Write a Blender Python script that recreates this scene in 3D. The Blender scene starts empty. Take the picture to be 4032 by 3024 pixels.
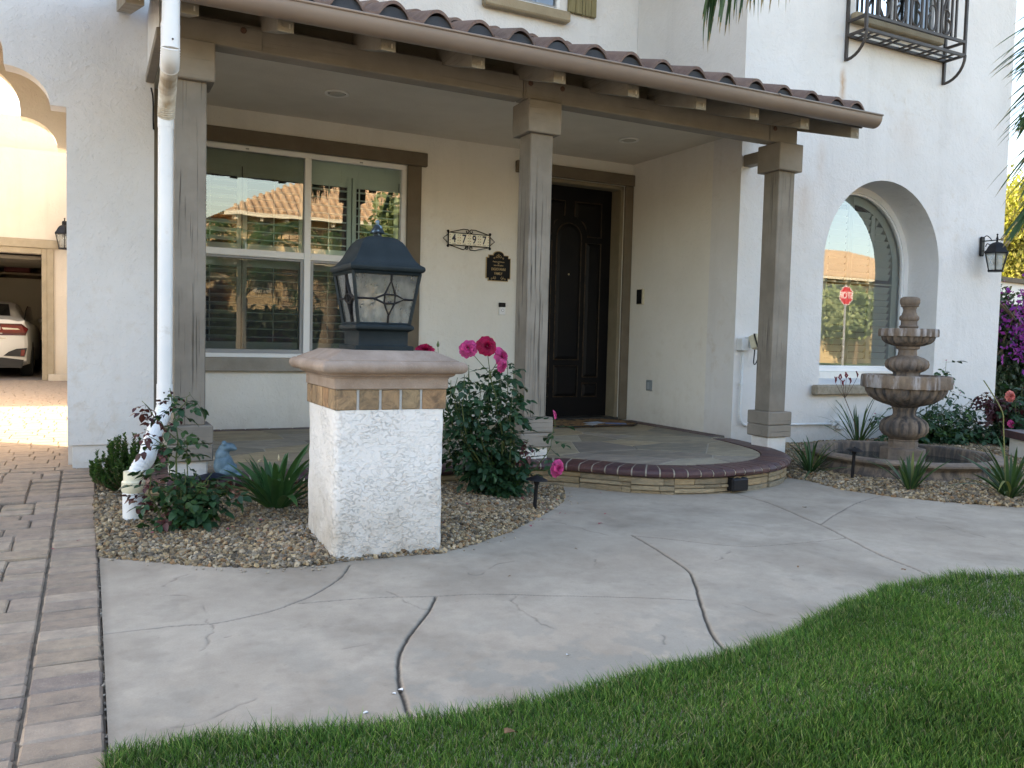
import bpy, bmesh, math, random
import numpy as np
from mathutils import Vector, Matrix, Euler, noise
from mathutils.geometry import tessellate_polygon
R = math.radians
rnd = random.Random(7)
rng = np.random.default_rng(7)
scn = bpy.context.scene
COL = scn.collection
PI = math.pi

# ---------------------------------------------------------------- camera
cam_d = bpy.data.cameras.new('camera')
cam = bpy.data.objects.new('camera', cam_d); COL.objects.link(cam)
cam_d.sensor_width = 36.0; cam_d.lens = 29.258
cam_d.clip_start = 0.02; cam_d.clip_end = 600
yaw, pitch, roll, CH = 0.4711, 0.0543, 0.025, 0.9191
_R = Vector((math.cos(yaw), -math.sin(yaw), 0)); _F0 = Vector((math.sin(yaw), math.cos(yaw), 0)); _Z = Vector((0, 0, 1))
_F = _F0*math.cos(pitch) - _Z*math.sin(pitch); _U = _F0*math.sin(pitch) + _Z*math.cos(pitch)
_x = _R*math.cos(roll) + _U*math.sin(roll); _y = _U*math.cos(roll) - _R*math.sin(roll)
m = Matrix((( _x.x, _y.x, -_F.x, 0), (_x.y, _y.y, -_F.y, 0), (_x.z, _y.z, -_F.z, CH), (0, 0, 0, 1)))
cam.matrix_world = m
scn.camera = cam

# ---------------------------------------------------------------- daylight: low sun from behind the house, front yard in open shade
SUN_EL, SUN_A = R(28), R(43)          # elevation; angle from -X towards +Y
sdir = Vector((-math.cos(SUN_A)*math.cos(SUN_EL), math.sin(SUN_A)*math.cos(SUN_EL), math.sin(SUN_EL)))
world = bpy.data.worlds.new('World'); scn.world = world; world.use_nodes = True
wn = world.node_tree; wn.nodes.clear()
sky = wn.nodes.new('ShaderNodeTexSky'); sky.sky_type = 'NISHITA'; sky.sun_disc = False
sky.sun_elevation = SUN_EL; sky.sun_rotation = math.atan2(sdir.x, sdir.y)
sky.air_density = 1.0; sky.dust_density = 1.6; sky.ozone_density = 1.0
bg = wn.nodes.new('ShaderNodeBackground'); bg.inputs['Strength'].default_value = 0.13
wo = wn.nodes.new('ShaderNodeOutputWorld')
wn.links.new(sky.outputs[0], bg.inputs[0]); wn.links.new(bg.outputs[0], wo.inputs[0])
sl = bpy.data.lights.new('sun', 'SUN'); sl.energy = 4.0; sl.angle = R(0.53); sl.color = (1.0, 0.89, 0.75)
so = bpy.data.objects.new('sun', sl); COL.objects.link(so)
so.rotation_euler = sdir.to_track_quat('Z', 'Y').to_euler(); so.location = (0, 0, 30)
vs = scn.view_settings; vs.view_transform = 'Standard'; vs.look = 'None'; vs.gamma = 1.0; vs.use_curve_mapping = False
vs.exposure = 2.5
vs.use_white_balance = True; vs.white_balance_temperature = 7750; vs.white_balance_tint = 11
scn.cycles.max_bounces = 10; scn.cycles.diffuse_bounces = 5; scn.cycles.glossy_bounces = 4
scn.cycles.transparent_max_bounces = 16; scn.cycles.transmission_bounces = 6
scn.cycles.caustics_reflective = False; scn.cycles.caustics_refractive = False
scn.cycles.sample_clamp_indirect = 6

# ---------------------------------------------------------------- materials
def ramp(nt, fac, stops):
    r = nt.nodes.new('ShaderNodeValToRGB'); e = r.color_ramp.elements
    while len(e) < len(stops): e.new(0.5)
    for k, (p, c) in enumerate(stops):
        e[k].position = p; e[k].color = (*c, 1) if len(c) == 3 else c
    nt.links.new(fac, r.inputs[0]); return r.outputs[0]
def noise_tex(nt, vec, scale, detail=5, rough=.6, dist=0.0):
    n = nt.nodes.new('ShaderNodeTexNoise'); n.inputs['Scale'].default_value = scale
    n.inputs['Detail'].default_value = detail; n.inputs['Roughness'].default_value = rough; n.inputs['Distortion'].default_value = dist
    if vec is not None: nt.links.new(vec, n.inputs['Vector'])
    return n
def mixc(nt, fac, a, b, mode='MIX'):
    n = nt.nodes.new('ShaderNodeMix'); n.data_type = 'RGBA'; n.blend_type = mode
    for s, v in ((n.inputs[0], fac), (n.inputs[6], a), (n.inputs[7], b)):
        if isinstance(v, (int, float)): s.default_value = v
        elif isinstance(v, tuple): s.default_value = (*v, 1)
        else: nt.links.new(v, s)
    return n.outputs[2]
def mapping(nt, vec, sc=(1, 1, 1), loc=(0, 0, 0)):
    n = nt.nodes.new('ShaderNodeMapping'); n.inputs['Scale'].default_value = sc; n.inputs['Location'].default_value = loc
    nt.links.new(vec, n.inputs['Vector']); return n.outputs[0]
def new_mat(name):
    m = bpy.data.materials.new(name); m.use_nodes = True; nt = m.node_tree
    b = nt.nodes['Principled BSDF']; g = nt.nodes.new('ShaderNodeNewGeometry'); return m, nt, b, g.outputs['Position']
def bump(nt, b, hts, dist=0.01, strength=1.0, prev=None):
    n = nt.nodes.new('ShaderNodeBump'); n.inputs['Distance'].default_value = dist; n.inputs['Strength'].default_value = strength
    nt.links.new(hts, n.inputs['Height'])
    if prev is not None: nt.links.new(prev, n.inputs['Normal'])
    nt.links.new(n.outputs[0], b.inputs['Normal']); return n.outputs[0]
def rand_hue(nt, cols):
    oi = nt.nodes.new('ShaderNodeObjectInfo')
    n = len(cols); st = [(i/max(1, n-1), c) for i, c in enumerate(cols)]
    return ramp(nt, oi.outputs['Random'], st)
def M(name, c1, c2=None, sc=6.0, rough=.75, bd=0.0, bs=60, spec=.35, metal=0.0, stretch=(1, 1, 1), pos=(.35, .65), extra=None):
    """general surface: two tones mixed by noise, fine relief"""
    m, nt, b, P = new_mat(name)
    v = mapping(nt, P, stretch)
    if c2:
        n = noise_tex(nt, v, sc)
        col = ramp(nt, n.outputs[0], [(pos[0], c1), (pos[1], c2)])
        if extra: col = extra(nt, P, col)
        nt.links.new(col, b.inputs['Base Color'])
    else: b.inputs['Base Color'].default_value = (*c1, 1)
    b.inputs['Roughness'].default_value = rough; b.inputs['Specular IOR Level'].default_value = spec; b.inputs['Metallic'].default_value = metal
    if bd:
        n2 = noise_tex(nt, v, bs, 6, .65); bump(nt, b, n2.outputs[0], bd)
    return m

def stucco(name, c1, c2, bd=.0035, bs=28, stain=(.52, .43, .32), stain_amt=.35, lace=False, streak=None):
    m, nt, b, P = new_mat(name)
    n = noise_tex(nt, P, 1.1, 5, .65)
    col = ramp(nt, n.outputs[0], [(.32, c1), (.68, c2)])
    nf = noise_tex(nt, P, 9, 6, .7)
    st = ramp(nt, nf.outputs[0], [(.52, (0, 0, 0)), (.75, (1, 1, 1))])
    n3 = noise_tex(nt, P, .8, 3, .5)
    st2 = ramp(nt, n3.outputs[0], [(.48, (0, 0, 0)), (.70, (stain_amt,)*3)])
    fac = mixc(nt, 1.0, st, st2, 'MULTIPLY')
    col = mixc(nt, fac, col, stain)
    # long soft runs of weathering
    nr = noise_tex(nt, mapping(nt, P, (3.0, 3.0, .35)), 1.4, 4, .6)
    run = ramp(nt, nr.outputs[0], [(.55, (0, 0, 0)), (.80, (.22, .22, .22))])
    col = mixc(nt, run, col, tuple(x*.62 for x in c1))
    if streak:
        sxx = nt.nodes.new('ShaderNodeSeparateXYZ'); nt.links.new(P, sxx.inputs[0])
        def mth(op, a, b_=None, c=None):
            n_ = nt.nodes.new('ShaderNodeMath'); n_.operation = op
            for i_, v_ in enumerate((a, b_, c)):
                if v_ is None: continue
                if isinstance(v_, (int, float)): n_.inputs[i_].default_value = v_
                else: nt.links.new(v_, n_.inputs[i_])
            return n_.outputs[0]
        for (cx_, w_, z0_, z1_, am) in streak:
            dx = mth('ABSOLUTE', mth('ADD', mth('SUBTRACT', sxx.outputs[0], cx_), mth('MULTIPLY', mth('SUBTRACT', nf.outputs[0], .5), .10)))
            fx = mth('MAXIMUM', mth('SUBTRACT', 1.0, mth('DIVIDE', dx, w_)), 0.0)
            t_ = nt.nodes.new('ShaderNodeMapRange'); t_.interpolation_type = 'SMOOTHSTEP'; t_.inputs[1].default_value = z0_; t_.inputs[2].default_value = z1_; nt.links.new(sxx.outputs[2], t_.inputs[0])
            up_ = mth('LESS_THAN', sxx.outputs[2], z1_)
            t2_ = nt.nodes.new('ShaderNodeMapRange'); t2_.inputs[1].default_value = z1_; t2_.inputs[2].default_value = z1_-(z1_-z0_)*.3; nt.links.new(sxx.outputs[2], t2_.inputs[0])
            col = mixc(nt, mth('MULTIPLY', mth('MULTIPLY', mth('MULTIPLY', fx, t_.outputs[0]), t2_.outputs[0]), am), col, (.45, .27, .14))
    sp = noise_tex(nt, P, 95, 2, .5)
    spk = ramp(nt, sp.outputs[0], [(.70, (0, 0, 0)), (.78, (.5, .5, .5))])
    col = mixc(nt, spk, col, tuple(x*.5 for x in c1))
    # splash dirt near the ground
    sx = nt.nodes.new('ShaderNodeSeparateXYZ'); nt.links.new(P, sx.inputs[0])
    mr = nt.nodes.new('ShaderNodeMapRange'); mr.inputs[1].default_value = .02; mr.inputs[2].default_value = .34; mr.inputs[3].default_value = .95 if lace else .55; mr.inputs[4].default_value = 0
    nt.links.new(sx.outputs[2], mr.inputs[0])
    d = nt.nodes.new('ShaderNodeMath'); d.operation = 'MULTIPLY'; nt.links.new(mr.outputs[0], d.inputs[0]); nt.links.new(nf.outputs[0], d.inputs[1])
    col = mixc(nt, d.outputs[0], col, (.33, .27, .20))
    nt.links.new(col, b.inputs['Base Color']); b.inputs['Roughness'].default_value = .92; b.inputs['Specular IOR Level'].default_value = .15
    n4 = noise_tex(nt, P, bs, 5, .6, .4)
    pr = bump(nt, b, n4.outputs[0], bd)
    if lace:
        n5 = noise_tex(nt, mapping(nt, P, (1, 1, 1.9)), 24, 8, .66, .25)
        h = ramp(nt, n5.outputs[0], [(.46, (0, 0, 0)), (.485, (.8, .8, .8)), (.60, (1, 1, 1)), (.66, (.6, .6, .6))])
        msk = ramp(nt, noise_tex(nt, P, 6, 3, .5).outputs[0], [(.38, (.25, .25, .25)), (.60, (1, 1, 1))])
        h = mixc(nt, 1.0, h, msk, 'MULTIPLY'); bump(nt, b, h, .0038, .9, pr)
        crev = ramp(nt, n5.outputs[0], [(.435, (0, 0, 0)), (.462, (.16, .16, .16)), (.484, (0, 0, 0))])
        nt.links.new(mixc(nt, mixc(nt, 1.0, crev, msk, 'MULTIPLY'), col, (.50, .45, .40)), b.inputs['Base Color'])
    else:
        n5 = noise_tex(nt, P, 4.5, 4, .6, .8)
        pr2_ = bump(nt, b, n5.outputs[0], .012, .8, pr)
        n6 = noise_tex(nt, P, 34, 5, .6, .2); bump(nt, b, ramp(nt, n6.outputs[0], [(.54, (0, 0, 0)), (.66, (1, 1, 1))]), .0018, .8, pr2_)
    return m

def wood_paint(name, c1, c2, crack=.5, axis='z', worn=(.42, .38, .33)):
    m, nt, b, P = new_mat(name)
    s = {'z': (14, 14, .8), 'x': (.8, 14, 14), 'y': (14, .8, 14)}[axis]
    v = mapping(nt, P, s)
    n = noise_tex(nt, P, 4, 5, .6); col = ramp(nt, n.outputs[0], [(.35, c1), (.65, c2)])
    g = noise_tex(nt, v, 2.2, 7, .7, .3)
    g2 = noise_tex(nt, mapping(nt, P, {'z': (85, 85, 1.3), 'x': (1.3, 85, 85), 'y': (85, 1.3, 85)}[axis]), 1.3, 3, .55, .35)
    k = ramp(nt, g2.outputs[0], [(.33, (1, 1, 1)), (.40, (0, 0, 0))])
    nb = noise_tex(nt, P, 1.6, 3, .5); msk = ramp(nt, nb.outputs[0], [(.40, (0, 0, 0)), (.62, (crack,)*3)])
    f = mixc(nt, 1.0, k, msk, 'MULTIPLY'); col = mixc(nt, f, col, tuple(x*.22 for x in c1))
    w = ramp(nt, g.outputs[0], [(.60, (0, 0, 0)), (.72, (.25, .25, .25))]); col = mixc(nt, mixc(nt, 1.0, w, msk, 'MULTIPLY'), col, worn)
    nt.links.new(col, b.inputs['Base Color']); b.inputs['Roughness'].default_value = .72; b.inputs['Specular IOR Level'].default_value = .25
    pr = bump(nt, b, g.outputs[0], .0025, .6)
    inv = nt.nodes.new('ShaderNodeInvert'); nt.links.new(f, inv.inputs['Color'])
    bump(nt, b, inv.outputs[0], .007, 1.0, pr)
    return m

def glass_mat(name, tint=(.86, .90, .89), ior=1.75, rough=0.0, wav=.0012):
    m, nt, b, P = new_mat(name); nt.nodes.remove(b)
    out = nt.nodes['Material Output']
    t = nt.nodes.new('ShaderNodeBsdfTransparent'); t.inputs[0].default_value = (*tint, 1)
    g = nt.nodes.new('ShaderNodeBsdfGlossy'); g.inputs['Roughness'].default_value = rough; g.inputs[0].default_value = (.96, .98, 1, 1)
    f = nt.nodes.new('ShaderNodeFresnel'); f.inputs[0].default_value = ior
    n = noise_tex(nt, P, 2.2, 2, .5); bp = nt.nodes.new('ShaderNodeBump'); bp.inputs['Distance'].default_value = wav
    nt.links.new(n.outputs[0], bp.inputs['Height']); nt.links.new(bp.outputs[0], g.inputs['Normal'])
    x = nt.nodes.new('ShaderNodeMixShader'); nt.links.new(f.outputs[0], x.inputs[0]); nt.links.new(t.outputs[0], x.inputs[1]); nt.links.new(g.outputs[0], x.inputs[2])
    nt.links.new(x.outputs[0], out.inputs[0]); return m

def leaf_mat(name, cols, rough=.45, trans=.25, vein=True):
    m, nt, b, P = new_mat(name)
    oi = nt.nodes.new('ShaderNodeObjectInfo'); n = noise_tex(nt, P, 11, 3, .6)
    ad = nt.nodes.new('ShaderNodeMath'); ad.operation = 'MULTIPLY_ADD'; ad.inputs[1].default_value = .75
    nt.links.new(n.outputs[0], ad.inputs[0]); s = nt.nodes.new('ShaderNodeMath'); s.operation = 'MULTIPLY'; s.inputs[1].default_value = .45
    nt.links.new(oi.outputs['Random'], s.inputs[0]); nt.links.new(s.outputs[0], ad.inputs[2])
    k = len(cols); col = ramp(nt, ad.outputs[0], [(.22+.6*i/max(1, k-1), c) for i, c in enumerate(cols)])
    nt.links.new(col, b.inputs['Base Color']); b.inputs['Roughness'].default_value = rough; b.inputs['Specular IOR Level'].default_value = .35
    out = nt.nodes['Material Output']; t = nt.nodes.new('ShaderNodeBsdfTranslucent'); nt.links.new(mixc(nt, 1.0, col, (1.0, 1.2, .5), 'MULTIPLY'), t.inputs[0])
    x = nt.nodes.new('ShaderNodeMixShader'); x.inputs[0].default_value = trans
    nt.links.new(b.outputs[0], x.inputs[1]); nt.links.new(t.outputs[0], x.inputs[2]); nt.links.new(x.outputs[0], out.inputs[0])
    return m

def attr_mat(name, rough=.85, bs=120, bd=.002, mul=((.72, .72, .72), (1.12, 1.1, 1.08)), trans=0.0, spec=.2):
    m, nt, b, P = new_mat(name)
    a = nt.nodes.new('ShaderNodeAttribute'); a.attribute_name = 'col'
    col = a.outputs['Color']
    n = noise_tex(nt, P, bs, 3, .6); col = mixc(nt, 1.0, col, ramp(nt, n.outputs[0], [(.3, mul[0]), (.7, mul[1])]), 'MULTIPLY')
    nt.links.new(col, b.inputs['Base Color']); b.inputs['Roughness'].default_value = rough; b.inputs['Specular IOR Level'].default_value = spec
    if bd: bump(nt, b, n.outputs[0], bd)
    if trans:
        out = nt.nodes['Material Output']; t = nt.nodes.new('ShaderNodeBsdfTranslucent'); nt.links.new(col, t.inputs[0])
        x = nt.nodes.new('ShaderNodeMixShader'); x.inputs[0].default_value = trans
        nt.links.new(b.outputs[0], x.inputs[1]); nt.links.new(t.outputs[0], x.inputs[2]); nt.links.new(x.outputs[0], out.inputs[0])
    return m

# ---------------------------------------------------------------- mesh helpers
class MB:
    def __init__(s): s.v = []; s.f = []; s.m = []
    def add(s, vs, fs, mi=0):
        o = len(s.v); s.v += [tuple(p) for p in vs]; s.f += [tuple(i+o for i in f) for f in fs]; s.m += [mi]*len(fs); return s
    def box(s, x0, x1, y0, y1, z0, z1, b=0.0, mi=0, mat=None):
        if b <= 0:
            vs = [(x, y, z) for x in (x0, x1) for y in (y0, y1) for z in (z0, z1)]
            fs = [(0, 1, 3, 2), (4, 6, 7, 5), (0, 4, 5, 1), (2, 3, 7, 6), (0, 2, 6, 4), (1, 5, 7, 3)]
        else:
            vs = []; idx = {}
            X = (x0, x1); Y = (y0, y1); Z = (z0, z1)
            for i in (0, 1):
                for j in (0, 1):
                    for k in (0, 1):
                        sx, sy, sz = (1 if i == 0 else -1), (1 if j == 0 else -1), (1 if k == 0 else -1)
                        for a in range(3):
                            p = [X[i]+sx*b, Y[j]+sy*b, Z[k]+sz*b]; p[a] = (X[i], Y[j], Z[k])[a]
                            idx[(i, j, k, a)] = len(vs); vs.append(tuple(p))
            fs = []
            for a in range(3):
                for side in (0, 1):
                    oth = [q for q in range(3) if q != a]; ring = []
                    for (p, q) in ((0, 0), (1, 0), (1, 1), (0, 1)):
                        c = [0, 0, 0]; c[a] = side; c[oth[0]] = p; c[oth[1]] = q; ring.append(idx[(*c, a)])
                    if (side == 0) != (a == 1): ring = ring[::-1]
                    fs.append(tuple(ring))
            for a in range(3):
                oth = [q for q in range(3) if q != a]
                for p in (0, 1):
                    for q in (0, 1):
                        c0 = [0, 0, 0]; c0[oth[0]] = p; c0[oth[1]] = q; c1 = list(c0); c1[a] = 1
                        r = [idx[(*c0, oth[0])], idx[(*c1, oth[0])], idx[(*c1, oth[1])], idx[(*c0, oth[1])]]
                        fs.append(tuple(r))
            for i in (0, 1):
                for j in (0, 1):
                    for k in (0, 1): fs.append((idx[(i, j, k, 0)], idx[(i, j, k, 1)], idx[(i, j, k, 2)]))
        if mat is not None: vs = [tuple(mat @ Vector(p)) for p in vs]
        return s.add(vs, fs, mi)
    def tube(s, pts, r, n=8, mi=0, caps=True):
        pts = [Vector(p) for p in pts]; k = len(pts); rr = r if isinstance(r, (list, tuple)) else [r]*k
        up = None; vs = []; fs = []
        for i, p in enumerate(pts):
            d = (pts[min(i+1, k-1)]-pts[max(i-1, 0)])
            if d.length < 1e-9: d = Vector((0, 0, 1))
            d.normalize()
            if up is None:
                up = Vector((0, 0, 1)) if abs(d.z) < .9 else Vector((0, 1, 0))
            a = d.cross(up)
            if a.length < 1e-6: a = d.cross(Vector((1, 0, 0)))
            a.normalize(); up = a.cross(d).normalized()
            for j in range(n):
                t = 2*PI*j/n; vs.append(p + (a*math.cos(t)+up*math.sin(t))*rr[i])
        for i in range(k-1):
            for j in range(n): fs.append((i*n+j, i*n+(j+1) % n, (i+1)*n+(j+1) % n, (i+1)*n+j))
        if caps: fs.append(tuple(range(n))[::-1]); fs.append(tuple((k-1)*n+j for j in range(n)))
        return s.add(vs, fs, mi)
    def lathe(s, prof, c=(0, 0, 0), n=32, a0=0.0, rip=None, mi=0, close=True):
        vs = []; fs = []; k = len(prof)
        for (r, z) in prof:
            for j in range(n):
                t = a0+2*PI*j/n; q = r*(rip(t, r, z) if rip else 1.0)
                vs.append((c[0]+q*math.cos(t), c[1]+q*math.sin(t), c[2]+z))
        for i in range(k-1):
            for j in range(n): fs.append((i*n+j, i*n+(j+1) % n, (i+1)*n+(j+1) % n, (i+1)*n+j))
        if close: fs.append(tuple(range(n))[::-1]); fs.append(tuple((k-1)*n+j for j in range(n)))
        return s.add(vs, fs, mi)
    def square(s, prof, c=(0, 0), mi=0):      # four-sided stack of half-widths
        return s.lathe([(h*math.sqrt(2), z) for h, z in prof], (c[0], c[1], 0), 4, PI/4, mi=mi)
    def prism(s, loops, y0, y1, axis='y', mi=0):
        """2D loops (first outer, rest holes) extruded; axis y: (x,z), axis z: (x,y), axis x: (y,z)"""
        def P(p, t): return {'y': (p[0], t, p[1]), 'z': (p[0], p[1], t), 'x': (t, p[0], p[1])}[axis]
        flat = [q for l in loops for q in l]; nn = len(flat)
        tri = tessellate_polygon([[Vector((q[0], q[1], 0)) for q in l] for l in loops])
        vs = [P(q, y0) for q in flat]+[P(q, y1) for q in flat]
        fs = [tuple(t) for t in tri]+[tuple(i+nn for i in t)[::-1] for t in tri]
        o = 0
        for l in loops:
            k = len(l)
            for i in range(k): fs.append((o+i, o+(i+1) % k, nn+o+(i+1) % k, nn+o+i))
            o += k
        return s.add(vs, fs, mi)
    def build(s, name, mats, parent=None, smooth=False, recalc=True, angle=None):
        me = bpy.data.meshes.new(name); me.from_pydata(s.v, [], s.f)
        mats = mats if isinstance(mats, (list, tuple)) else [mats]
        for q in mats: me.materials.append(q)
        if len(mats) > 1: me.polygons.foreach_set('material_index', s.m)
        if recalc:
            bm = bmesh.new(); bm.from_mesh(me); bmesh.ops.recalc_face_normals(bm, faces=bm.faces); bm.to_mesh(me); bm.free()
        if smooth:
            me.polygons.foreach_set('use_smooth', [True]*len(me.polygons))
            if angle is not None: me.set_sharp_from_angle(angle=R(angle))
        me.update()
        return link(name, me, parent)
def link(name, data, parent=None, loc=None, mat=None):
    o = bpy.data.objects.new(name, data); COL.objects.link(o)
    if parent is not None: o.parent = parent
    if loc is not None: o.location = loc
    if mat is not None: o.matrix_local = mat
    return o
def tag(o, label=None, cat=None, group=None, kind=None):
    if label: o['label'] = label
    if cat: o['category'] = cat
    if group: o['group'] = group
    if kind: o['kind'] = kind
    return o
def thing(name, label, cat, group=None):
    return tag(link(name, None), label, cat, group)
def fast_mesh(name, V, F, mat, parent=None, col=None, smooth=True, mi=None):
    """V (n,3), F (m,k) numpy; col (n,3) point colours"""
    me = bpy.data.meshes.new(name); k = F.shape[1]
    me.vertices.add(len(V)); me.vertices.foreach_set('co', V.astype(np.float32).ravel())
    me.loops.add(F.size); me.loops.foreach_set('vertex_index', F.astype(np.int32).ravel())
    me.polygons.add(len(F)); me.polygons.foreach_set('loop_start', np.arange(0, F.size, k, dtype=np.int32))
    try: me.polygons.foreach_set('loop_total', np.full(len(F), k, dtype=np.int32))
    except Exception: pass
    me.polygons.foreach_set('use_smooth', np.full(len(F), smooth))
    for q in (mat if isinstance(mat, (list, tuple)) else [mat]): me.materials.append(q)
    if mi is not None: me.polygons.foreach_set('material_index', mi.astype(np.int32))
    me.update(calc_edges=True)
    if col is not None:
        a = me.attributes.new('col', 'FLOAT_COLOR', 'POINT')
        a.data.foreach_set('color', np.c_[col, np.ones(len(col))].astype(np.float32).ravel())
    return link(name, me, parent)
def in_poly(x, y, poly):
    x = np.asarray(x); y = np.asarray(y); ins = np.zeros(x.shape, bool); n = len(poly)
    for i in range(n):
        x0, y0 = poly[i]; x1, y1 = poly[(i+1) % n]
        c = ((y0 > y) != (y1 > y))
        with np.errstate(divide='ignore', invalid='ignore'):
            ins ^= c & (x < (x1-x0)*(y-y0)/((y1-y0) if y1 != y0 else 1e-12)+x0)
    return ins
def arc(cx, cy, r, a0, a1, n):
    return [(cx+r*math.cos(R(a0+(a1-a0)*i/n)), cy+r*math.sin(R(a0+(a1-a0)*i/n))) for i in range(n+1)]
def smooth_path(pts, n=6):
    pts = [Vector(p) for p in pts]; out = []
    for i in range(len(pts)-1):
        p0 = pts[max(i-1, 0)]; p1 = pts[i]; p2 = pts[i+1]; p3 = pts[min(i+2, len(pts)-1)]
        for k in range(n):
            t = k/n; out.append(.5*((2*p1)+(p2-p0)*t+(2*p0-5*p1+4*p2-p3)*t*t+(3*p1-p0-3*p2+p3)*t**3))
    out.append(pts[-1]); return out
# ================================================================ materials
ST_FRONT = stucco('stucco_cream', (.675, .665, .655), (.75, .745, .745), stain_amt=.5, streak=[(6.39, .055, 3.0, 3.60, 1.1), (5.95, .18, 1.6, 2.55, .35), (7.3, .3, 2.6, 3.3, .22), (6.15, .10, 2.2, 2.9, .3)])
ST_PORCH = stucco('stucco_porch', (.74, .715, .66), (.80, .78, .735), stain_amt=.3)
ST_GARAGE = stucco('stucco_pink_cream', (.60, .53, .44), (.65, .58, .49), stain_amt=.1)
ST_PED = stucco('stucco_white_lace', (.76, .745, .73), (.82, .81, .80), bd=.004, stain=(.60, .48, .34), stain_amt=.5, lace=True)
WHITEWASH = stucco('white_plinth_paint', (.80, .79, .77), (.84, .83, .82), bd=.003, stain_amt=.3)
TRIM = M('taupe_trim_paint', (.135, .108, .077), (.165, .135, .10), 5, .8, .004, 70)
TRIM2 = M('tan_trim_stucco', (.31, .255, .175), (.37, .31, .22), 6, .9, .006, 60)
SILLM = M('grey_sill_paint', (.27, .245, .21), (.34, .31, .27), 5, .85, .006, 60)
POST = wood_paint('weathered_post_paint', (.21, .186, .158), (.275, .248, .213), .95, 'z')
POSTCAP = wood_paint('post_block_paint', (.235, .21, .18), (.295, .265, .23), .45, 'x')
BEAM = wood_paint('beam_paint', (.24, .212, .178), (.30, .268, .226), .25, 'x')
RAFT = wood_paint('rafter_paint', (.27, .245, .205), (.35, .32, .275), .3, 'y')
DECK = M('dark_deck_boards', (.09, .078, .068), (.12, .105, .092), 4, .85, .004, 50)
GUTM = M('gutter_brown_metal', (.225, .175, .145), (.255, .20, .165), 2, .42, 0, spec=.5)
PIPEM = M('white_downspout', (.74, .77, .80), (.82, .83, .84), 3, .38, 0, spec=.5,
          extra=lambda nt, P, c: mixc(nt, ramp(nt, noise_tex(nt, P, 9, 5, .7).outputs[0], [(.62, (0, 0, 0)), (.78, (.35, .35, .35))]), c, (.42, .36, .28)))
PIPEDIRT = M('downspout_stained_elbow', (.40, .33, .24), (.78, .76, .70), 9, .5, 0)
CREAMPVC = M('cream_pvc', (.76, .70, .50), (.80, .75, .58), 5, .45, 0, spec=.4)
VINYL = M('white_vinyl_frame', (.80, .81, .82), (.84, .85, .86), 2, .4, 0, spec=.4)
SCREENF = M('grey_screen_frame', (.30, .31, .32), (.34, .35, .36), 2, .5)
SHUT = M('shutter_white', (.70, .80, .77), (.76, .84, .81), 2, .55)
SHUTIN = M('shutter_white_dim', (.62, .66, .66), (.68, .71, .71), 2, .6)
GLASS = glass_mat('window_glass', (.78, .85, .83), 2.25, 0, .0005)
GLASSA = glass_mat('arched_window_glass', (.94, .98, .97), 2.4, 0, .00006)
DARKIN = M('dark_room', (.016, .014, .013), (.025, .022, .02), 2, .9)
CEIL = M('porch_ceiling_plaster', (.66, .61, .53), (.72, .67, .59), 3, .9, .004, 60)
BLACK = M('black_metal', (.007, .007, .009), (.013, .013, .015), 8, .5, .0015, 120, spec=.25)
IRON = M('wrought_iron_paint', (.045, .038, .036), (.065, .056, .052), 12, .5, .001, 150, spec=.3)
LANT = M('lantern_bronze_green', (.011, .018, .022), (.018, .027, .031), 9, .55, .001, 200, spec=.18)
VERDI = M('verdigris_finial', (.015, .025, .032), (.22, .33, .42), 45, .6, 0, pos=(.50, .66), spec=.2)
DOORM = M('dark_door_paint', (.004, .004, .005), (.008, .007, .007), 3, .45, 0, spec=.14)
DOOREDGE = M('worn_door_moulding', (.012, .009, .006), (.05, .032, .018), 22, .5, 0, spec=.2)

# ================================================================ scale of the front yard (ground there lies lower than the porch base)
GZ = -.087; KK = 1.0947
def K(x, y, z=0.0): return (x*KK, y*KK, CH-(CH-z)*KK)
def K2(p): return (p[0]*KK, p[1]*KK)
def drive_z(y): return GZ if y < 4.0 else (GZ+(y-4.0)/2.2*(-GZ) if y < 6.2 else 0.0)

# ---- ground sheet to the horizon
SOIL = M('soil', (.10, .075, .05), (.16, .125, .09), 9, .95, .01, 40)
b = MB(); b.v = [(-250, -250, GZ-.10), (250, -250, GZ-.10), (250, 250, GZ-.10), (-250, 250, GZ-.10)]; b.f = [(0, 1, 2, 3)]
tag(b.build('ground', SOIL, recalc=False), kind='structure')

# ================================================================ stamped concrete walkway with scored joints
CR = {
 'a1': [(.041, 2.741), (.219, 2.737), (.326, 2.714), (.412, 2.721), (.573, 2.791), (.728, 2.91), (.853, 3.061), (.93, 3.22)],
 'big1': [(1.096, 2.71), (.985, 2.525), (.866, 2.36), (.792, 2.231), (.743, 2.086), (.706, 1.936), (.683, 1.797), (.67, 1.7)],
 'h1': [(.64, 2.812), (.78, 2.796), (.938, 2.768), (1.099, 2.717), (1.235, 2.685), (1.366, 2.623), (1.656, 2.48), (1.939, 2.31)],
 'big2': [(2.302, 3.227), (2.238, 2.903), (2.166, 2.643), (2.082, 2.493), (1.971, 2.331), (1.852, 2.163), (1.757, 2.012), (1.703, 1.893), (1.666, 1.792), (1.64, 1.7)],
 'mid': [(2.301, 3.214), (2.427, 3.081), (2.622, 2.881), (2.895, 2.812), (3.251, 2.797)],
 'diag': [(3.56, 3.9), (3.52, 3.55), (3.374, 3.093), (3.248, 2.785), (3.129, 2.496), (3.071, 2.281), (3.027, 2.123), (2.98, 1.95)],
 'br': [(3.368, 3.057), (3.647, 3.217), (4.1, 3.439), (4.4, 3.52)]}
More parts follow.
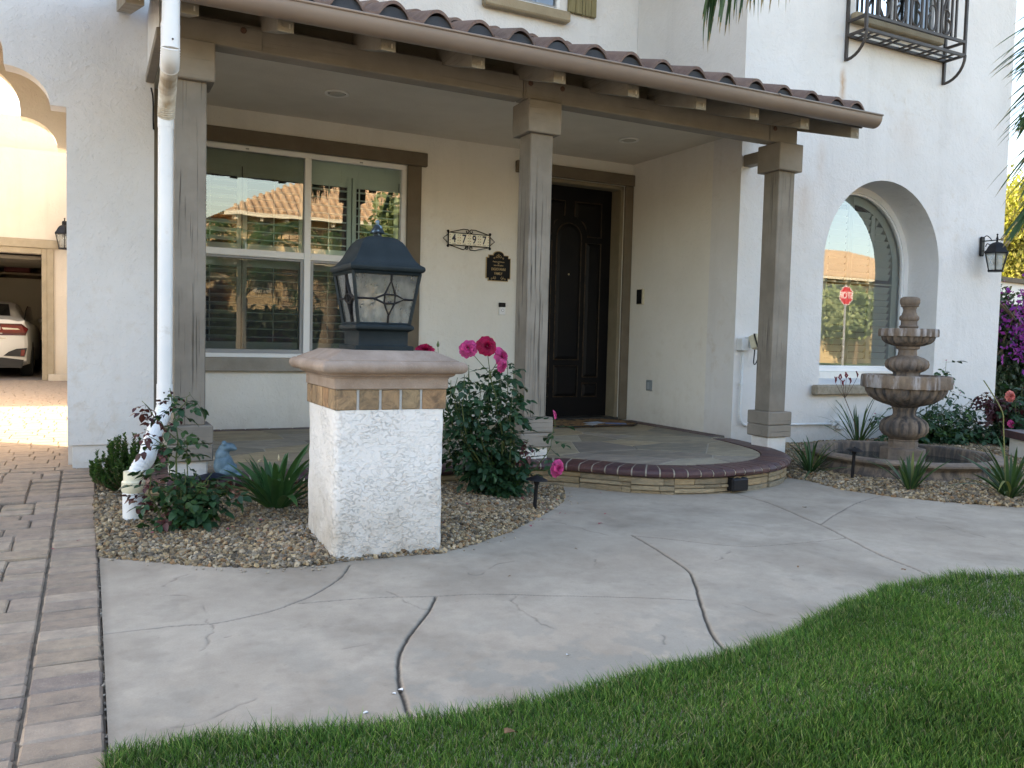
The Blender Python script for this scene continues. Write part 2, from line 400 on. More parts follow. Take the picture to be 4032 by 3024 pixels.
FN = {
 'f1': [(.951, 2.951), (.971, 2.762), (.995, 2.641), (1.036, 2.572)], 'f2': [(1.369, 3.137), (1.328, 2.979), (1.352, 2.899), (1.471, 2.994), (1.621, 3.037)],
 'f3': [(1.356, 2.604), (1.311, 2.492), (1.305, 2.326), (1.343, 2.158)], 'f4': [(2.028, 2.281), (2.06, 2.128), (2.107, 2.032), (2.189, 1.988)],
 'f5': [(1.425, 1.985), (1.348, 1.846), (1.277, 1.767), (1.215, 1.748)], 'f6': [(.658, 2.353), (.752, 2.353)],
 'f7': [(2.097, 3.608), (2.154, 3.405), (2.204, 3.238)], 'f8': [(1.895, 2.928), (1.848, 2.819), (1.86, 2.78)], 'f9': [(2.614, 2.872), (2.437, 2.741), (2.377, 2.711)],
 'f10': [(1.649, 2.166), (1.578, 2.001)], 'f11': [(4.035, 3.092), (3.958, 2.722), (3.921, 2.396)], 'g3': [(.245, 3.062), (.297, 3.036), (.327, 2.918), (.329, 2.718)],
 'g4': [(.328, 2.709), (.332, 2.627), (.305, 2.537), (.25, 2.451)], 'g5': [(.238, 3.17), (.286, 3.263), (.336, 3.301)], 'g6': [(.182, 2.013), (.267, 2.038), (.366, 2.113)], 'g7': [(.371, 2.576), (.42, 2.59)]}
# outline of the walk as seen between the beds, the step and the lawn (plus what lies under lawn and gravel edges)
GRAVEL_L_EDGE = [K2(p) for p in [(.041, 3.678), (.224, 3.531), (.414, 3.384), (.656, 3.266), (.876, 3.25)]]
GRAVEL_M_EDGE = [K2(p) for p in [(1.36, 3.262), (1.514, 3.322), (1.78, 3.485), (2.052, 3.708), (2.303, 3.928), (2.478, 4.148), (2.56, 4.30)]]
GRAVEL_R_EDGE = [(4.72, 4.72), (4.80, 4.50), (4.74, 4.12), (4.86, 3.80), (5.03, 3.55), (5.34, 3.27), (5.9, 3.02), (6.9, 2.9)]
LAWN_EDGE = [K2(p) for p in [(.028, 1.90), (.06, 1.925), (.228, 1.905), (.418, 1.857), (.634, 1.811), (.796, 1.778), (.985, 1.776), (1.197, 1.787), (1.453, 1.826), (1.708, 1.827), (1.937, 1.872), (2.341, 2.014), (2.728, 2.115), (3.1, 2.129), (3.392, 2.025), (3.9, 1.85), (5.0, 1.5)]]
def poly_dist(X, Y, pl):
    P = smooth_path([(p[0], p[1], 0) for p in pl], 8); D = np.full(X.shape, 9.0)
    for i in range(len(P)-1):
        ax, ay, bx, by = P[i].x, P[i].y, P[i+1].x, P[i+1].y; dx, dy = bx-ax, by-ay; L = dx*dx+dy*dy+1e-12
        t = np.clip(((X-ax)*dx+(Y-ay)*dy)/L, 0, 1); D = np.minimum(D, np.hypot(X-ax-t*dx, Y-ay-t*dy))
    return D
def vnoise(X, Y, s, seed):
    """cheap smooth value noise on arrays"""
    r = np.random.default_rng(seed); T = r.random((97, 97)); x = X/s; y = Y/s; xi = np.floor(x).astype(int); yi = np.floor(y).astype(int)
    fx = x-xi; fy = y-yi; fx = fx*fx*(3-2*fx); fy = fy*fy*(3-2*fy)
    a = T[xi % 97, yi % 97]; b_ = T[(xi+1) % 97, yi % 97]; c_ = T[xi % 97, (yi+1) % 97]; d_ = T[(xi+1) % 97, (yi+1) % 97]
    return (a*(1-fx)+b_*fx)*(1-fy)+(c_*(1-fx)+d_*fx)*fy
xs = np.concatenate([np.arange(.040, 3.2, .0056), np.arange(3.2, 4.4, .009), np.arange(4.4, 7.0, .016)]); ys = np.concatenate([np.arange(1.60, 3.3, .0056), np.arange(3.3, 4.2, .009), np.arange(4.2, 5.1, .012)])
GX, GY = np.meshgrid(xs, ys, indexing='ij')
WX = GX+.007*(vnoise(GX, GY, .15, 3)-.5)+.0035*(vnoise(GX, GY, .03, 4)-.5); WY = GY+.007*(vnoise(GX, GY, .15, 5)-.5)+.0035*(vnoise(GX, GY, .03, 6)-.5)
dirt = np.zeros(GX.shape); Hh = np.zeros(GX.shape)
for k, pl in CR.items():
    d = poly_dist(WX, WY, [K2(p) for p in pl]); big = k in ('big1', 'big2', 'diag')
    w = .0052 if big else .0038; amt = 1.0 if big else .85
    if k in ('big1', 'big2'): w = .0060
    g = np.exp(-(d/w)**4); Hh -= g*(.010 if big else .005); dirt = np.maximum(dirt, g*amt)
brk = np.clip((vnoise(GX, GY, .05, 8)-.35)*3, 0, 1)
for k, pl in FN.items():
    d = poly_dist(WX+.030*(vnoise(GX, GY, .05, 9)-.5)+.012*(vnoise(GX, GY, .02, 19)-.5), WY+.022*(vnoise(GX, GY, .045, 29)-.5), [K2(p) for p in pl])
    g = np.exp(-(d/.0045)**2)*brk; Hh -= g*.002; dirt = np.maximum(dirt, g*.50)
def vfr(s, sd): return .5*vnoise(GX*.8+GY*.6, GY*.8-GX*.6, s, sd)+.28*vnoise(GX, GY, s*.47, sd+1)+.14*vnoise(GX*.7-GY*.7, GX*.7+GY*.7, s*.22, sd+2)+.08*vnoise(GX, GY, s*.1, sd+3)
Hh += .010*(vfr(.6, 11)-.5)+.0028*(vfr(.14, 61)-.5)
n1 = vfr(.75, 21); n2 = vfr(.24, 26); n3 = vfr(.08, 33); n4 = vnoise(GX, GY, .022, 24)
tone = .60*n1+.28*n2+.12*n3
cA = np.array((.345, .290, .233)); cB = np.array((.470, .405, .333)); cG = np.array((.265, .262, .235))
t = np.clip((tone-.36)/.30, 0, 1)[..., None]; C0 = cA*(1-t)+cB*t
gr = vfr(.03, 91)-.5; C0 = C0*(1+.16*gr[..., None]); mt_ = np.clip((vfr(.33, 95)-.52)*6, 0, 1)[..., None]; C0 = C0*(1-.12*mt_); sc_ = np.clip((vfr(.11, 131)-.60)*9, 0, 1)[..., None]; C0 = C0*(1-.09*sc_)
pk = np.clip((vnoise(GX, GY, .8, 31)-.55)*3, 0, 1)[..., None]; C0 = C0*(1-pk*.35)+np.array((.44, .36, .285))*pk*.35
# greyish algae stain by the lawn, broken into flakes
def near_lawn(X, Y): return poly_dist(X, Y, LAWN_EDGE)
dl = near_lawn(GX, GY)
fl = np.clip((.55*vfr(.20, 71)+.45*vfr(.07, 77)-.445-.16*np.clip(dl-.05, 0, 1))*14, 0, 1)*np.clip(1.25-dl/.70, 0, 1)
xm = np.clip(1-abs(GX-1.25)/1.2, 0, 1)
fl = (fl*(.25+.75*xm))[..., None]; C0 = C0*(1-fl*.6)+cG*fl*.6
pit = np.clip((n4*.6+vnoise(GX, GY, .012, 40)*.4-.80)*12, 0, 1)[..., None]; C0 = C0*(1-.10*pit)
C0 = C0*(1-dirt[..., None]*.82)+np.array((.05, .042, .035))*dirt[..., None]*.82
edge = np.clip(1-(GX-.04)/.03, 0, 1)[..., None]; C0 *= (1-.25*edge)
keep = np.ones(GX.shape, bool)
edgeL = np.minimum(poly_dist(GX, GY, GRAVEL_L_EDGE+[(1.1, 3.57), (1.48, 3.57)]), poly_dist(GX, GY, GRAVEL_M_EDGE)); edgeR = poly_dist(GX, GY, GRAVEL_R_EDGE)
keep &= (edgeL < .035) | ~in_poly(GX, GY, GRAVEL_L_EDGE+[(.9, 3.57), (1.55, 3.57)]+GRAVEL_M_EDGE[1:]+[(2.9, 5.2), (-.2, 5.2), (-.2, 4.1)])
keep &= (edgeR < .035) | ~in_poly(GX, GY, GRAVEL_R_EDGE+[(9, 3), (9, 9), (5, 9)])
nx, ny = GX.shape; ID = np.arange(nx*ny).reshape(nx, ny)
cell = keep[:-1, :-1] & keep[1:, :-1] & keep[:-1, 1:] & keep[1:, 1:]
F4 = np.stack([ID[:-1, :-1][cell], ID[1:, :-1][cell], ID[1:, 1:][cell], ID[:-1, 1:][cell]], 1)
V4 = np.stack([GX.ravel(), GY.ravel(), (GZ+Hh).ravel()], 1)
used = np.unique(F4); rem = np.full(nx*ny, -1); rem[used] = np.arange(len(used))
CONC = attr_mat('stamped_concrete', .80, 150, .0005, mul=((.94, .94, .94), (1.04, 1.04, 1.04)))
tag(fast_mesh('walkway', V4[used], rem[F4], CONC, col=C0.reshape(-1, 3)[used]), kind='structure')
b = MB(); b.box(.040, .048, 1.5, 4.03, GZ-.09, GZ-.004)
wkslab = b.build('walkway_edge', M('walk_side', (.28, .25, .22), (.34, .30, .27), 8, .9, .006, 60)); tag(wkslab, kind='structure')

# ================================================================ driveway pavers, each stone its own piece
drive = link('driveway', None); tag(drive, kind='structure')
def paver_mat():
    m, nt, b_, P = new_mat('paver_concrete')
    c = rand_hue(nt, [(.37, .29, .22), (.31, .24, .19), (.42, .33, .25), (.34, .265, .215), (.44, .355, .28), (.29, .23, .195), (.39, .31, .235)])
    n = noise_tex(nt, P, 16, 6, .7); c = mixc(nt, 1.0, c, ramp(nt, n.outputs[0], [(.3, (.72, .73, .76)), (.7, (1.18, 1.15, 1.1))]), 'MULTIPLY')
    n2 = noise_tex(nt, P, 190, 3, .6); c = mixc(nt, ramp(nt, n2.outputs[0], [(.60, (0, 0, 0)), (.72, (.5, .5, .5))]), c, (.46, .42, .38))
    nt.links.new(c, b_.inputs['Base Color']); b_.inputs['Roughness'].default_value = .93; b_.inputs['Specular IOR Level'].default_value = .15
    pr = bump(nt, b_, n2.outputs[0], .0022); bump(nt, b_, n.outputs[0], .004, .8, pr); return m
PAV = paver_mat()
def paver_mesh(w, h, t=.05, b_=.0065):
    q = MB(); q.box(-w/2, w/2, -h/2, h/2, -t, 0, b_)
    vs = np.array(q.v); tops = np.abs(vs[:, 2]) < b_*1.01
    q.v = [(x+rnd.uniform(-.002, .002), y+rnd.uniform(-.002, .002), z+(rnd.uniform(-.0012, .0012) if z > -.02 else 0)) for x, y, z in q.v]
    me = q.build('paver', PAV, smooth=False); d = me.data; bpy.data.objects.remove(me); return d
_pm = {}
def put_paver(cx, cy, w, h):
    key = (round(w, 3), round(h, 3), rnd.randrange(3))
    if key not in _pm: _pm[key] = paver_mesh(w, h)
    o = link('paver', _pm[key], drive)
    sl_ = (drive_z(cy+.05)-drive_z(cy-.05))/.1
    o.location = (cx, cy, drive_z(cy)+rnd.uniform(-.003, .003)); o.rotation_euler = (math.atan(sl_)+rnd.uniform(-.006, .006), rnd.uniform(-.008, .008), rnd.uniform(-.010, .010)+rnd.choice((0, PI)))
    return o
y = 1.55; gap = .0065
while y < 6.1:
    h = rnd.choice((.098, .098, .094, .102)); put_paver(-.0595, y+h/2, .182, h); y += h+gap
y = 1.5; x_r = -.157
while y < 6.08:
    h = rnd.choice((.100, .155, .155, .125)); x = x_r
    while x > -.90:
        w = rnd.choice((.105, .155, .155, .21, .155)) if h > .11 else rnd.choice((.155, .21, .155))
        if h > .15 and w < .16 and rnd.random() < .35:
            hh_ = h*.5; put_paver(x-w/2, y+hh_/2, w-gap, hh_-gap); put_paver(x-w/2, y+hh_*1.5, w-gap, hh_-gap)
        else: put_paver(x-w/2, y+h/2, w-gap, h-gap)
        x -= w
    y += h
# beyond, the stones are too small to tell apart singly: joined
q = MB(); fr = random.Random(3)
def far_block(x0, x1, y0, y1, s):
    yy = y0
    while yy < y1:
        hh = fr.choice((s, s*1.5)); xx = x0-fr.random()*s
        while xx < x1:
            ww = fr.choice((s, s*1.5, s*2)); q.box(max(xx, x0)+.0025, min(xx+ww, x1)-.0025, yy+.0025, yy+hh-.0025, drive_z(yy)-.04, fr.uniform(-.001, .001)+drive_z(yy+hh/2), .003) if min(xx+ww, x1)-max(xx, x0) > .03 else None; xx += ww
        yy += hh
far_block(-4.0, .39, 6.08, 18.5, .125); far_block(-2.2, -.96, 1.6, 6.08, .125)
o = q.build('paver', PAV, drive); tag(o, kind='stuff')
JOINT = M('joint_sand', (.14, .12, .095), (.20, .17, .135), 30, .95, .004, 120)
b = MB(); yy = [1.0, 4.0, 6.2, 19.0]
for k in range(3):
    z0, z1 = drive_z(yy[k])-.012, drive_z(yy[k+1])-.012
    b.add([(-9, yy[k], z0), (.0365, yy[k], z0), (.0365, yy[k+1], z1), (-9, yy[k+1], z1)], [(0, 1, 2, 3)])
tag(b.build('driveway_joint_sand', JOINT, recalc=False), kind='structure')
# debris in the slot between pavers and walk
b = MB()
for k in range(130):
    yy_ = rnd.uniform(1.9, 4.0); s_ = rnd.uniform(.002, .006)*(1.6 if rnd.random() < .15 else 1)
    b.lathe([(s_*.4, 0), (s_, s_*.5), (s_*.5, s_)], (rnd.uniform(.034, .042), yy_, GZ-.014+rnd.uniform(-.004, .004)), 5, rnd.random()*6)
tag(b.build('joint_debris', M('slot_debris', (.10, .08, .06), (.42, .38, .32), 60, .9)), 'bits of dirt and grit caught in the slot between pavers and walkway', kind='stuff')
# ================================================================ house
house = thing('house', 'cream stucco house with timber posts carrying a tiled porch roof', 'house')
YB, YP, YBAY, YW, ZF = 7.448, 5.107, 5.78, 6.12, .08
XW = 5.18; XBR = 8.95
def part(name, mb, mat, par=house, **k):
    sm = k.pop('smooth', False); an = k.pop('angle', None); o = mb.build(name, mat, par, smooth=sm, angle=an)
    return tag(o, k.get('label'), None, None, k.get('kind'))
# left wall with the scalloped archway
c0 = -1.10
half = [(-.125, -.1), (-.125, 2.325), (-.216, 2.325)] + [(-.216-.25*(1-math.cos(R(a))), 2.325+.212*math.sin(R(a))) for a in range(10, 91, 10)] + [(-.468, 2.60)]
half += [(c0+.632*math.cos(R(a)), 2.60+.40*math.sin(R(a))) for a in range(8, 90, 9)]
full = half+[(2*c0-x, z) for x, z in half[::-1]]
def arch_wall(y0, y1, x1, z1, mat, name='wall', x0=-3.0, outline=full, lab=None, zb=-.1):
    out = [(x0, zb)]+[(x, max(z, zb)) for x, z in outline[::-1]]+[(x1, zb), (x1, z1), (x0, z1)]
    b = MB(); b.prism([out], y0, y1); return part(name, b, mat, label=lab)
arch_wall(YW, YW+.16, .392, 6.2, ST_FRONT, lab='front stucco wall with scalloped archway', zb=.15)
arch_wall(7.55, 7.70, .392, 6.2, ST_GARAGE)
b = MB(); b.box(-.098, .392, YW+.018, YW+.159, -.1, .149, .004); part('wall_base', b, ST_FRONT)
b = MB(); b.box(-3, -2.1, YW+.018, YW+.159, -.1, .149); part('wall_base', b, ST_FRONT)
b = MB(); b.box(-3.0, .39, YW+.16, 7.55, 3.12, 3.25); part('passage_ceiling', b, ST_GARAGE)
b = MB(); b.box(-.125, .39, YW+.16, 7.55, -.1, 3.12); part('wall', b, ST_FRONT)
b = MB(); b.box(-3.2, -2.08, YW+.16, 7.55, -.1, 3.12); part('wall', b, ST_FRONT)
# porch back wall with window and door openings, and the storey above
WX0, WX1, WZ0, WZ1 = .62, 2.640, .703, 2.503
DX0, DX1, DZ1 = 3.93, 5.075, 2.565
b = MB(); b.prism([[(.392, -.1), (DX0, -.1), (DX0, DZ1), (DX1, DZ1), (DX1, -.1), (XW+.1, -.1), (XW+.1, 2.9), (.392, 2.9)], [(WX0, WZ0), (WX0, WZ1), (WX1, WZ1), (WX1, WZ0)]], YB, YB+.2)
part('wall', b, ST_PORCH, label='porch wall behind the posts')
UX0, UX1 = 3.55, 4.225
b = MB(); b.prism([[(.392, 2.9), (XW+.1, 2.9), (XW+.1, 6.3), (.392, 6.3)], [(UX0, 4.20), (UX0, 5.4), (UX1, 5.4), (UX1, 4.20)]], YB+.002, YB+.2)
part('wall', b, ST_FRONT, label='upper storey wall above the porch roof')
b = MB(); b.box(XW, XW+.12, YBAY+.38, YB-.003, -.1, 2.92); part('wall', b, ST_PORCH, label='porch side wall')
b = MB(); b.box(XW, XW+.12, YBAY+.38, YB-.003, 2.922, 6.3); part('wall', b, ST_FRONT)
b = MB(); b.add([(1.5, 8.5, 6.5), (XBR-.5, 8.5, 6.5), (XBR-.5, 16, 6.5), (1.5, 16, 6.5), (3.5, 11.5, 8.1), (XBR-2, 11.5, 8.1), (XBR-2, 13, 8.1), (3.5, 13, 8.1)], [(0, 1, 5, 4), (1, 2, 6, 5), (2, 3, 7, 6), (3, 0, 4, 7), (4, 5, 6, 7), (0, 3, 2, 1)]); part('shade_roof', b, TRIM)  # unseen hip roof volume, added to extend the shade the house throws
# bay wall with arched niche
NX, NR, NZ = 7.075, .829, 1.746
nich = [(NX+NR, .50)]+arc(NX, NZ, NR, 0, 180, 28)+[(NX-NR, .50)]
BALW = [(6.50, 4.08), (6.50, 5.6), (7.72, 5.6), (7.72, 4.08)]
b = MB(); b.prism([[(XW, -.1), (XBR, -.1), (XBR, 6.3), (XW, 6.3)], nich, BALW], YBAY, YBAY+.38)
part('wall', b, ST_FRONT, label='bay wall with the arched niche')
b = MB(); b.box(XBR-.14, XBR, YBAY+.38, 12, -.1, 6.3); part('wall', b, ST_FRONT)
# bodies behind (they throw the shade that lies over the yard)
b = MB(); b.box(-.12, XBR, 12, 16.4, -.1, 6.3); b.box(-.12, .30, 7.70, 12, -.1, 6.3); b.box(.30, 5.1, 9.2, 12, -.1, 6.3); b.box(-.9, XBR+.5, 5.5, 16.6, 6.3, 6.5)
part('wall', b, ST_FRONT)
b = MB(); b.box(-9, .39, 5.8, 8.0, 6.2, 6.35); b.box(-6.5, -3.0, 6.14, 9.92, -.1, 6.2); part('wall', b, ST_FRONT)
b = MB(); b.box(-9.5, -.0, 16.9, 24, 3.7, 4.55); b.box(-9.5, -3.2, 16.6, 24, -.1, 3.7); part('garage_roof', b, ST_GARAGE)

# ---- porch ceiling, beams, rafters, deck
b = MB(); b.box(.392, XW, 5.24, YB, 2.80, 2.83); part('porch_ceiling', b, CEIL)
b = MB(); b.box(.395, 2.633, YP+.002, 5.237, 2.552, 2.70, .006); part('beam', b, BEAM)
b = MB(); b.box(.395, 5.16, 5.205, 5.232, 2.702, 2.92); part('frieze', b, BEAM)
b = MB(); b.box(2.638, 4.861, YP+.002, 5.237, 2.552, 2.70, .006); part('beam', b, BEAM)
b = MB(); b.box(4.866, 5.159, YP, 5.237, 2.552, 2.70, .006); part('beam', b, BEAM)
b = MB(); b.box(2.65, 2.93, YP-.012, YP+.001, 2.553, 2.678, .002); part('splice_plate', b, BEAM)
b = MB(); b.box(.42, .905, YP-.012, YP+.001, 2.553, 2.678, .002); part('splice_plate', b, BEAM)
b = MB(); b.box(.350, .388, 5.10, YW-.003, 2.601, 3.0); part('side_panel', b, ST_FRONT)
b = MB(); b.box(.338, .392, 5.12, YW-.004, 2.552, 2.60, .004); part('side_strip', b, BEAM)
b = MB(); b.box(5.195, 5.29, 5.24, YBAY-.003, 2.50, 2.60, .005); part('ledger', b, BEAM)
b = MB(); b.box(.394, .445, YW+.1, YW+.22, .08, 2.55, .004); part('pilaster', b, POST)
for bx_, bz in ((.80, 2.655), (2.68, 2.655), (2.93, 2.655), (4.90, 2.65), (2.80, 2.30)):
    if bz > 2.4:
        b = MB(); b.lathe([(.018, 0), (.018, .006), (.012, .012)], n=10); b.v = [(bx_+x, YP-.012-z, bz+y) for x, y, z in b.v]; part('bolt', b, M('rusty_bolt', (.10, .05, .035), (.16, .09, .06), 40, .8) if 'rusty_bolt' not in bpy.data.materials else bpy.data.materials['rusty_bolt'])
PITCH = .30
rx = [(.111, .251), (.412, .507), (.903, .988), (1.478, 1.562), (2.039, 2.123), (2.601, 2.685), (3.163, 3.247), (3.728, 3.812), (4.212, 4.296), (4.706, 4.79), (5.235, 5.317)]
nailm = M('pale_knot', (.55, .52, .46), None, rough=.6)
for i, (a, c_) in enumerate(rx):
    y0 = 4.632; z0 = 2.53; hh = .135; y1 = 7.4 if c_ < XW and a > .38 else (5.95 if c_ > XW else 6.10)
    dz = PITCH*(y1-y0); q = MB(); x0, x1 = c_-.086, c_
    q.add([(x0, y0, z0), (x1, y0, z0), (x1, y0, z0+hh), (x0, y0, z0+hh), (x0, y1, z0+dz), (x1, y1, z0+dz), (x1, y1, z0+hh+dz), (x0, y1, z0+hh+dz)],
          [(0, 1, 2, 3), (4, 7, 6, 5), (0, 4, 5, 1), (3, 2, 6, 7), (0, 3, 7, 4), (1, 5, 6, 2)])
    rf = part('rafter', q, RAFT)
    q = MB(); q.box(x1-.026, x1-.018, y0-.003, y0+.01, z0+.02, z0+.045); part('nail_plate', q, nailm, rf)
q = MB()
y0, y1 = 4.60, 7.44; z0 = 2.53+.135+.0-(.032*PITCH)
for k in range(9):
    ya = y0+(y1-y0)*k/9; yb_ = y0+(y1-y0)*(k+1)/9-.006
    for (xa, xb, lim) in ((.0, 5.30, 9),):
        if ya > 5.6: xb = XW-.005; xa = .395
        q.add([(x, y, z0+PITCH*(y-y0)+t) for t in (0, .02) for x, y in ((xa, ya), (xb, ya), (xb, yb_), (xa, yb_))], [(0, 1, 2, 3), (4, 7, 6, 5), (0, 4, 5, 1), (1, 5, 6, 2), (2, 6, 7, 3), (3, 7, 4, 0)])
roof = part('roof', q, DECK, label='porch roof of curved clay tiles')
q = MB(); q.box(-.0, 5.30, 4.585, 4.60, 2.60, 2.705); part('fascia', q, DECK, roof)
# S-shaped clay tiles, each its own piece
def tile_col():
    m, nt, b_, P = new_mat('clay_tile'); c = rand_hue(nt, [(.125, .080, .066), (.165, .105, .085), (.14, .092, .078), (.195, .13, .105), (.105, .072, .062)])
    n = noise_tex(nt, P, 14, 6, .7); c = mixc(nt, ramp(nt, n.outputs[0], [(.45, (0, 0, 0)), (.75, (.6, .6, .6))]), c, (.26, .185, .15))
    nt.links.new(c, b_.inputs['Base Color']); b_.inputs['Roughness'].default_value = .8; bump(nt, b_, noise_tex(nt, P, 70, 5, .7).outputs[0], .003); return m
CLAY = tile_col()
TW = .2655
def tile_prof(n=22):
    pts = []
    for i in range(n+1):
        u = i/n*(TW+.012); s_ = u/TW
        if s_ < .36: z = -.012*math.sin(PI*s_/.36)
        else:
            k_ = (s_-.36)/.64; z = .072*math.sin(PI*min(1, k_))**.75 if k_ <= 1 else 0
        pts.append((u-.36*TW-.32*TW, z))
    return pts
q = MB(); pr_ = tile_prof(); nn = len(pr_); TL = .42
for (t_, dzz) in ((0, 0), (1, 0)):
    for (yy, zz) in ((0, 0), (TL, TL*PITCH)):
        q.v += [(x*(1 if not t_ else 1.0), yy, z+zz+(.019 if t_ else 0)) for x, z in pr_]
for i in range(nn-1):
    q.f += [(i, i+1, nn+i+1, nn+i), (2*nn+i, 3*nn+i, 3*nn+i+1, 2*nn+i+1), (i, 2*nn+i, 2*nn+i+1, i+1), (nn+i, nn+i+1, 3*nn+i+1, 3*nn+i)]
q.f += [(0, nn, 3*nn, 2*nn), (nn-1, 3*nn-1, 4*nn-1, 2*nn-1)]; q.m = [0]*len(q.f)
tmp = q.build('roof_tile', CLAY, smooth=True, angle=50); tme = tmp.data; bpy.data.objects.remove(tmp)
for row in range(8):
    for k in range(-6, 15):
        cx_ = 1.514+.2651*k
        if k == 14: cx_ = 5.16
        yy = 4.525+row*.36
        if row >= 3 and cx_ > XW-.08: continue
        if yy > 5.6 and cx_ < .50: continue
        o = link('roof_tile', tme, roof, (cx_+rnd.uniform(-.004, .004), yy+rnd.uniform(-.006, .006), 2.682+PITCH*(yy-4.525)+(.022 if row else 0)+rnd.uniform(-.002, .002)))
        o.rotation_euler = (0, 0, rnd.uniform(-.012, .012))
CLOS = M('slate_blue_closure', (.035, .04, .05), (.05, .058, .07), 6, .7)   # dark closures filling the tile ends above the gutter
for k in range(-6, 15):
    cx_ = 1.514+.2651*k if k < 14 else 5.16
    pl = [(cx_+.085*math.cos(R(a)), 2.672+.072*math.sin(R(a))) for a in range(0, 181, 15)]; q = MB(); q.prism([pl], 4.540, 4.556); part('eave_closure', q, CLOS, roof)
# gutter: half-round trough with rolled lip
q = MB()
def gz(x): return 2.629+(x-1.195)*(.033/4.06)
prof = [(4.46+.062-.070*math.cos(R(a)), -.082*math.sin(R(a))**.8-.002) for a in range(0, 181, 12)]
for ring, xx in enumerate((-.2, 5.356)):
    for (yy, dz) in prof: q.v.append((xx, yy, gz(xx)+dz+.012))
    for (yy, dz) in prof: q.v.append((xx, 4.522+(yy-4.522)*.95, gz(xx)+dz*.95+.012))
n_ = len(prof)
for i in range(n_-1):
    q.f += [(i, i+1, 2*n_+i+1, 2*n_+i), (n_+i, 3*n_+i, 3*n_+i+1, n_+i+1)]
q.f.append(tuple(range(2*n_, 3*n_))); q.m = [0]*len(q.f)
gut = part('gutter', q, GUTM, smooth=True, angle=40)
q = MB(); q.tube([(-.2, 4.449, gz(-.2)+.013), (5.356, 4.449, gz(5.356)+.013)], .0075, 8); part('gutter_lip', q, GUTM, gut, smooth=True)
for xx in (2.13, 4.30): q = MB(); q.tube([(xx, 4.446, gz(xx)+.0145), (xx+.012, 4.446, gz(xx)+.0146)], .0088, 8); part('gutter_joint', q, GUTM, gut)

# ---- posts
def post(cx, cy, low, zt=2.552):
    w = .0865
    q = MB(); q.box(cx-w, cx+w, cy-w, cy+w, .372, 2.333, .006); p = part('post', q, POST)
    q = MB(); q.box(cx-.127, cx+.127, cy-.127, cy+.127, 2.331, zt-.001, .006); part('capital', q, POSTCAP, p)
    q = MB(); q.box(cx-.127, cx+.127, cy-.127, cy+.127, .266, .374, .007); q.box(cx-.1265, cx+.127, cy-.127, cy+.1262, .165, .264, .007); part('base_block', q, POSTCAP, p)
    q = MB(); q.box(cx-.100, cx+.100, cy-.100, cy+.100, low, .166, .008); part('plinth', q, WHITEWASH, p)
    return p
for cx, low in ((.517, .07), (2.788, .072), (5.063, -.09)): post(cx, YP+.0865, low)

# ---- trims (window, door, upper window)
def trim(x0, x1, z0, z1, d=.035, mat=TRIM, y=YB, b_=.006, par=house, name='trim'):
    q = MB(); q.box(x0, x1, y-d, y-.001, z0, z1, b_); return part(name, q, mat, par)
trim(.40, 2.83, 2.504, 2.628, .05); trim(2.641, 2.778, .703, 2.503, .034)
trim(.40, 2.83, .582, .702, .06, SILLM, name='sill')
trim(3.77, 5.178, 2.566, 2.682, .05); trim(3.817, DX0-.001, .081, 2.565, .034); trim(DX1+.001, 5.176, .081, 2.565, .034)
# ---- porch window
def louvre_panel(par, x0, x1, z0, z1, y, mat, ang, sp=.0715, lw=.064, stile=.038, rails=(), bar=True, sec='shutter'):
    q = MB(); q.box(x0, x0+stile, y-.014, y+.014, z0, z1, .003); q.box(x1-stile, x1, y-.014, y+.014, z0, z1, .003)
    q.box(x0+stile, x1-stile, y-.013, y+.013, z0, z0+.09, .003); q.box(x0+stile, x1-stile, y-.013, y+.013, z1-.09, z1, .003)
    for r_ in rails: q.box(x0+stile, x1-stile, y-.013, y+.013, r_-.035, r_+.035, .003)
    s_ = part(sec, q, mat, par)
    zs = []; z = z0+.09+sp*.6
    while z < z1-.09-sp*.4:
        if not any(abs(z-r_) < .065 for r_ in rails): zs.append(z)
        z += sp
    lm = None
    for z in zs:
        if lm is None:
            q = MB(); q.box(-(x1-x0-2*stile)/2+.002, (x1-x0-2*stile)/2-.002, -lw/2, lw/2, -.0045, .0045, .003); t = q.build('louvre', mat, s_); lm = t.data; t.location = ((x0+x1)/2, y, z); t.rotation_euler = (ang, 0, 0)
        else:
            t = link('louvre', lm, s_, ((x0+x1)/2, y, z)); t.rotation_euler = (ang+rnd.uniform(-.03, .03), 0, 0)
    return s_
win = thing('porch_window', 'large white four-pane porch window with plantation shutters left of the number sign', 'window')
yw = YB+.015
q = MB(); q.box(WX0, WX1, yw, yw+.07, 2.462, 2.503, .004); q.box(WX0, WX1, yw, yw+.07, .703, .738, .004); q.box(2.60, 2.640, yw, yw+.07, .739, 2.461, .004)
q.box(1.702, 1.760, yw-.006, yw+.07, .739, 2.461, .004); q.box(WX0, .66, yw, yw+.07, .739, 2.461, .004); q.box(.661, 1.701, yw-.004, yw+.07, 1.572, 1.632, .004); q.box(1.761, 2.599, yw-.004, yw+.07, 1.572, 1.632, .004)
part('frame', q, VINYL, win)
def scrn():
    m, nt, b_, P = new_mat('insect_screen'); b_.inputs['Base Color'].default_value = (.03, .032, .034, 1); b_.inputs['Roughness'].default_value = .7; out = nt.nodes['Material Output']
    t = nt.nodes.new('ShaderNodeBsdfTransparent'); x = nt.nodes.new('ShaderNodeMixShader'); x.inputs[0].default_value = .40; nt.links.new(t.outputs[0], x.inputs[1]); nt.links.new(b_.outputs[0], x.inputs[2]); nt.links.new(x.outputs[0], out.inputs[0]); return m
SCRN = scrn()
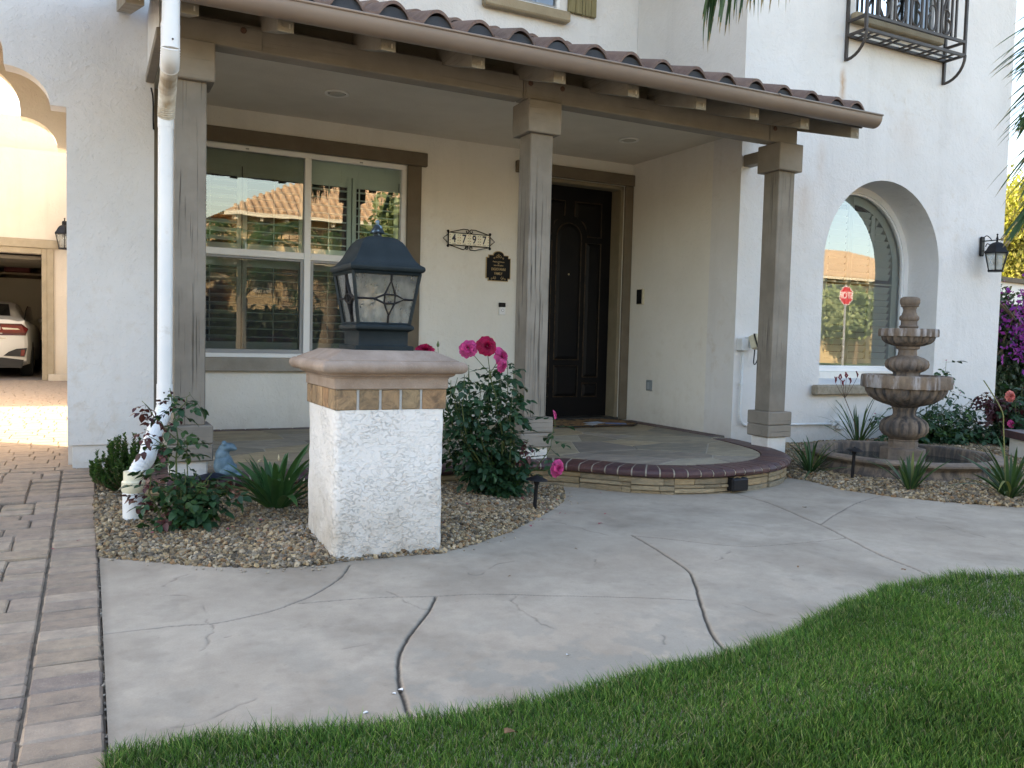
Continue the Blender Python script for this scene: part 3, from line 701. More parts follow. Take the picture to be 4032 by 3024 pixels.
for (a, c_) in ((.661, 1.701), (1.761, 2.599)):
    q = MB(); q.box(a, a+.028, yw+.012, yw+.03, .739, 1.571, .002); q.box(c_-.028, c_, yw+.012, yw+.03, .739, 1.571, .002); q.box(a+.028, c_-.028, yw+.012, yw+.03, .739, .772, .002); q.box(a+.028, c_-.028, yw+.012, yw+.03, 1.552, 1.571, .002)
    for xx in (a+.16, c_-.20): q.box(xx, xx+.05, yw+.004, yw+.012, .741, .752)
    part('screen_frame', q, SCREENF, win)
    for (za, zb) in ((.74, 1.571), (1.633, 2.461)):
        tl_ = .027 if za > 1 else 0
        q = MB(); q.add([(a, yw+.048, za), (c_, yw+.048, za), (c_, yw+.048-tl_, zb), (a, yw+.048-tl_, zb)], [(0, 1, 2, 3)]); part('pane', q, GLASS, win)
        if za < 1: q = MB(); q.add([(a+.028, yw+.022, .772), (c_-.028, yw+.022, .772), (c_-.028, yw+.022, 1.552), (a+.028, yw+.022, 1.552)], [(0, 1, 2, 3)]); part('insect_screen', q, SCRN, win)
    q = MB(); mx = (a+c_)/2+.03; q.box(mx-.006, mx+.006, yw+.046, yw+.052, 1.633, 2.461); part('muntin', q, SHUT, win)
    for zc in (2.475,):
        q = MB(); q.box(mx-.014, mx+.014, yw-.003, yw, zc, zc+.012); part('clip', q, SCREENF, win)
for i, (a, c_) in enumerate(((.66, 1.19), (1.20, 1.725), (1.735, 2.165), (2.175, 2.62))):
    for (za, zb) in ((.745, 1.58), (1.60, 2.36)):
        ang = R(-22) if i == 0 and za < 1 else (R(35) if i == 0 else R(2))
        louvre_panel(win, a, c_, za, zb, yw+.16, SHUT, ang, sec='shutter')
    q = MB(); q.tube([((a+c_)/2, yw+.122, .84), ((a+c_)/2, yw+.122, 1.50)], .005, 6); q.tube([((a+c_)/2, yw+.122, 1.68), ((a+c_)/2, yw+.122, 2.28)], .005, 6); part('tilt_rod', q, SHUT, win)
q = MB(); q.box(.55, 2.70, yw+.145, yw+.175, 2.36, 2.53); part('shutter_header', q, SHUT, win)
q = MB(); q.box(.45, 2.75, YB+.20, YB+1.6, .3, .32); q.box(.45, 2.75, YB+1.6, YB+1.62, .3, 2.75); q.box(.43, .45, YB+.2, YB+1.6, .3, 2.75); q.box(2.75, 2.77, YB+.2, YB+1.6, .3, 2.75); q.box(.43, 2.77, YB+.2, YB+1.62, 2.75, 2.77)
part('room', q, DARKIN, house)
# ---- front door
door = thing('front_door', 'tall dark front door with raised arched panel behind the middle post', 'door')
yd = YB+.17
q = MB(); q.box(3.985, 5.035, yd, yd+.045, .10, 2.522, .003); part('leaf', q, DOORM, door)
def mould(pts, closed=True, r=.011, y=None):
    y = yd-.002 if y is None else y; P_ = [(x, y, z) for x, z in pts]
    if closed: P_.append(P_[0]); P_.append(P_[1])
    q = MB(); q.tube(P_, r, 6, caps=False); return q
def panel_shape(pts, inset=.035, arch=False):
    q = MB(); cx_ = sum(p[0] for p in pts)/len(pts); cz = sum(p[1] for p in pts)/len(pts)
    def ins(p, d): 
        v = Vector((cx_-p[0], cz-p[1]))
        return (p[0]+math.copysign(min(abs(v.x), d), v.x), p[1]+math.copysign(min(abs(v.y), d), v.y))
    a_ = pts; b2 = [ins(p, inset) for p in pts]; n_ = len(pts)
    q.v = [(x, yd-.001, z) for x, z in a_]+[(x, yd-.016, z) for x, z in b2]
    q.f = [(i, (i+1) % n_, n_+(i+1) % n_, n_+i) for i in range(n_)]+[tuple(range(n_, 2*n_))]; q.m = [0]*len(q.f); return q
def rect(x0, x1, z0, z1): return [(x0, z0), (x1, z0), (x1, z1), (x0, z1)]
archp = [(4.362, .712), (4.662, .712)]+arc(4.512, 2.0, .150, 0, 180, 14)
groups = [archp, rect(4.722, 4.908, .528, 1.955), rect(4.116, 4.302, .528, 1.955), rect(4.366, 4.66, .318, .648), rect(4.720, 4.905, .318, .462), rect(4.119, 4.304, .318, .462)]
sp_ = [(4.573, 2.375), (4.905, 2.380), (4.907, 2.022), (4.732, 2.022)]+[(4.512+.225*math.cos(R(a)), 2.012+.225*math.sin(R(a))) for a in (8, 22, 36, 50, 64, 74)]
groups += [sp_, [(9.024-x, z) for x, z in sp_[::-1]]]
for g in groups:
    pn = part('panel', panel_shape(g), DOORM, door)
    part('moulding', mould(g, r=.0075), DOOREDGE, pn)
q = MB(); q.lathe([(.010, 0), (.010, .004), (.006, .007)], n=12); q.v = [(4.51+x, yd-.016-z, 1.612+y_) for x, y_, z in q.v]; part('peephole', q, M('brass', (.6, .5, .3), None, rough=.3, metal=.8), door)
q = MB(); q.box(4.07, 4.095, yd-.05, yd-.035, 1.02, 1.32, .004); q.box(4.065, 4.10, yd-.03, yd-.001, 1.30, 1.42, .004); q.tube([(4.082, yd-.002, 1.05), (4.082, yd-.04, 1.05)], .008, 6); part('handle', q, BLACK, door)
q = MB()
for (x0, x1, d0) in ((5.036, 5.055, .135), (5.055, 5.0745, .10)): q.box(x0, x1-.001, YB+.002, YB+.19-(.135-d0), .081, 2.56, .003)
for (x0, x1, d0) in ((3.966, 3.985, .135), (3.932, 3.965, .10)): q.box(x0, x1-.001, YB+.002, YB+.19-(.135-d0), .081, 2.56, .003)
q.box(3.932, 5.073, YB+.002, YB+.155, 2.524, 2.562, .003); part('jamb', q, M('jamb_paint', (.20, .165, .11), (.24, .20, .14), 6, .7), house)
q = MB(); q.box(3.93, 5.075, YB-.02, YB+.22, .079, .108, .004); part('threshold', q, M('dark_threshold', (.03, .028, .026), (.05, .045, .04), 20, .5), house)
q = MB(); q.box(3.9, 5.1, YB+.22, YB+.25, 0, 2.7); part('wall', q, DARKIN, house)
# ---- upper window with board shutter
q = MB(); q.box(3.36, 4.305, YB-.10, YB-.001, 4.09, 4.195, .015); part('sill', q, TRIM2, house)
uw = thing('upper_window', 'white-framed window in the upper storey above the tiled porch roof', 'window')
q = MB(); q.box(UX0, UX1, YB-.01, YB+.06, 4.197, 4.235, .004); q.box(UX1-.04, UX1, YB-.01, YB+.06, 4.236, 5.4, .004); q.box(UX0, UX0+.04, YB-.01, YB+.06, 4.236, 5.4, .004); q.box(UX0, UX1, YB+.0, YB+.06, 5.36, 5.4); part('frame', q, VINYL, uw)
q = MB(); q.add([(UX0+.04, YB+.03, 4.235), (UX1-.04, YB+.03, 4.235), (UX1-.04, YB+.03, 5.36), (UX0+.04, YB+.03, 5.36)], [(0, 1, 2, 3)]); part('pane', q, GLASS, uw)
q = MB(); q.box(UX0+.04, UX1-.04, YB+.012, YB+.024, 4.236, 4.26); part('screen_frame', q, SCREENF, uw)
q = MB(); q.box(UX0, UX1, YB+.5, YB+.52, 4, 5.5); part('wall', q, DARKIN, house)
sh = thing('board_shutter', 'olive plank shutter beside the upper window', 'shutter')
for (a, c_) in ((4.312, 4.384), (4.390, 4.462), (4.468, 4.500), (4.506, 4.566), (4.572, 4.634)):
    q = MB(); q.box(a, c_, YB-.045, YB-.002, 4.215+rnd.uniform(-.004, .004), 5.5, .003); part('plank', q, M('olive_plank', (.20, .17, .085), (.27, .23, .125), 7, .8, .003, 60, stretch=(6, 6, .6)) if 'olive_plank' not in bpy.data.materials else bpy.data.materials['olive_plank'], sh)
# ---- arched bay window
FY = 6.14
aw = thing('arched_window', 'tall arched window with closed pale plantation shutters behind the fountain', 'window')
def ringp(r0, r1, z0, y0, y1, n=30):
    o_ = [(NX+r0, z0)]+arc(NX, NZ, r0, 0, 180, n)+[(NX-r0, z0)]
    i_ = [(NX-r1, z0+(r0-r1)*0)]+arc(NX, NZ, r1, 180, 0, n)+[(NX+r1, z0)]
    q = MB(); q.prism([o_+i_], y0, y1); return q
q = ringp(.8285, .765, .705, FY, FY+.05); q.box(NX-.8285, NX+.8285, FY-.003, FY+.05, .668, .7045, .003); part('frame', q, VINYL, aw)
q = ringp(.764, .742, .727, FY+.012, FY+.05); q.box(NX-.764, NX+.764, FY+.010, FY+.05, .705, .7268, .002); part('sash', q, VINYL, aw)
gp = [(NX+.742, .727)]+arc(NX, NZ, .742, 0, 180, 30)+[(NX-.742, .727)]
q = MB(); q.v = [(x, FY+.035, z) for x, z in gp]; q.f = [tuple(range(len(gp)))]; q.m = [0]; part('pane', q, GLASSA, aw)
q = MB(); q.box(NX-.007, NX+.007, FY+.041, FY+.048, .73, 2.485); q.box(NX-.74, NX+.74, FY+.041, FY+.048, 1.585, 1.600); part('muntin', q, SHUT, aw)
SY = FY+.085
q = MB(); ro = .76
q.prism([[(NX+ro, .70)]+arc(NX, NZ, ro, 0, 180, 26)+[(NX-ro, .70)]+[(NX-.66, .70)]+arc(NX, NZ, .66, 180, 0, 26)+[(NX+.66, .70)]], SY-.015, SY+.015); q.box(NX-.66, NX+.66, SY-.015, SY+.015, .70, .80); part('shutter_frame', q, SHUT, aw)
cols_ = [(-.66, -.34), (-.33, -.01), (.01, .33), (.34, .66)]
q = MB()
for x_ in (-.335, 0.0, .335): q.box(NX+x_-.03, NX+x_+.03, SY-.014, SY+.014, .80, NZ+math.sqrt(max(0, .66**2-x_*x_))-.002, .002)
part('shutter_stile', q, SHUT, aw)
for (a, c_) in cols_:
    zt = lambda x_: NZ+math.sqrt(max(0.0, .66**2-x_*x_))
    z = .835
    while z < NZ+.60:
        xa, xb = a+.03, c_-.03
        if abs(z-1.60) < .03: z += .070; continue
        lim = math.sqrt(max(0, .66**2-max(0, z+.02-NZ)**2)); xa_, xb_ = max(xa, -lim), min(xb, lim)
        if xb_-xa_ > .05:
            q = MB(); ang = R(62); m_ = Matrix.Translation((NX+(xa_+xb_)/2, SY, z)) @ Matrix.Rotation(-ang, 4, 'X')
            q.box(-(xb_-xa_)/2, (xb_-xa_)/2, -.036, .036, -.0045, .0045, .003, mat=m_); part('louvre', q, SHUT, aw)
        z += .070
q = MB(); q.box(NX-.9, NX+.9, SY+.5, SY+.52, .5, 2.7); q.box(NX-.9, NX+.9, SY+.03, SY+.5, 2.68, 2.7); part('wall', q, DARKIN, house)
q = MB(); q.box(NX-NR, NX+NR, YBAY+.30, YBAY+.38, .50, .6675); part('sill_upstand', q, ST_PORCH, house)
q = MB(); q.v = [(NX-NR, YBAY+.003, .500), (NX+NR, YBAY+.003, .5), (NX+NR, YBAY+.003, .560), (NX-NR, YBAY+.003, .560), (NX-NR, YBAY+.30, .5), (NX+NR, YBAY+.30, .5), (NX+NR, YBAY+.30, .60), (NX-NR, YBAY+.30, .60)]
q.f = [(0, 1, 2, 3), (4, 7, 6, 5), (3, 2, 6, 7), (0, 4, 5, 1), (0, 3, 7, 4), (1, 5, 6, 2)]; q.m = [0]*6; part('sill_slope', q, ST_FRONT, house)
q = MB(); q.box(6.145, 8.005, YBAY-.075, YBAY-.001, .455, .553, .014); part('sill', q, M('stone_sill', (.26, .225, .17), (.36, .315, .25), 24, .92, .008, 70), house)
# wall fittings in the porch: recessed lights
for i, (x, y_) in enumerate(((1.732, 6.535), (4.496, 6.55))):
    t = thing('recessed_light', ('recessed ceiling light above the large porch window', 'recessed ceiling light in front of the dark door')[i], 'ceiling light', 'recessed lights in the porch ceiling')
    q = MB(); q.lathe([(.095, 0), (.095, -.008), (.085, -.012), (.075, -.010), (.072, .0)], (x, y_, 2.7985), 32); part('trim_ring', q, bpy.data.materials.get('light_ring') or M('light_ring', (.80, .78, .74), None, rough=.4), t, smooth=True)
    q = MB(); q.lathe([(.071, -.004), (.05, -.0125), (.001, -.014)], (x, y_, 2.7985), 32); part('lens', q, M('light_lens', (.42, .40, .35), None, rough=.4) if 'light_lens' not in bpy.data.materials else bpy.data.materials['light_lens'], t, smooth=True)
# loose cable by the beam end
q = MB(); q.tube([(.372, YW-.012, 2.52), (.382, YW-.014, 2.47), (.386, YW-.012, 2.40), (.385, YW-.01, 2.31), (.388, YW-.01, 2.25)], .005, 6); tag(q.build('cable', BLACK, smooth=True), 'short black cable hanging down the wall beside the white downspout', 'cable')
# ================================================================ porch step: coping bricks, flagstones, stacked-stone riser
porch = thing('porch_step', 'low flagstone porch with a rounded front edged in dark red brick', 'porch')
OUT = [(.27, 6.10), (.27, 5.35), (.275, 5.08), (.36, 4.975), (.60, 4.965), (1.2, 4.965), (2.0, 4.965), (2.55, 4.965), (2.78, 4.945), (2.93, 4.85), (3.06, 4.70), (3.20, 4.535), (3.36, 4.41), (3.56, 4.325), (3.80, 4.29), (4.10, 4.31), (4.38, 4.39), (4.62, 4.53), (4.83, 4.74), (4.97, 5.0), (5.07, 5.35), (5.14, 5.74)]
SP = smooth_path([(x, y, 0) for x, y in OUT], 14)
L_ = [0]
for i in range(1, len(SP)): L_.append(L_[-1]+(SP[i]-SP[i-1]).length)
def on_path(s):
    s = max(0, min(L_[-1]-1e-6, s)); i = max(j for j in range(len(L_)) if L_[j] <= s) if s > 0 else 0
    i = min(i, len(SP)-2); t = (s-L_[i])/(L_[i+1]-L_[i]); p = SP[i].lerp(SP[i+1], t); d = (SP[min(i+2, len(SP)-1)]-SP[max(i-1, 0)]).normalized()
    return p, Vector((-d.y, d.x, 0))           # inward normal (path runs so the porch lies to its left)
def sweep_piece(mb, s0, s1, prof, n=1, mi=0):
    k = len(prof); vs = []
    for a in range(n+1):
        p, nn_ = on_path(s0+(s1-s0)*a/n)
        for (d, z) in prof: vs.append((p.x+nn_.x*d, p.y+nn_.y*d, z))
    fs = []
    for a in range(n):
        for i in range(k): fs.append((a*k+i, a*k+(i+1) % k, (a+1)*k+(i+1) % k, (a+1)*k+i))
    fs += [tuple(range(k))[::-1], tuple(n*k+i for i in range(k))]
    mb.add(vs, fs, mi)
def brick_mat():
    m, nt, b_, P = new_mat('coping_brick'); c = rand_hue(nt, [(.085, .038, .036), (.060, .032, .040), (.105, .050, .042), (.072, .040, .048), (.095, .040, .034)])
    n = noise_tex(nt, P, 30, 5, .7); c = mixc(nt, 1.0, c, ramp(nt, n.outputs[0], [(.3, (.7, .7, .75)), (.7, (1.3, 1.25, 1.2))]), 'MULTIPLY')
    nt.links.new(c, b_.inputs['Base Color']); b_.inputs['Roughness'].default_value = .48; b_.inputs['Specular IOR Level'].default_value = .4; bump(nt, b_, n.outputs[0], .0025); return m
BRK = brick_mat(); MORT = M('pale_mortar', (.36, .32, .25), (.46, .41, .33), 40, .95, .002, 150)
prof = [(.205, ZF+.003), (.035, ZF+.003), (.008, ZF-.002), (-.009, ZF-.014), (-.014, ZF-.030), (-.009, ZF-.046), (.008, ZF-.056), (.205, ZF-.056)]
mprof = [(d+(.003 if d < .2 else -.01), z-(.003 if z > .05 else -.003)) for d, z in prof]
q = MB(); sweep_piece(q, 0, L_[-1], mprof, 160); part('mortar', q, MORT, porch)
s = .01
while s < L_[-1]-.09:
    q = MB(); w_ = rnd.uniform(.078, .084); sweep_piece(q, s, s+w_, [(d+rnd.uniform(-.0015, .0015), z+rnd.uniform(-.0008, .0008)) for d, z in prof], 2); part('coping_brick', q, BRK, porch, smooth=True, angle=35); s += w_+.010
def rstone():
    m, nt, b_, P = new_mat('ledge_stone'); c = rand_hue(nt, [(.30, .235, .145), (.37, .30, .20), (.24, .20, .14), (.40, .30, .18), (.28, .25, .19)])
    n = noise_tex(nt, mapping(nt, P, (6, 6, 26)), 3, 6, .7); c = mixc(nt, 1.0, c, ramp(nt, n.outputs[0], [(.3, (.6, .58, .55)), (.7, (1.25, 1.2, 1.15))]), 'MULTIPLY')
    nt.links.new(c, b_.inputs['Base Color']); b_.inputs['Roughness'].default_value = .9; bump(nt, b_, n.outputs[0], .008); return m
LEDGE = rstone()
q = MB(); sweep_piece(q, 0, L_[-1], [(.20, .022), (.052, .022), (.052, GZ-.06), (.20, GZ-.06)], 100); part('mortar', q, M('riser_dark_mortar', (.10, .08, .055), (.15, .12, .085), 30, .95), porch)  # dark brown mortar backing the joints between the ledge stones
s = 0.0; rows = 4
while s < L_[-1]:
    seg = rnd.uniform(.28, .52)
    if rnd.random() < .16 and s > 3.5:     # a wedge of broken flagstone set upright
        pass
    zt = .021; zc = GZ-.04; hs = [rnd.uniform(.02, .045) for _ in range(rows)]; tot = sum(hs); z = zc
    for h in hs:
        h = h/tot*(zt-zc); a = s
        while a < s+seg-.03:
            b_ = min(a+rnd.uniform(.10, .34), s+seg); o_ = rnd.uniform(-.008, .008)
            q = MB(); sweep_piece(q, a+.0015, min(b_, L_[-1])-.0015, [(.10, z+h-.002), (.026+o_, z+h-.002), (.020+o_, z+h-.007), (.020+o_+rnd.uniform(-.004, .004), z+.006), (.027+o_, z+.0015), (.10, z+.0015)], 4); part('ledge_stone', q, LEDGE, porch); a = b_
            if a >= L_[-1]-.03: break
        z += h
    s += seg
# flagstones: irregular, one piece each
inner = []
for k in range(120):
    p, nn_ = on_path(L_[-1]*k/119); inner.append((p.x+nn_.x*.212, p.y+nn_.y*.212))
inner = [p for p in inner if p[1] < 7.3]
region = inner+[(5.172, 5.86), (5.172, 7.30), (5.172, 7.335), (.48, 7.335), (.48, 6.2)]
def clip(poly, nx_, ny_, c_):            # keep points with n.p <= c
    out = []
    for i in range(len(poly)):
        a, b_ = poly[i], poly[(i+1) % len(poly)]; da = a[0]*nx_+a[1]*ny_-c_; db = b_[0]*nx_+b_[1]*ny_-c_
        if da <= 0: out.append(a)
        if (da < 0 < db) or (db < 0 < da):
            t = da/(da-db); out.append((a[0]+(b_[0]-a[0])*t, a[1]+(b_[1]-a[1])*t))
    return out
fr2 = random.Random(12); seeds = []
while len(seeds) < 62:
    p = (fr2.uniform(.3, 5.2), fr2.uniform(4.4, 7.4))
    if all((p[0]-a[0])**2+((p[1]-a[1])*1.35)**2 > .27**2 for a in seeds): seeds.append(p)
def flag_mat():
    m, nt, b_, P = new_mat('flagstone'); c = rand_hue(nt, [(.34, .29, .21), (.22, .20, .165), (.40, .32, .21), (.27, .235, .21), (.37, .33, .26), (.19, .165, .15), (.42, .36, .25)])
    n = noise_tex(nt, mapping(nt, P, (1, 2.2, 1)), 5, 7, .7, .6); c = mixc(nt, 1.0, c, ramp(nt, n.outputs[0], [(.3, (.62, .62, .66)), (.7, (1.25, 1.2, 1.1))]), 'MULTIPLY')
    nt.links.new(c, b_.inputs['Base Color']); b_.inputs['Roughness'].default_value = .62; b_.inputs['Specular IOR Level'].default_value = .35
    pr = bump(nt, b_, n.outputs[0], .008); bump(nt, b_, noise_tex(nt, P, 80, 4, .6).outputs[0], .0015, 1, pr); return m
FLAG = flag_mat()
def shrink(poly, d):
    n_ = len(poly); area = sum(poly[i][0]*poly[(i+1) % n_][1]-poly[(i+1) % n_][0]*poly[i][1] for i in range(n_))
    sg = 1 if area > 0 else -1; out = []
    for i in range(n_):
        a, b_, c_ = Vector(poly[i-1]), Vector(poly[i]), Vector(poly[(i+1) % n_])
        e1 = (b_-a); e2 = (c_-b_)
        if e1.length < 1e-6 or e2.length < 1e-6: out.append(tuple(b_)); continue
        e1.normalize(); e2.normalize(); n1 = Vector((-e1.y, e1.x))*sg; n2 = Vector((-e2.y, e2.x))*sg; v = n1+n2
        if v.length < .2: out.append(tuple(b_)); continue
        v = v.normalized()*d/max(.45, math.sqrt(max(0.01, (1+n1.dot(n2))/2))); out.append((b_.x+v.x, b_.y+v.y))
    return out
for i, a in enumerate(seeds):
    cell = region
    for j, b_ in enumerate(seeds):
        if i == j: continue
        nx_, ny_ = b_[0]-a[0], b_[1]-a[1]; l = math.hypot(nx_, ny_)
        if l > 2.4: continue
        nx_ /= l; ny_ /= l; mid = ((a[0]+b_[0])/2*nx_+(a[1]+b_[1])/2*ny_); cell = clip(cell, nx_, ny_, mid-.0045)
        if len(cell) < 3: break
    if len(cell) < 3: continue
    cl = [cell[0]]
    for p in cell[1:]:
        if math.hypot(p[0]-cl[-1][0], p[1]-cl[-1][1]) > .012: cl.append(p)
    ar = abs(sum(cl[k][0]*cl[(k+1) % len(cl)][1]-cl[(k+1) % len(cl)][0]*cl[k][1] for k in range(len(cl))))/2
    if len(cl) < 3 or ar < .004: continue
    top = shrink(cl, .003); q = MB(); n_ = len(cl); zz = ZF+fr2.uniform(-.002, .001)
    q.v = [(x, y, ZF-.03) for x, y in cl]+[(x, y, zz-.003) for x, y in cl]+[(x, y, zz) for x, y in top]; tri = tessellate_polygon([[Vector((x, y, 0)) for x, y in top]])
    q.f = [(k, (k+1) % n_, n_+(k+1) % n_, n_+k) for k in range(n_)]+[(n_+k, n_+(k+1) % n_, 2*n_+(k+1) % n_, 2*n_+k) for k in range(n_)]+[tuple(2*n_+t for t in tt) for tt in tri]
    q.m = [0]*len(q.f); part('flagstone', q, FLAG, porch)
q = MB(); q.prism([region], ZF-.05, ZF-.0035, 'z'); part('grout', q, M('flag_grout', (.36, .32, .26), (.44, .39, .32), 20, .95, .002, 90), porch)
DKB = M('dark_brick_border', (.045, .032, .038), (.085, .055, .055), 18, .6, .003, 60)
x = .40
while x < 3.92: q = MB(); q.box(x, x+.195, 7.338, 7.446, ZF-.03, ZF+.002+rnd.uniform(-.001, .001), .004); part('border_brick', q, BRK, porch); x += .203
for k in range(13):
    y_ = 5.86+k*.113; q = MB(); q.box(5.03, 5.178, y_, y_+.104, ZF-.03, ZF+.0035, .004); part('border_brick', q, BRK, porch)
# step light
sl_t = thing('step_light', 'small black light box fixed under the brick edge of the rounded step', 'light')
q = MB(); q.box(3.850, 3.990, 4.262, 4.318, -.072, .018, .006); part('housing', q, BLACK, sl_t)
q = MB(); q.box(3.856, 3.984, 4.254, 4.2618, -.064, .010, .003); part('lens', q, M('black_lens', (.01, .01, .012), None, rough=.12, spec=.6), sl_t)
q = MB(); q.tube([(3.87, 4.275, .018), (3.89, 4.262, .030), (3.915, 4.258, .022), (3.93, 4.27, .026)], .003, 6); part('wire', q, M('copper_wire', (.22, .13, .06), (.3, .2, .1), 60, .5), sl_t)

# ================================================================ white pedestal with tiled band and precast cap
PX, PY = K2((1.118, 3.516)); k_ = KK
def kz(z): return CH-(CH-z)*KK
ped = thing('pedestal', 'white stucco pedestal with a tile band and moulded stone cap carrying the lantern', 'pedestal')
hb = .2387*KK
q = MB(); NSEG = 34; zt = kz(.614)
V_ = []; F_ = []
ring_n = 4*NSEG
for iz in range(31):
    z = GZ-.06+(zt-GZ+.06)*iz/30
    for sd in range(4):
        for k in range(NSEG):
            t = -1+2*k/NSEG; x, y = [(t, -1), (1, t), (-t, 1), (-1, -t)][sd]
            L2 = (abs(x)**14+abs(y)**14)**(1/14); x, y = x/L2, y/L2
            nz = noise.noise((x*hb*7+3, y*hb*7, z*7))*.0045+noise.noise((x*hb*22, y*hb*22+5, z*22))*.0025
            lo = .0
            if z < GZ+.04: lo = max(0, noise.noise((x*6, y*6, 9)))*.02*(1 if z < GZ+.02 else .4)
            V_.append((PX+x*(hb+nz-lo), PY+y*(hb+nz-lo), z))
for iz in range(30):
    for k in range(ring_n): F_.append((iz*ring_n+k, iz*ring_n+(k+1) % ring_n, (iz+1)*ring_n+(k+1) % ring_n, (iz+1)*ring_n+k))
F_.append(tuple(30*ring_n+k for k in range(ring_n))); q.v = V_; q.f = F_; q.m = [0]*len(F_)
part('body', q, ST_PED, ped, smooth=True, angle=50)
q = MB(); ht = hb-.004; q.box(PX-ht, PX+ht, PY-ht, PY+ht, zt-.002, kz(.698)); part('grout_band', q, M('grey_grout', (.42, .43, .43), (.50, .51, .51), 40, .9, .002, 120), ped)
def tmat():
    m, nt, b_, P = new_mat('slate_tile'); c = rand_hue(nt, [(.33, .20, .115), (.25, .185, .12), (.40, .27, .165), (.23, .16, .10), (.36, .28, .18)])
    n = noise_tex(nt, P, 17, 6, .7, 1.0); c = mixc(nt, 1.0, c, ramp(nt, n.outputs[0], [(.34, (.50, .50, .50)), (.60, (1.2, 1.15, 1.05))]), 'MULTIPLY')
    nt.links.new(c, b_.inputs['Base Color']); b_.inputs['Roughness'].default_value = .7; bump(nt, b_, n.outputs[0], .006); return m
STILE = tmat()
xs_ = [(-.236, -.162), (-.150, -.078), (-.068, .0), (.012, .078), (.087, .152), (.160, .236)]
xs_ = [(-.233, -.153), (-.141, -.066), (-.056, .018), (.028, .098), (.109, .174), (.184, .233)]
xs_ = [(-.235, -.152), (-.140, -.058), (-.046, .030), (.042, .120), (.131, .235)]
for sd in range(4):
    mt = Matrix.Translation((PX, PY, 0)) @ Matrix.Rotation(sd*PI/2, 4, 'Z')
    for (a, c_) in xs_:
        q = MB(); q.box(a*KK, c_*KK, -ht-.006-rnd.uniform(0, .002), -ht+.004, zt+.001, kz(.698)-.001, .003, mat=mt); part('tile', q, STILE, ped)
CAPM = M('precast_cap_stone', (.27, .205, .165), (.38, .30, .25), 7, .8, .003, 110, extra=lambda nt, P, c: mixc(nt, ramp(nt, noise_tex(nt, P, 60, 4, .7).outputs[0], [(.60, (0, 0, 0)), (.72, (.45, .45, .45))]), c, (.52, .43, .36)))
zz = kz
pf = [(.243, .6985), (.247, .702), (.247, .741), (.250, .744), (.250, .748), (.258, .750), (.266, .755), (.270, .761), (.270, .764)]+[(.285+.0255*math.cos(R(a)), .790+.0255*math.sin(R(a))) for a in range(-88, 81, 12)]+[(.2865, .8150), (.2855, .8105), (.2825, .8105), (.2810, .8185), (.215, .8500), (.205, .8565)]
q = MB()
def sqring(h, z, r=.018):
    out = []
    for (cx_, cy_, a0) in ((h-r, -(h-r), -90), (h-r, h-r, 0), (-(h-r), h-r, 90), (-(h-r), -(h-r), 180)):
        for a in (0, 30, 60, 90): out.append((PX+cx_+r*math.cos(R(a0+a)), PY+cy_+r*math.sin(R(a0+a)), z))
    return out
rings = [sqring(h*KK, zz(z), .012) for h, z in pf]; nr = 16
q.v = [p for r_ in rings for p in r_]
q.f = [(i*nr+k, i*nr+(k+1) % nr, (i+1)*nr+(k+1) % nr, (i+1)*nr+k) for i in range(len(rings)-1) for k in range(nr)]+[tuple(range(nr))[::-1], tuple((len(rings)-1)*nr+k for k in range(nr))]; q.m = [0]*len(q.f)
part('cap', q, CAPM, ped, smooth=True, angle=16)
# ================================================================ lantern
LX, LY = K2((1.122, 3.53))
lan = thing('lantern', 'large four-sided dark metal lantern with leaded glass on the white pedestal', 'lantern')
def sq_stack(mb, pf, r=.006, mat=None):
    rings = []
    for h, z in pf:
        h *= KK; out = []
        rr = min(r, h*.3)
        for (cx_, cy_, a0) in ((h-rr, -(h-rr), -90), (h-rr, h-rr, 0), (-(h-rr), h-rr, 90), (-(h-rr), -(h-rr), 180)):
            for a in (0, 45, 90): out.append((LX+cx_+rr*math.cos(R(a0+a)), LY+cy_+rr*math.sin(R(a0+a)), zz(z)))
        rings.append(out)
    nr = 12; mb.add([p for r_ in rings for p in r_], [(i*nr+k, i*nr+(k+1) % nr, (i+1)*nr+(k+1) % nr, (i+1)*nr+k) for i in range(len(rings)-1) for k in range(nr)]+[tuple(range(nr))[::-1], tuple((len(rings)-1)*nr+k for k in range(nr))])
q = MB(); sq_stack(q, [(.130, .8567), (.130, .874), (.128, .876), (.111, .8765), (.110, .879), (.110, .932), (.113, .937), (.121, .940), (.129, .946), (.131, .953), (.129, .960), (.121, .966), (.113, .967)], .004)
part('base', q, LANT, lan, smooth=True, angle=32)
q = MB(); sq_stack(q, [(.149, 1.186), (.153, 1.189), (.161, 1.193), (.165, 1.200), (.165, 1.208), (.161, 1.2155), (.155, 1.2185), (.147, 1.224), (.134, 1.238), (.122, 1.257), (.111, 1.279), (.100, 1.302), (.086, 1.322), (.070, 1.336), (.052, 1.343), (.034, 1.3465), (.012, 1.348)], .004)
part('roof', q, LANT, lan, smooth=True, angle=32)
q = MB(); q.lathe([(.022, 1.345), (.022, 1.366), (.038, 1.366), (.037, 1.371), (.030, 1.380), (.025, 1.392), (.021, 1.402), (.012, 1.408), (.006, 1.411), (.006, 1.414), (.0105, 1.418), (.012, 1.424), (.009, 1.430), (.002, 1.433)], (0, 0, 0), 20)
q.v = [(LX+x*.85*KK, LY+y*.85*KK, zz(1.345+(z-1.345)*.86)) for x, y, z in q.v]; part('finial', q, VERDI, lan, smooth=True, angle=50)
hb0, hb1, zb0, zb1 = .113*KK, .147*KK, zz(.966), zz(1.187)
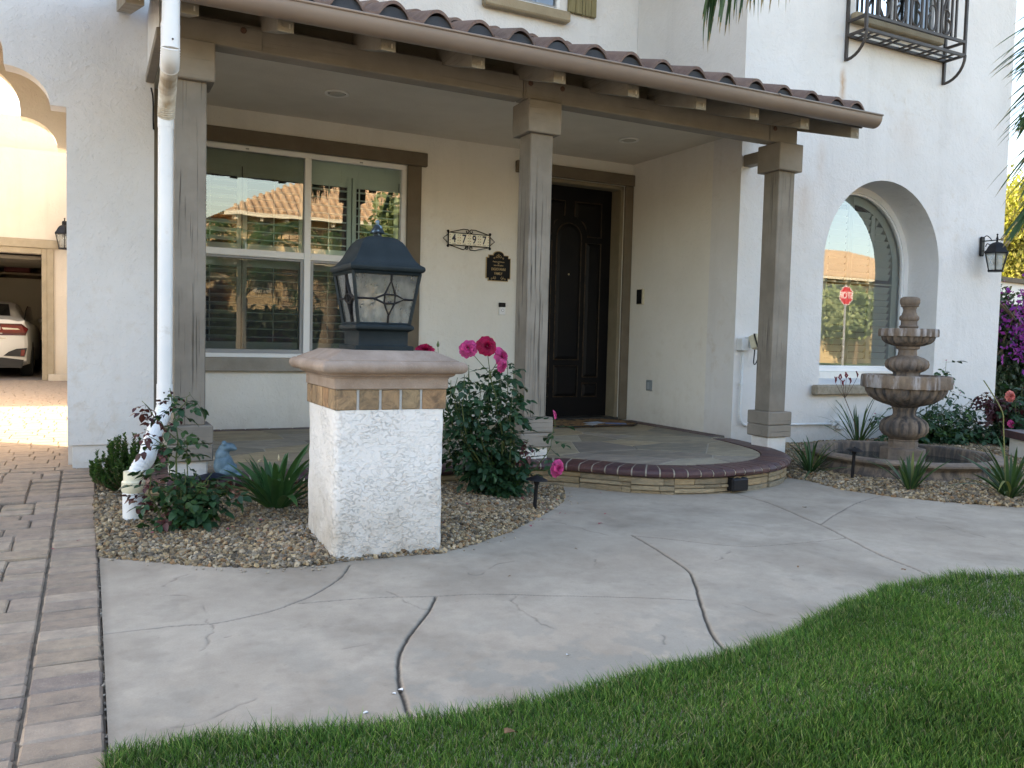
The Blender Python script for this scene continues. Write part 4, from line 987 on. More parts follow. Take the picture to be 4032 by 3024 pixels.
def LP(sd, u, t, d=0.0):     # u across -1..1, t up 0..1
    h = hb0+(hb1-hb0)*t-d; x, y = u*h, -h; a = sd*PI/2
    return (LX+x*math.cos(a)-y*math.sin(a), LY+x*math.sin(a)+y*math.cos(a), zb0+(zb1-zb0)*t)
SEED = None
def seeded():
    m, nt, b_, P = new_mat('seeded_glass'); nt.nodes.remove(b_); out = nt.nodes['Material Output']
    n = noise_tex(nt, mapping(nt, P, (1, 1, .5)), 26, 4, .65); fac = ramp(nt, n.outputs[0], [(.3, (.26, .26, .26)), (.7, (.42, .42, .42))])
    t = nt.nodes.new('ShaderNodeBsdfTransparent'); t.inputs[0].default_value = (.90, .93, .93, 1)
    d = nt.nodes.new('ShaderNodeBsdfTranslucent'); d.inputs[0].default_value = (.80, .80, .76, 1); d2 = nt.nodes.new('ShaderNodeBsdfDiffuse'); d2.inputs[0].default_value = (.66, .66, .62, 1)
    g = nt.nodes.new('ShaderNodeBsdfGlossy'); g.inputs['Roughness'].default_value = .08
    x0 = nt.nodes.new('ShaderNodeMixShader'); x0.inputs[0].default_value = .45; nt.links.new(d.outputs[0], x0.inputs[1]); nt.links.new(d2.outputs[0], x0.inputs[2])
    x1 = nt.nodes.new('ShaderNodeMixShader'); nt.links.new(fac, x1.inputs[0]); nt.links.new(t.outputs[0], x1.inputs[1]); nt.links.new(x0.outputs[0], x1.inputs[2])
    f = nt.nodes.new('ShaderNodeFresnel'); f.inputs[0].default_value = 1.5; x2 = nt.nodes.new('ShaderNodeMixShader'); nt.links.new(f.outputs[0], x2.inputs[0]); nt.links.new(x1.outputs[0], x2.inputs[1]); nt.links.new(g.outputs[0], x2.inputs[2])
    bp = nt.nodes.new('ShaderNodeBump'); bp.inputs['Distance'].default_value = .0006; nt.links.new(n.outputs[0], bp.inputs['Height']); nt.links.new(bp.outputs[0], g.inputs['Normal'])
    nt.links.new(x2.outputs[0], out.inputs[0]); return m
SEED = seeded()
for sd in range(4):
    q = MB(); q.add([LP(sd, -.97, .02, .004), LP(sd, .97, .02, .004), LP(sd, .97, .98, .004), LP(sd, -.97, .98, .004)], [(0, 1, 2, 3)]); part('pane', q, SEED, lan)
    q = MB(); r_ = .0056
    def seg(*uv): q.tube([LP(sd, u, t, .001) for u, t in uv], r_, 6)
    c_u, c_t = .14, .49; wu, wt_ = .18, .085
    seg((-.97, c_t), (c_u-.52+.0, c_t)); seg((c_u+.50, c_t), (.97, c_t)); seg((c_u, .02), (c_u, .175)); seg((c_u, .84), (c_u, .98))
    seg((c_u-wu, c_t-wt_), (c_u+wu, c_t-wt_), (c_u+wu, c_t+wt_), (c_u-wu, c_t+wt_), (c_u-wu, c_t-wt_))
    seg((c_u-.52, c_t), (c_u-wu, c_t+wt_), (c_u, .84), (c_u+wu, c_t+wt_), (c_u+.50, c_t), (c_u+wu, c_t-wt_), (c_u, .175), (c_u-wu, c_t-wt_), (c_u-.52, c_t))
    part('leading', q, BLACK, lan)
    q = MB(); q.tube([LP(sd, -1, 0), LP(sd, -1, 1)], .0085, 4); part('corner_bar', q, LANT, lan)
    q = MB(); q.tube([LP(sd, -1, .01), LP(sd, 1, .01)], .007, 4); part('rail', q, LANT, lan); q = MB(); q.tube([LP(sd, -1, .985), LP(sd, 1, .985)], .009, 4); part('rail', q, LANT, lan)
CNDL = M('candle_sleeve', (.40, .38, .33), None, rough=.5)
for k in range(3):
    a = 2*PI*k/3+.5; x, y = LX+.045*math.cos(a), LY+.045*math.sin(a)
    q = MB(); q.tube([(LX, LY, zb0), (LX+.03*math.cos(a), LY+.03*math.sin(a), zb0+.015), (x, y, zb0+.03)], .004, 6); q.lathe([(.016, .03), (.018, .036), (.013, .040), (.013, .085)], (x, y, zb0), 12); part('candle_holder', q, CNDL, lan)
    q = MB(); q.lathe([(.006, .085), (.013, .10), (.015, .115), (.010, .135), (.002, .155)], (x, y, zb0), 12); part('bulb', q, M('clear_amber_bulb', (.75, .62, .48), None, rough=.15) if 'clear_amber_bulb' not in bpy.data.materials else bpy.data.materials['clear_amber_bulb'], lan, smooth=True)

# ================================================================ tiered fountain
FX, FY0 = K2((5.35, 4.13))
fou = thing('fountain', 'three-tier cast stone fountain with scalloped bowls standing in a round pool', 'fountain')
def fou_mat():
    m, nt, b_, P = new_mat('cast_stone'); n = noise_tex(nt, P, 5, 6, .7); c = ramp(nt, n.outputs[0], [(.34, (.11, .088, .075)), (.48, (.19, .145, .115)), (.64, (.28, .21, .155))])
    n3 = noise_tex(nt, mapping(nt, P, (1, 1, .18)), 22, 4, .6); a0 = nt.nodes.new('ShaderNodeAttribute'); a0.attribute_name = 'salt'; sp3 = nt.nodes.new('ShaderNodeSeparateColor'); nt.links.new(a0.outputs['Color'], sp3.inputs[0])
    c = mixc(nt, mixc(nt, 1.0, ramp(nt, n3.outputs[0], [(.40, (.15, .15, .15)), (.58, (1, 1, 1))]), sp3.outputs[1], 'MULTIPLY'), c, (.042, .042, .046))
    n2 = noise_tex(nt, mapping(nt, P, (1, 1, .22), (3, 1, 0)), 17, 5, .65); w = ramp(nt, n2.outputs[0], [(.42, (.0, .0, .0)), (.58, (1, 1, 1))])
    a = nt.nodes.new('ShaderNodeAttribute'); a.attribute_name = 'salt'; f = mixc(nt, 1.0, w, sp3.outputs[0], 'MULTIPLY'); c = mixc(nt, f, c, (.43, .41, .42))
    nt.links.new(c, b_.inputs['Base Color']); b_.inputs['Roughness'].default_value = .88; b_.inputs['Specular IOR Level'].default_value = .2
    bump(nt, b_, noise_tex(nt, P, 60, 5, .7).outputs[0], .003); return m
FST = fou_mat()
def fpart(name, prof, n=96, rip=None, salt=None, sm=True, par=fou):
    q = MB(); q.lathe([(r*KK, 0) for r, z in prof], (FX, FY0, 0), n, 0, None); vs = []; cs = []
    for (r, z) in prof:
        for j in range(n):
            t = 2*PI*j/n; rr = r*KK*(rip(t, r, z) if rip else 1.0); vs.append((FX+rr*math.cos(t), FY0+rr*math.sin(t), kz(z))); s_, d_ = salt(t, r, z) if salt else (.03, .15); cs.append((s_, d_, 0, 1))
    q.v = vs; o = q.build(name, FST, par, smooth=sm, angle=48)
    at = o.data.attributes.new('salt', 'FLOAT_COLOR', 'POINT'); at.data.foreach_set('color', np.array(cs, np.float32).ravel()); return o
def stains(z0, z1, k, dz0, dz1, body=.1):
    """white lime between z0 and z1 in uneven runs, dark algae between dz0 and dz1"""
    def f(t, r, z):
        s_ = min(1, .06+1.25*max(0, math.sin(t*k/2+2.6*math.sin(t*3)+1.1*math.sin(t*7+1)))**.6) if z0 < z < z1 else body
        d_ = (.35+.65*abs(math.sin(t*k*.36+1.0))) if dz0 < z < dz1 else .15
        return s_, d_
    return f
def lobes(k, amp, z0, z1):
    def f(t, r, z):
        w = 1 if z0 < z < z1 else 0; return 1+w*amp*(abs(math.sin(t*k/2))**.6-.75)
    return f
fpart('pool_wall', [(.60, -.03), (.635, -.02), (.655, .02), (.655, .05), (.635, .075), (.625, .10), (.635, .118), (.66, .126), (.675, .138), (.675, .150), (.662, .160), (.60, .166), (.578, .160), (.570, .145), (.565, .07), (.56, .04), (.02, .035)], 80, None, lambda t, r, z: (.04, .75 if (r > .6 and z < .12) or r < .59 else .2))
q = MB(); q.lathe([(.567, .085), (.01, .0851)], n=64, close=False); q.v = [(FX+x*KK, FY0+y*KK, kz(z)) for x, y, z in q.v]
part('water', q, M('dark_pool_water', (.02, .03, .03), None, rough=.03, spec=.6), fou)
fpart('foot', [(.155, .03), (.155, .185), (.150, .19), (.105, .192), (.102, .20), (.102, .235), (.098, .24), (.103, .250), (.100, .258)], 8, None, lambda t, r, z: (.05, .2), False)
fpart('urn', [(.098, .257), (.110, .268), (.140, .285), (.163, .315), (.167, .345), (.158, .378), (.135, .402), (.105, .418), (.085, .425), (.078, .440), (.080, .465), (.088, .485), (.088, .49)], 112, lobes(14, .10, .27, .41), stains(9, 9, 14, .30, .5, .04))
def scal(k, amp, z0, z1, k2, a2, z2, z3):
    def f(t, r, z):
        if z2 < z < z3: return 1+a2*(abs(math.cos(t*k2/2))**.5-.7)
        if z0 < z < z1: return 1+amp*(abs(math.sin(t*k/2))**.6-.75)
        return 1
    return f
fpart('large_bowl', [(.088, .489), (.105, .500), (.150, .512), (.205, .535), (.245, .565), (.268, .600), (.275, .628), (.277, .631), (.303, .632), (.306, .640), (.306, .700), (.302, .722), (.292, .725), (.285, .715), (.272, .69), (.25, .665), (.02, .655)], 128, scal(24, .09, .50, .629, 24, .04, .635, .73), stains(.63, .74, 30, .48, .6315, .12))
fpart('urn', [(.092, .654), (.096, .722), (.090, .735), (.094, .745), (.118, .758), (.142, .780), (.148, .806), (.140, .832), (.112, .853), (.082, .862), (.066, .870), (.062, .900), (.064, .912), (.078, .918), (.082, .930), (.080, .936)], 112, lobes(16, .09, .75, .85), stains(9, 9, 16, .64, .80, .14))
fpart('small_bowl', [(.080, .935), (.110, .942), (.150, .958), (.172, .978), (.180, 1.003), (.182, 1.006), (.199, 1.007), (.201, 1.012), (.201, 1.045), (.198, 1.062), (.190, 1.064), (.18, 1.045), (.05, 1.03)], 112, scal(20, .09, .94, 1.004, 20, .045, 1.01, 1.07), stains(1.006, 1.07, 26, .93, 1.0065, .1))
fpart('finial', [(.052, 1.029), (.052, 1.064), (.062, 1.070), (.066, 1.080), (.060, 1.086), (.055, 1.092), (.055, 1.122), (.058, 1.124), (.062, 1.128), (.065, 1.142), (.060, 1.156), (.052, 1.165), (.044, 1.19), (.044, 1.205), (.050, 1.222), (.060, 1.226), (.062, 1.231), (.058, 1.234), (.063, 1.240), (.068, 1.255), (.068, 1.275), (.060, 1.290), (.045, 1.297), (.01, 1.299)], 48, lambda t, r, z: 1+(.05*math.sin(t*14) if 1.125 < z < 1.158 else 0), lambda t, r, z: (.02, .25))

# ================================================================ downspout
ds = thing('downspout', 'white round downspout running down the left post into a cream pipe socket', 'downspout')
def flex(mb, pts, r, n=14, rib=.0035, step=.013):
    P_ = smooth_path(pts, 24); L = [0]
    for i in range(1, len(P_)): L.append(L[-1]+(P_[i]-P_[i-1]).length)
    out = []; rr = []; s = 0; i = 0; k = 0
    while s < L[-1]:
        while i < len(L)-2 and L[i+1] < s: i += 1
        t = (s-L[i])/max(1e-6, L[i+1]-L[i]); out.append(P_[i].lerp(P_[i+1], t)); rr.append(r+(rib if k % 2 else 0)); k += 1; s += step/2
    mb.tube(out, rr, n)
q = MB(); q.tube([(.366, 4.50, 2.95), (.362, 4.50, 2.31)], .042, 20); part('upper_pipe', q, PIPEM, ds, smooth=True, angle=50)
q = MB(); q.tube([(.361, 4.50, 2.42), (.361, 4.50, 2.30)], .0445, 20); flex(q, [(.361, 4.50, 2.31), (.362, 4.53, 2.265), (.365, 4.60, 2.235)], .0435, 20, .003); part('elbow', q, PIPEM, ds, smooth=True, angle=50)
q = MB(); q.tube([(.364, 4.58, 2.243), (.372, 4.80, 2.185)], .042, 20); flex(q, [(.371, 4.78, 2.192), (.377, 4.90, 2.155), (.378, 4.972, 2.08)], .042, 20, .003); part('elbow', q, PIPEDIRT, ds)
q = MB(); q.tube([(.378, 4.98, 2.12), (.375, 4.98, .47)], .0395, 22); q.tube([(.378, 4.98, 2.12), (.378, 4.98, 2.02)], .0415, 22); q.tube([(.375, 4.98, .62), (.375, 4.98, .545)], .0425, 22); part('pipe', q, PIPEM, ds, smooth=True, angle=50)
q = MB(); flex(q, [(.375, 4.98, .55), (.373, 4.975, .49), (.352, 4.93, .44), (.315, 4.84, .375)], .040, 20, .0045, .022); q.tube([(.318, 4.845, .38), (.288, 4.77, .31), (.283, 4.755, .295)], .0415, 20); flex(q, [(.286, 4.765, .302), (.268, 4.70, .252), (.236, 4.62, .222), (.205, 4.575, .17), (.199, 4.57, .15)], .040, 20, .0045, .022); part('elbow', q, PIPEM, ds)
q = MB(); q.lathe([(.046, .205), (.047, .160), (.055, .154), (.056, .108), (.050, .100)], (.199, 4.57, 0), 28); part('socket', q, CREAMPVC, ds, smooth=True, angle=40)
q = MB(); q.lathe([(.049, .101), (.048, -.08)], (.197, 4.57, 0), 28); part('drain_pipe', q, VINYL, ds, smooth=True, angle=40)
for z_ in (2.335, .575): q = MB(); q.lathe([(.005, 0), (.005, .003)], n=8); q.v = [(.368+x, (4.50-.0455 if z_ > 1 else 4.98-.0435)-z, z_+y) for x, y, z in q.v]; part('screw', q, IRON, ds)

# ================================================================ signs and fittings on the porch wall
def text_mesh(txt, size, mat, x, z, y, ext=.0012, parent=None, name='lettering', sx=1.0, bold=0.0):
    cu = bpy.data.curves.new('t', 'FONT'); cu.body = txt; cu.size = size; cu.align_x = 'CENTER'; cu.align_y = 'CENTER'; cu.extrude = ext; cu.offset = bold; cu.resolution_u = 3
    to = bpy.data.objects.new('t', cu); COL.objects.link(to); bpy.context.view_layer.update()
    me = bpy.data.meshes.new_from_object(to.evaluated_get(bpy.context.evaluated_depsgraph_get())); bpy.data.objects.remove(to)
    me.materials.clear(); me.materials.append(mat)
    o = link(name, me, parent, (x, y, z)); o.rotation_euler = (PI/2, 0, 0); o.scale = (sx, 1, 1); return o
hs = thing('house_number_sign', 'house number tiles 4797 in a black scrolled iron frame', 'sign')
IRONB = M('sign_iron', (.004, .004, .006), None, rough=.5, spec=.2)
CER = M('ceramic_cream', (.84, .79, .64), (.88, .84, .70), 20, .25, 0, spec=.5); NUM = M('numeral_blue_black', (.03, .03, .055), None, rough=.3); FLR = M('painted_red_flowers', (.38, .12, .06), (.42, .18, .08), 50, .3); OLV = M('painted_olive', (.16, .16, .07), (.22, .20, .10), 50, .3)
x0, x1, z0, z1 = 3.070, 3.497, 1.808, 1.917; tw = (x1-x0)/4
q = MB(); yb_ = YB-.014
for a, b2, c_, d_ in ((x0-.006, x1+.006, z1, z1+.007), (x0-.006, x1+.006, z0-.007, z0), (x0-.009, x0, z0-.02, z1+.02), (x1, x1+.009, z0-.02, z1+.02)): q.box(a, b2, yb_-.006, yb_+.008, c_, d_)
def curl(cx_, cz, r0, turns, a0, sgn, n=22): return [(cx_+(r0*(1-.75*i/n))*math.cos(a0+sgn*turns*2*PI*i/n), yb_, cz+(r0*(1-.75*i/n))*math.sin(a0+sgn*turns*2*PI*i/n)) for i in range(n+1)]
xm_ = (x0+x1)/2
for sg in (1, -1):
    zc = z1+.030 if sg > 0 else z0-.030; zE = z1 if sg > 0 else z0
    for sx in (1, -1):
        q.tube([(xm_+sx*.205, yb_, zE+sg*.006), (xm_+sx*.06, yb_, zE+sg*.044)]+curl(xm_+sx*.022, zc-sg*.006, .021, 1.15, R(60) if sx*sg > 0 else R(120) if sg > 0 else R(-60) if sx > 0 else R(-120), -sx*sg*-1 if False else (1 if sx*sg < 0 else -1)*-1)[0:20], .0042, 6)
        q.tube(curl(xm_+sx*.220, zE+sg*.016, .012, 1.1, R(-90)*sg, sx*sg), .0048, 6)
q.tube([(x0-.004, yb_, z1-.01), (x0-.058, yb_, (z0+z1)/2), (x0-.004, yb_, z0+.01)], .0042, 6); q.tube([(x1+.004, yb_, z1-.01), (x1+.058, yb_, (z0+z1)/2), (x1+.004, yb_, z0+.01)], .0042, 6)
part('iron_frame', q, IRONB, hs)
for i, ch in enumerate('4797'):
    q = MB(); q.box(x0+i*tw+.001, x0+(i+1)*tw-.001, yb_-.004, yb_+.006, z0+.0005, z1-.0005, .0015); tl = part('tile', q, CER, hs)
    text_mesh(ch, .110, NUM, x0+(i+.48)*tw, (z0+z1)/2+.002, yb_-.0052, .0006, tl, 'numeral', .78, .0022)
    q = MB(); q2 = MB()
    for sx in (-1, 1):
        for k in range(4):
            cx_ = x0+(i+.5)*tw+sx*.041; cz = z0+.016+k*.026
            (q if (k+i+(sx > 0)) % 2 else q2).lathe([(.0046, -.0004), (.003, .0006)], n=6); tgt = (q if (k+i+(sx > 0)) % 2 else q2)
            for j in range(12): a_ = tgt.v[-12+j]; tgt.v[-12+j] = (cx_+a_[0]+rnd.uniform(-.001, .001), yb_-.0046-a_[2], cz+a_[1]*1.2)
    for o_, m_ in ((q, FLR), (q2, OLV)): tag(part('painted_flowers', o_, m_, tl), kind='stuff')
    q = MB(); q.box(x0+i*tw+.036, x0+i*tw+.07, yb_-.0046, yb_-.0041, z1-.012, z1-.007); q.box(x0+i*tw+.036, x0+i*tw+.07, yb_-.0046, yb_-.0041, z0+.007, z0+.012); part('painted_scroll', q, OLV, tl)
pq = thing('family_plaque', 'black and gold family name plaque with a rounded top above the doorbell', 'sign')
GOLD = M('gold_paint', (.40, .29, .14), (.46, .34, .18), 30, .4, metal=.2); PBLK = M('plaque_black', (.006, .006, .007), None, rough=.5, spec=.15)
def plq(d):
    cx_ = 3.6035; zt_ = 1.713-d; zb_ = 1.482+d; w = .134-d; n_ = .024
    return [(cx_-w+n_, zb_), (cx_+w-n_, zb_), (cx_+w-n_, zb_+n_), (cx_+w, zb_+n_), (cx_+w, zt_), (cx_+w-n_, zt_), (cx_+w-n_, zt_+.026), (cx_+.060-d*.6, zt_+.026)]+[(cx_+(.060-d*.6)*math.cos(R(a)), zt_+.026+(.040-d*.2)*math.sin(R(a))) for a in range(15, 166, 15)]+[(cx_-.060+d*.6, zt_+.026), (cx_-w+n_, zt_+.026), (cx_-w+n_, zt_), (cx_-w, zt_), (cx_-w, zb_+n_), (cx_-w+n_, zb_+n_)]
q = MB(); q.prism([plq(0)], YB-.014, YB-.002); part('border', q, GOLD, pq)
q = MB(); q.prism([plq(.0065)], YB-.017, YB-.0141); part('panel', q, PBLK, pq)
for tx, sz, z_, sx in (('Peace and Grace', .0195, 1.672, .95), ('be', .016, 1.6545, .95), ('unto this place', .0185, 1.637, .95), ('DIGIOVANNI', .037, 1.598, .72), ('FAMILY', .037, 1.556, .72)):
    text_mesh(tx, sz, GOLD, 3.6035, z_, YB-.0178, .0006, pq, 'lettering', sx, .0003)
q = MB(); yb2 = YB-.0175; IY = yb_
def curl2(cx_, cz, r0, a0, sgn): return [(x, yb2, z) for x, y, z in curl(cx_, cz, r0, 1.0, a0, sgn, 14)]
q.tube([(3.6035, yb2, 1.706), (3.6035, yb2, 1.748)], [.001, .004], 6)
for sx in (-1, 1):
    q.tube(curl2(3.6035+sx*.022, 1.722, .016, R(90), sx), .0022, 5); q.tube(curl2(3.6035+sx*.048, 1.706, .010, R(0 if sx < 0 else 180), -sx), .002, 5)
    q.tube(curl2(3.6035+sx*.040, 1.512, .015, R(90), sx), .0022, 5); q.tube(curl2(3.6035+sx*.072, 1.503, .010, R(0 if sx < 0 else 180), -sx), .002, 5); q.tube([(3.6035+sx*.053, yb2, 1.505), (3.6035+sx*.053, yb2, 1.53)], [.004, .001], 5)
part('scroll_ornament', q, GOLD, pq)
db = thing('doorbell', 'silver and black video doorbell on the wall below the plaque', 'doorbell')
q = MB(); q.box(3.621, 3.690, YB-.024, YB-.001, 1.154, 1.230, .004); part('face', q, M('satin_nickel', (.78, .79, .81), None, rough=.4), db)
q = MB(); q.box(3.621, 3.690, YB-.025, YB-.001, 1.231, 1.273, .004); part('camera', q, M('gloss_black', (.005, .005, .006), None, rough=.4, spec=.2), db)
for r_, z_, mm in ((.015, .0005, M('ring_grey', (.35, .36, .38), None, rough=.3)), (.011, .0022, M('button_white', (.86, .88, .92), None, rough=.3))):
    q = MB(); q.lathe([(r_, 0), (r_, .002)], n=24); q.v = [(3.657+x, YB-.0242-z-z_, 1.198+y) for x, y, z in q.v]; part('button', q, mm, db)
wb = thing('wall_speaker_box', 'small dark recessed box with a cream edge on the porch side wall', 'wall box')
q = MB(); q.box(XW-.022, XW-.001, 7.168, 7.278, 1.312, 1.474, .003); part('frame', q, M('cream_edge', (.60, .54, .40), None, rough=.6), wb)
q = MB(); q.box(XW-.0265, XW-.0222, 7.186, 7.276, 1.318, 1.468, .002); part('face', q, BLACK, wb)
oc = thing('outlet_cover', 'grey weatherproof outlet cover low on the porch side wall', 'outlet')
q = MB(); q.box(XW-.02, XW-.001, 6.980, 7.066, .418, .528, .004); part('cover', q, M('outlet_grey', (.22, .25, .27), None, rough=.5), oc); q = MB(); q.box(XW-.026, XW-.0205, 7.0, 7.046, .435, .505, .003); part('lid', q, M('outlet_grey_light', (.32, .36, .39), None, rough=.5), oc)
# phone box and conduit on the bay wall
ub = thing('utility_box', 'white junction box with conduit low on the bay wall behind the right post', 'utility box')
UW = M('utility_white', (.66, .68, .70), (.72, .74, .76), 20, .5); 
q = MB(); q.box(5.205, 5.285, YBAY-.072, YBAY-.001, .865, .975, .004); part('box', q, UW, ub)
q = MB(); q.tube([(5.262, YBAY-.02, .866), (5.258, YBAY-.02, .30)]+[(5.258+.085*(1-math.cos(R(a))), YBAY-.02, .29-.105*math.sin(R(a))) for a in range(0, 91, 15)]+[(5.5, YBAY-.02, .185), (6.50, YBAY-.02, .172)], .0115, 8); part('conduit', q, UW, ub, smooth=True)
q = MB(); q.box(5.238, 5.284, YBAY-.034, YBAY-.001, .558, .572); q.box(6.42, 6.46, YBAY-.034, YBAY-.001, .155, .20); part('strap', q, UW, ub)
q = MB(); q.box(6.50, 6.60, YBAY-.05, YBAY-.001, .12, .205, .006); part('junction', q, UW, ub)
ph = thing('irrigation_timer', 'cream control unit with grey screen and black edge hung beside the junction box', 'controller')
mt = Matrix.Translation((5.345, YBAY-.11, .945)) @ Matrix.Rotation(R(-24), 4, 'X') @ Matrix.Rotation(R(12), 4, 'Z')
for nm, a, mm in (('housing', (-.062, .062, -.022, .04, -.062, .062, .008), M('timer_cream', (.62, .58, .44), (.68, .64, .50), 20, .5)), ('seal', (-.064, .064, -.030, -.0225, -.066, .066, .005), BLACK), ('cover', (-.058, .060, -.052, -.0305, -.056, .060, .008), bpy.data.materials['timer_cream']), ('screen', (-.030, .022, -.0545, -.0522, -.022, .040, .001), M('timer_screen', (.10, .13, .15), None, rough=.2))):
    q = MB(); q.box(*a[:6], a[6], mat=mt); part(nm, q, mm, ph)
q = MB(); q.box(5.30, 5.36, YBAY-.08, YBAY-.001, .89, .99); part('bracket', q, UW, ph); q = MB(); q.tube(smooth_path([(5.33, YBAY-.10, .885), (5.335, YBAY-.09, .82), (5.36, YBAY-.06, .755), (5.40, YBAY-.04, .745), (5.44, YBAY-.03, .80)], 6), .0055, 6); part('cord', q, BLACK, ph, smooth=True)
# doormat and flyers
def mat_mat():
    m, nt, b_, P = new_mat('coir_mat'); n = noise_tex(nt, P, 5, 3, .5, 2.5); c = ramp(nt, n.outputs[0], [(.42, (.03, .022, .016)), (.46, (.25, .13, .05)), (.60, (.30, .165, .065)), (.66, (.04, .028, .02))]); nt.links.new(c, b_.inputs['Base Color']); b_.inputs['Roughness'].default_value = 1; bump(nt, b_, noise_tex(nt, P, 260, 2, .5).outputs[0], .004); return m
dm = thing('doormat', 'brown coir doormat with a dark scroll pattern before the front door', 'doormat')
mp = [(4.10, 7.40), (3.98, 7.25), (3.98, 6.93), (4.10, 6.80), (4.82, 6.78), (4.95, 6.90), (4.97, 7.22), (4.85, 7.40)]
q = MB(); q.prism([mp], ZF+.004, ZF+.018, 'z'); part('coir', q, mat_mat(), dm)
q = MB(); P_ = [(x, y, ZF+.014) for x, y in mp+mp[:2]]; q.tube(P_, .008, 6, caps=False); part('edging', q, M('mat_rubber', (.02, .018, .016), None, rough=.7), dm)
for (x, y, a, w, h, colr, nm, lb) in ((4.52, 7.02, 18, .22, .13, (.62, .72, .90), 'blue_flyer', 'blue and white flyer lying on the middle of the doormat'), (4.70, 6.92, -28, .21, .11, (.10, .22, .52), 'dark_flyer', 'dark blue flyer at the right of the flyers on the doormat'), (4.40, 6.90, 30, .13, .09, (.75, .78, .80), 'white_card', 'small white card nearest the camera on the doormat')):
    mt = Matrix.Translation((x, y, ZF+.0195)) @ Matrix.Rotation(R(a), 4, 'Z') @ Matrix.Rotation(R(1.5), 4, 'X'); q = MB(); q.box(-w/2, w/2, -h/2, h/2, 0, .0012, mat=mt); fl_ = q.build(nm, M('print_'+nm, colr, tuple(v*.45 for v in colr), 14, .35)); tag(fl_, lb, 'flyer', 'flyers on the doormat')

# ================================================================ iron window balcony
bal = thing('iron_balcony', 'small dark wrought-iron window balcony with scrolls on the upper bay wall', 'balcony')
bx0, bx1, by0, by1, bz, rz, tz = 6.40, 7.805, 5.55, YBAY-.015, 3.855, 3.985, 4.98
def bar(a, b_, w=.011, name='bar', par=bal):
    q = MB(); q.tube([a, b_], w, 4); return part(name, q, IRON, par)
q = MB()
for x in (bx0, bx1):
    q = MB(); q.box(x-.013, x+.013, by1-.012, by1+.013, 3.625, tz); part('upright', q, IRON, bal)
    q = MB(); q.box(x-.013, x+.013, by0-.013, by0+.013, bz, tz); part('upright', q, IRON, bal)
for x in (bx0, bx1): q = MB(); q.tube([(x, by1-.01, 3.632)]+[(x, by1-.01-(by1-by0)*math.sin(R(a)), bz-(bz-3.632)*math.cos(R(a))) for a in range(12, 91, 13)], .0145, 6); part('bracket', q, IRON, bal)
q = MB()
for z in (bz, rz): 
    q.box(bx0+.013, bx1-.013, by0-.013, by0+.013, z-.013, z+.013)
    for x in (bx0, bx1): q.box(x-.012, x+.012, by0+.013, by1-.013, z-.012, z+.012)
q.box(bx0+.013, bx1-.013, by1-.02, by1+.006, bz-.013, bz+.013); part('rail', q, IRON, bal); q = MB(); q.box(bx0, bx1, by0-.013, by0+.013, tz, tz+.025); part('rail', q, IRON, bal)
q = MB(); q.box(bx0, bx1, (by0+by1)/2-.010, (by0+by1)/2+.010, bz-.008, bz+.006)
x = bx0+.13; k = 0
while x < bx1-.05: q.box(x-.011, x+.011, by0+.013, by1-.02, bz-.004, bz+.009); x += (.085 if k % 2 == 0 else .205); k += 1
part('shelf_grid', q, IRON, bal)
for k in range(6):
    x = bx0+.155+k*.22; 
    for dx in (0, .155):
        if x+dx < bx1-.04: q = MB(); q.box(x+dx-.010, x+dx+.010, by0-.009, by0+.009, rz+.013, tz); part('baluster', q, IRON, bal)
    if x+.155 < bx1:
        cx_ = x+.0775; sgn = 1 if k % 2 else -1
        q = MB(); P_ = [(cx_+sgn*.05*math.cos(R(a))*(1-.0*a), by0, rz+.085+.068*math.sin(R(a))) for a in range(150, 361, 15)]+[(cx_+sgn*(.05-.012*i), by0, rz+.10+.06*i) for i in range(1, 8)]
        q.tube(smooth_path([(cx_-sgn*.02, by0, rz+.165), (cx_-sgn*.055, by0, rz+.14), (cx_-sgn*.06, by0, rz+.08), (cx_-sgn*.02, by0, rz+.025), (cx_+sgn*.035, by0, rz+.03), (cx_+sgn*.062, by0, rz+.09), (cx_+sgn*.06, by0, rz+.20), (cx_+sgn*.02, by0, rz+.34), (cx_-sgn*.04, by0, rz+.44), (cx_-sgn*.06, by0, rz+.54), (cx_-sgn*.02, by0, rz+.60), (cx_+sgn*.03, by0, rz+.57), (cx_+sgn*.02, by0, rz+.51)], 5), .0115, 6); part('scroll', q, IRON, bal)
        q = MB(); q.tube(smooth_path([(cx_+sgn*.055, by0, rz+.24), (cx_+sgn*.01, by0, rz+.26), (cx_-sgn*.035, by0, rz+.23), (cx_-sgn*.03, by0, rz+.195)], 5), [.008]*15+[.011], 6); part('scroll', q, IRON, bal)
q = MB(); q.box(6.44, 7.70, YBAY-.085, YBAY-.002, 3.985, 4.078, .012); part('sill', q, TRIM2, house)
bw = thing('balcony_window', 'upper bay window behind the iron balcony', 'window')
q = MB(); q.box(6.501, 7.719, YBAY+.03, YBAY+.09, 4.081, 4.13, .004); q.box(6.501, 6.55, YBAY+.03, YBAY+.09, 4.131, 5.59); q.box(7.67, 7.719, YBAY+.03, YBAY+.09, 4.131, 5.59); q.box(7.08, 7.13, YBAY+.03, YBAY+.09, 4.131, 5.59); part('frame', q, VINYL, bw)
for (a, c_) in ((6.551, 7.079), (7.131, 7.669)):
    q = MB(); q.add([(a, YBAY+.06, 4.131), (c_, YBAY+.06, 4.131), (c_, YBAY+.06, 5.59), (a, YBAY+.06, 5.59)], [(0, 1, 2, 3)]); part('pane', q, GLASS, bw)
q = MB(); q.box(6.45, 7.75, YBAY+.39, YBAY+.41, 4.0, 5.7); part('wall', q, DARKIN, house)

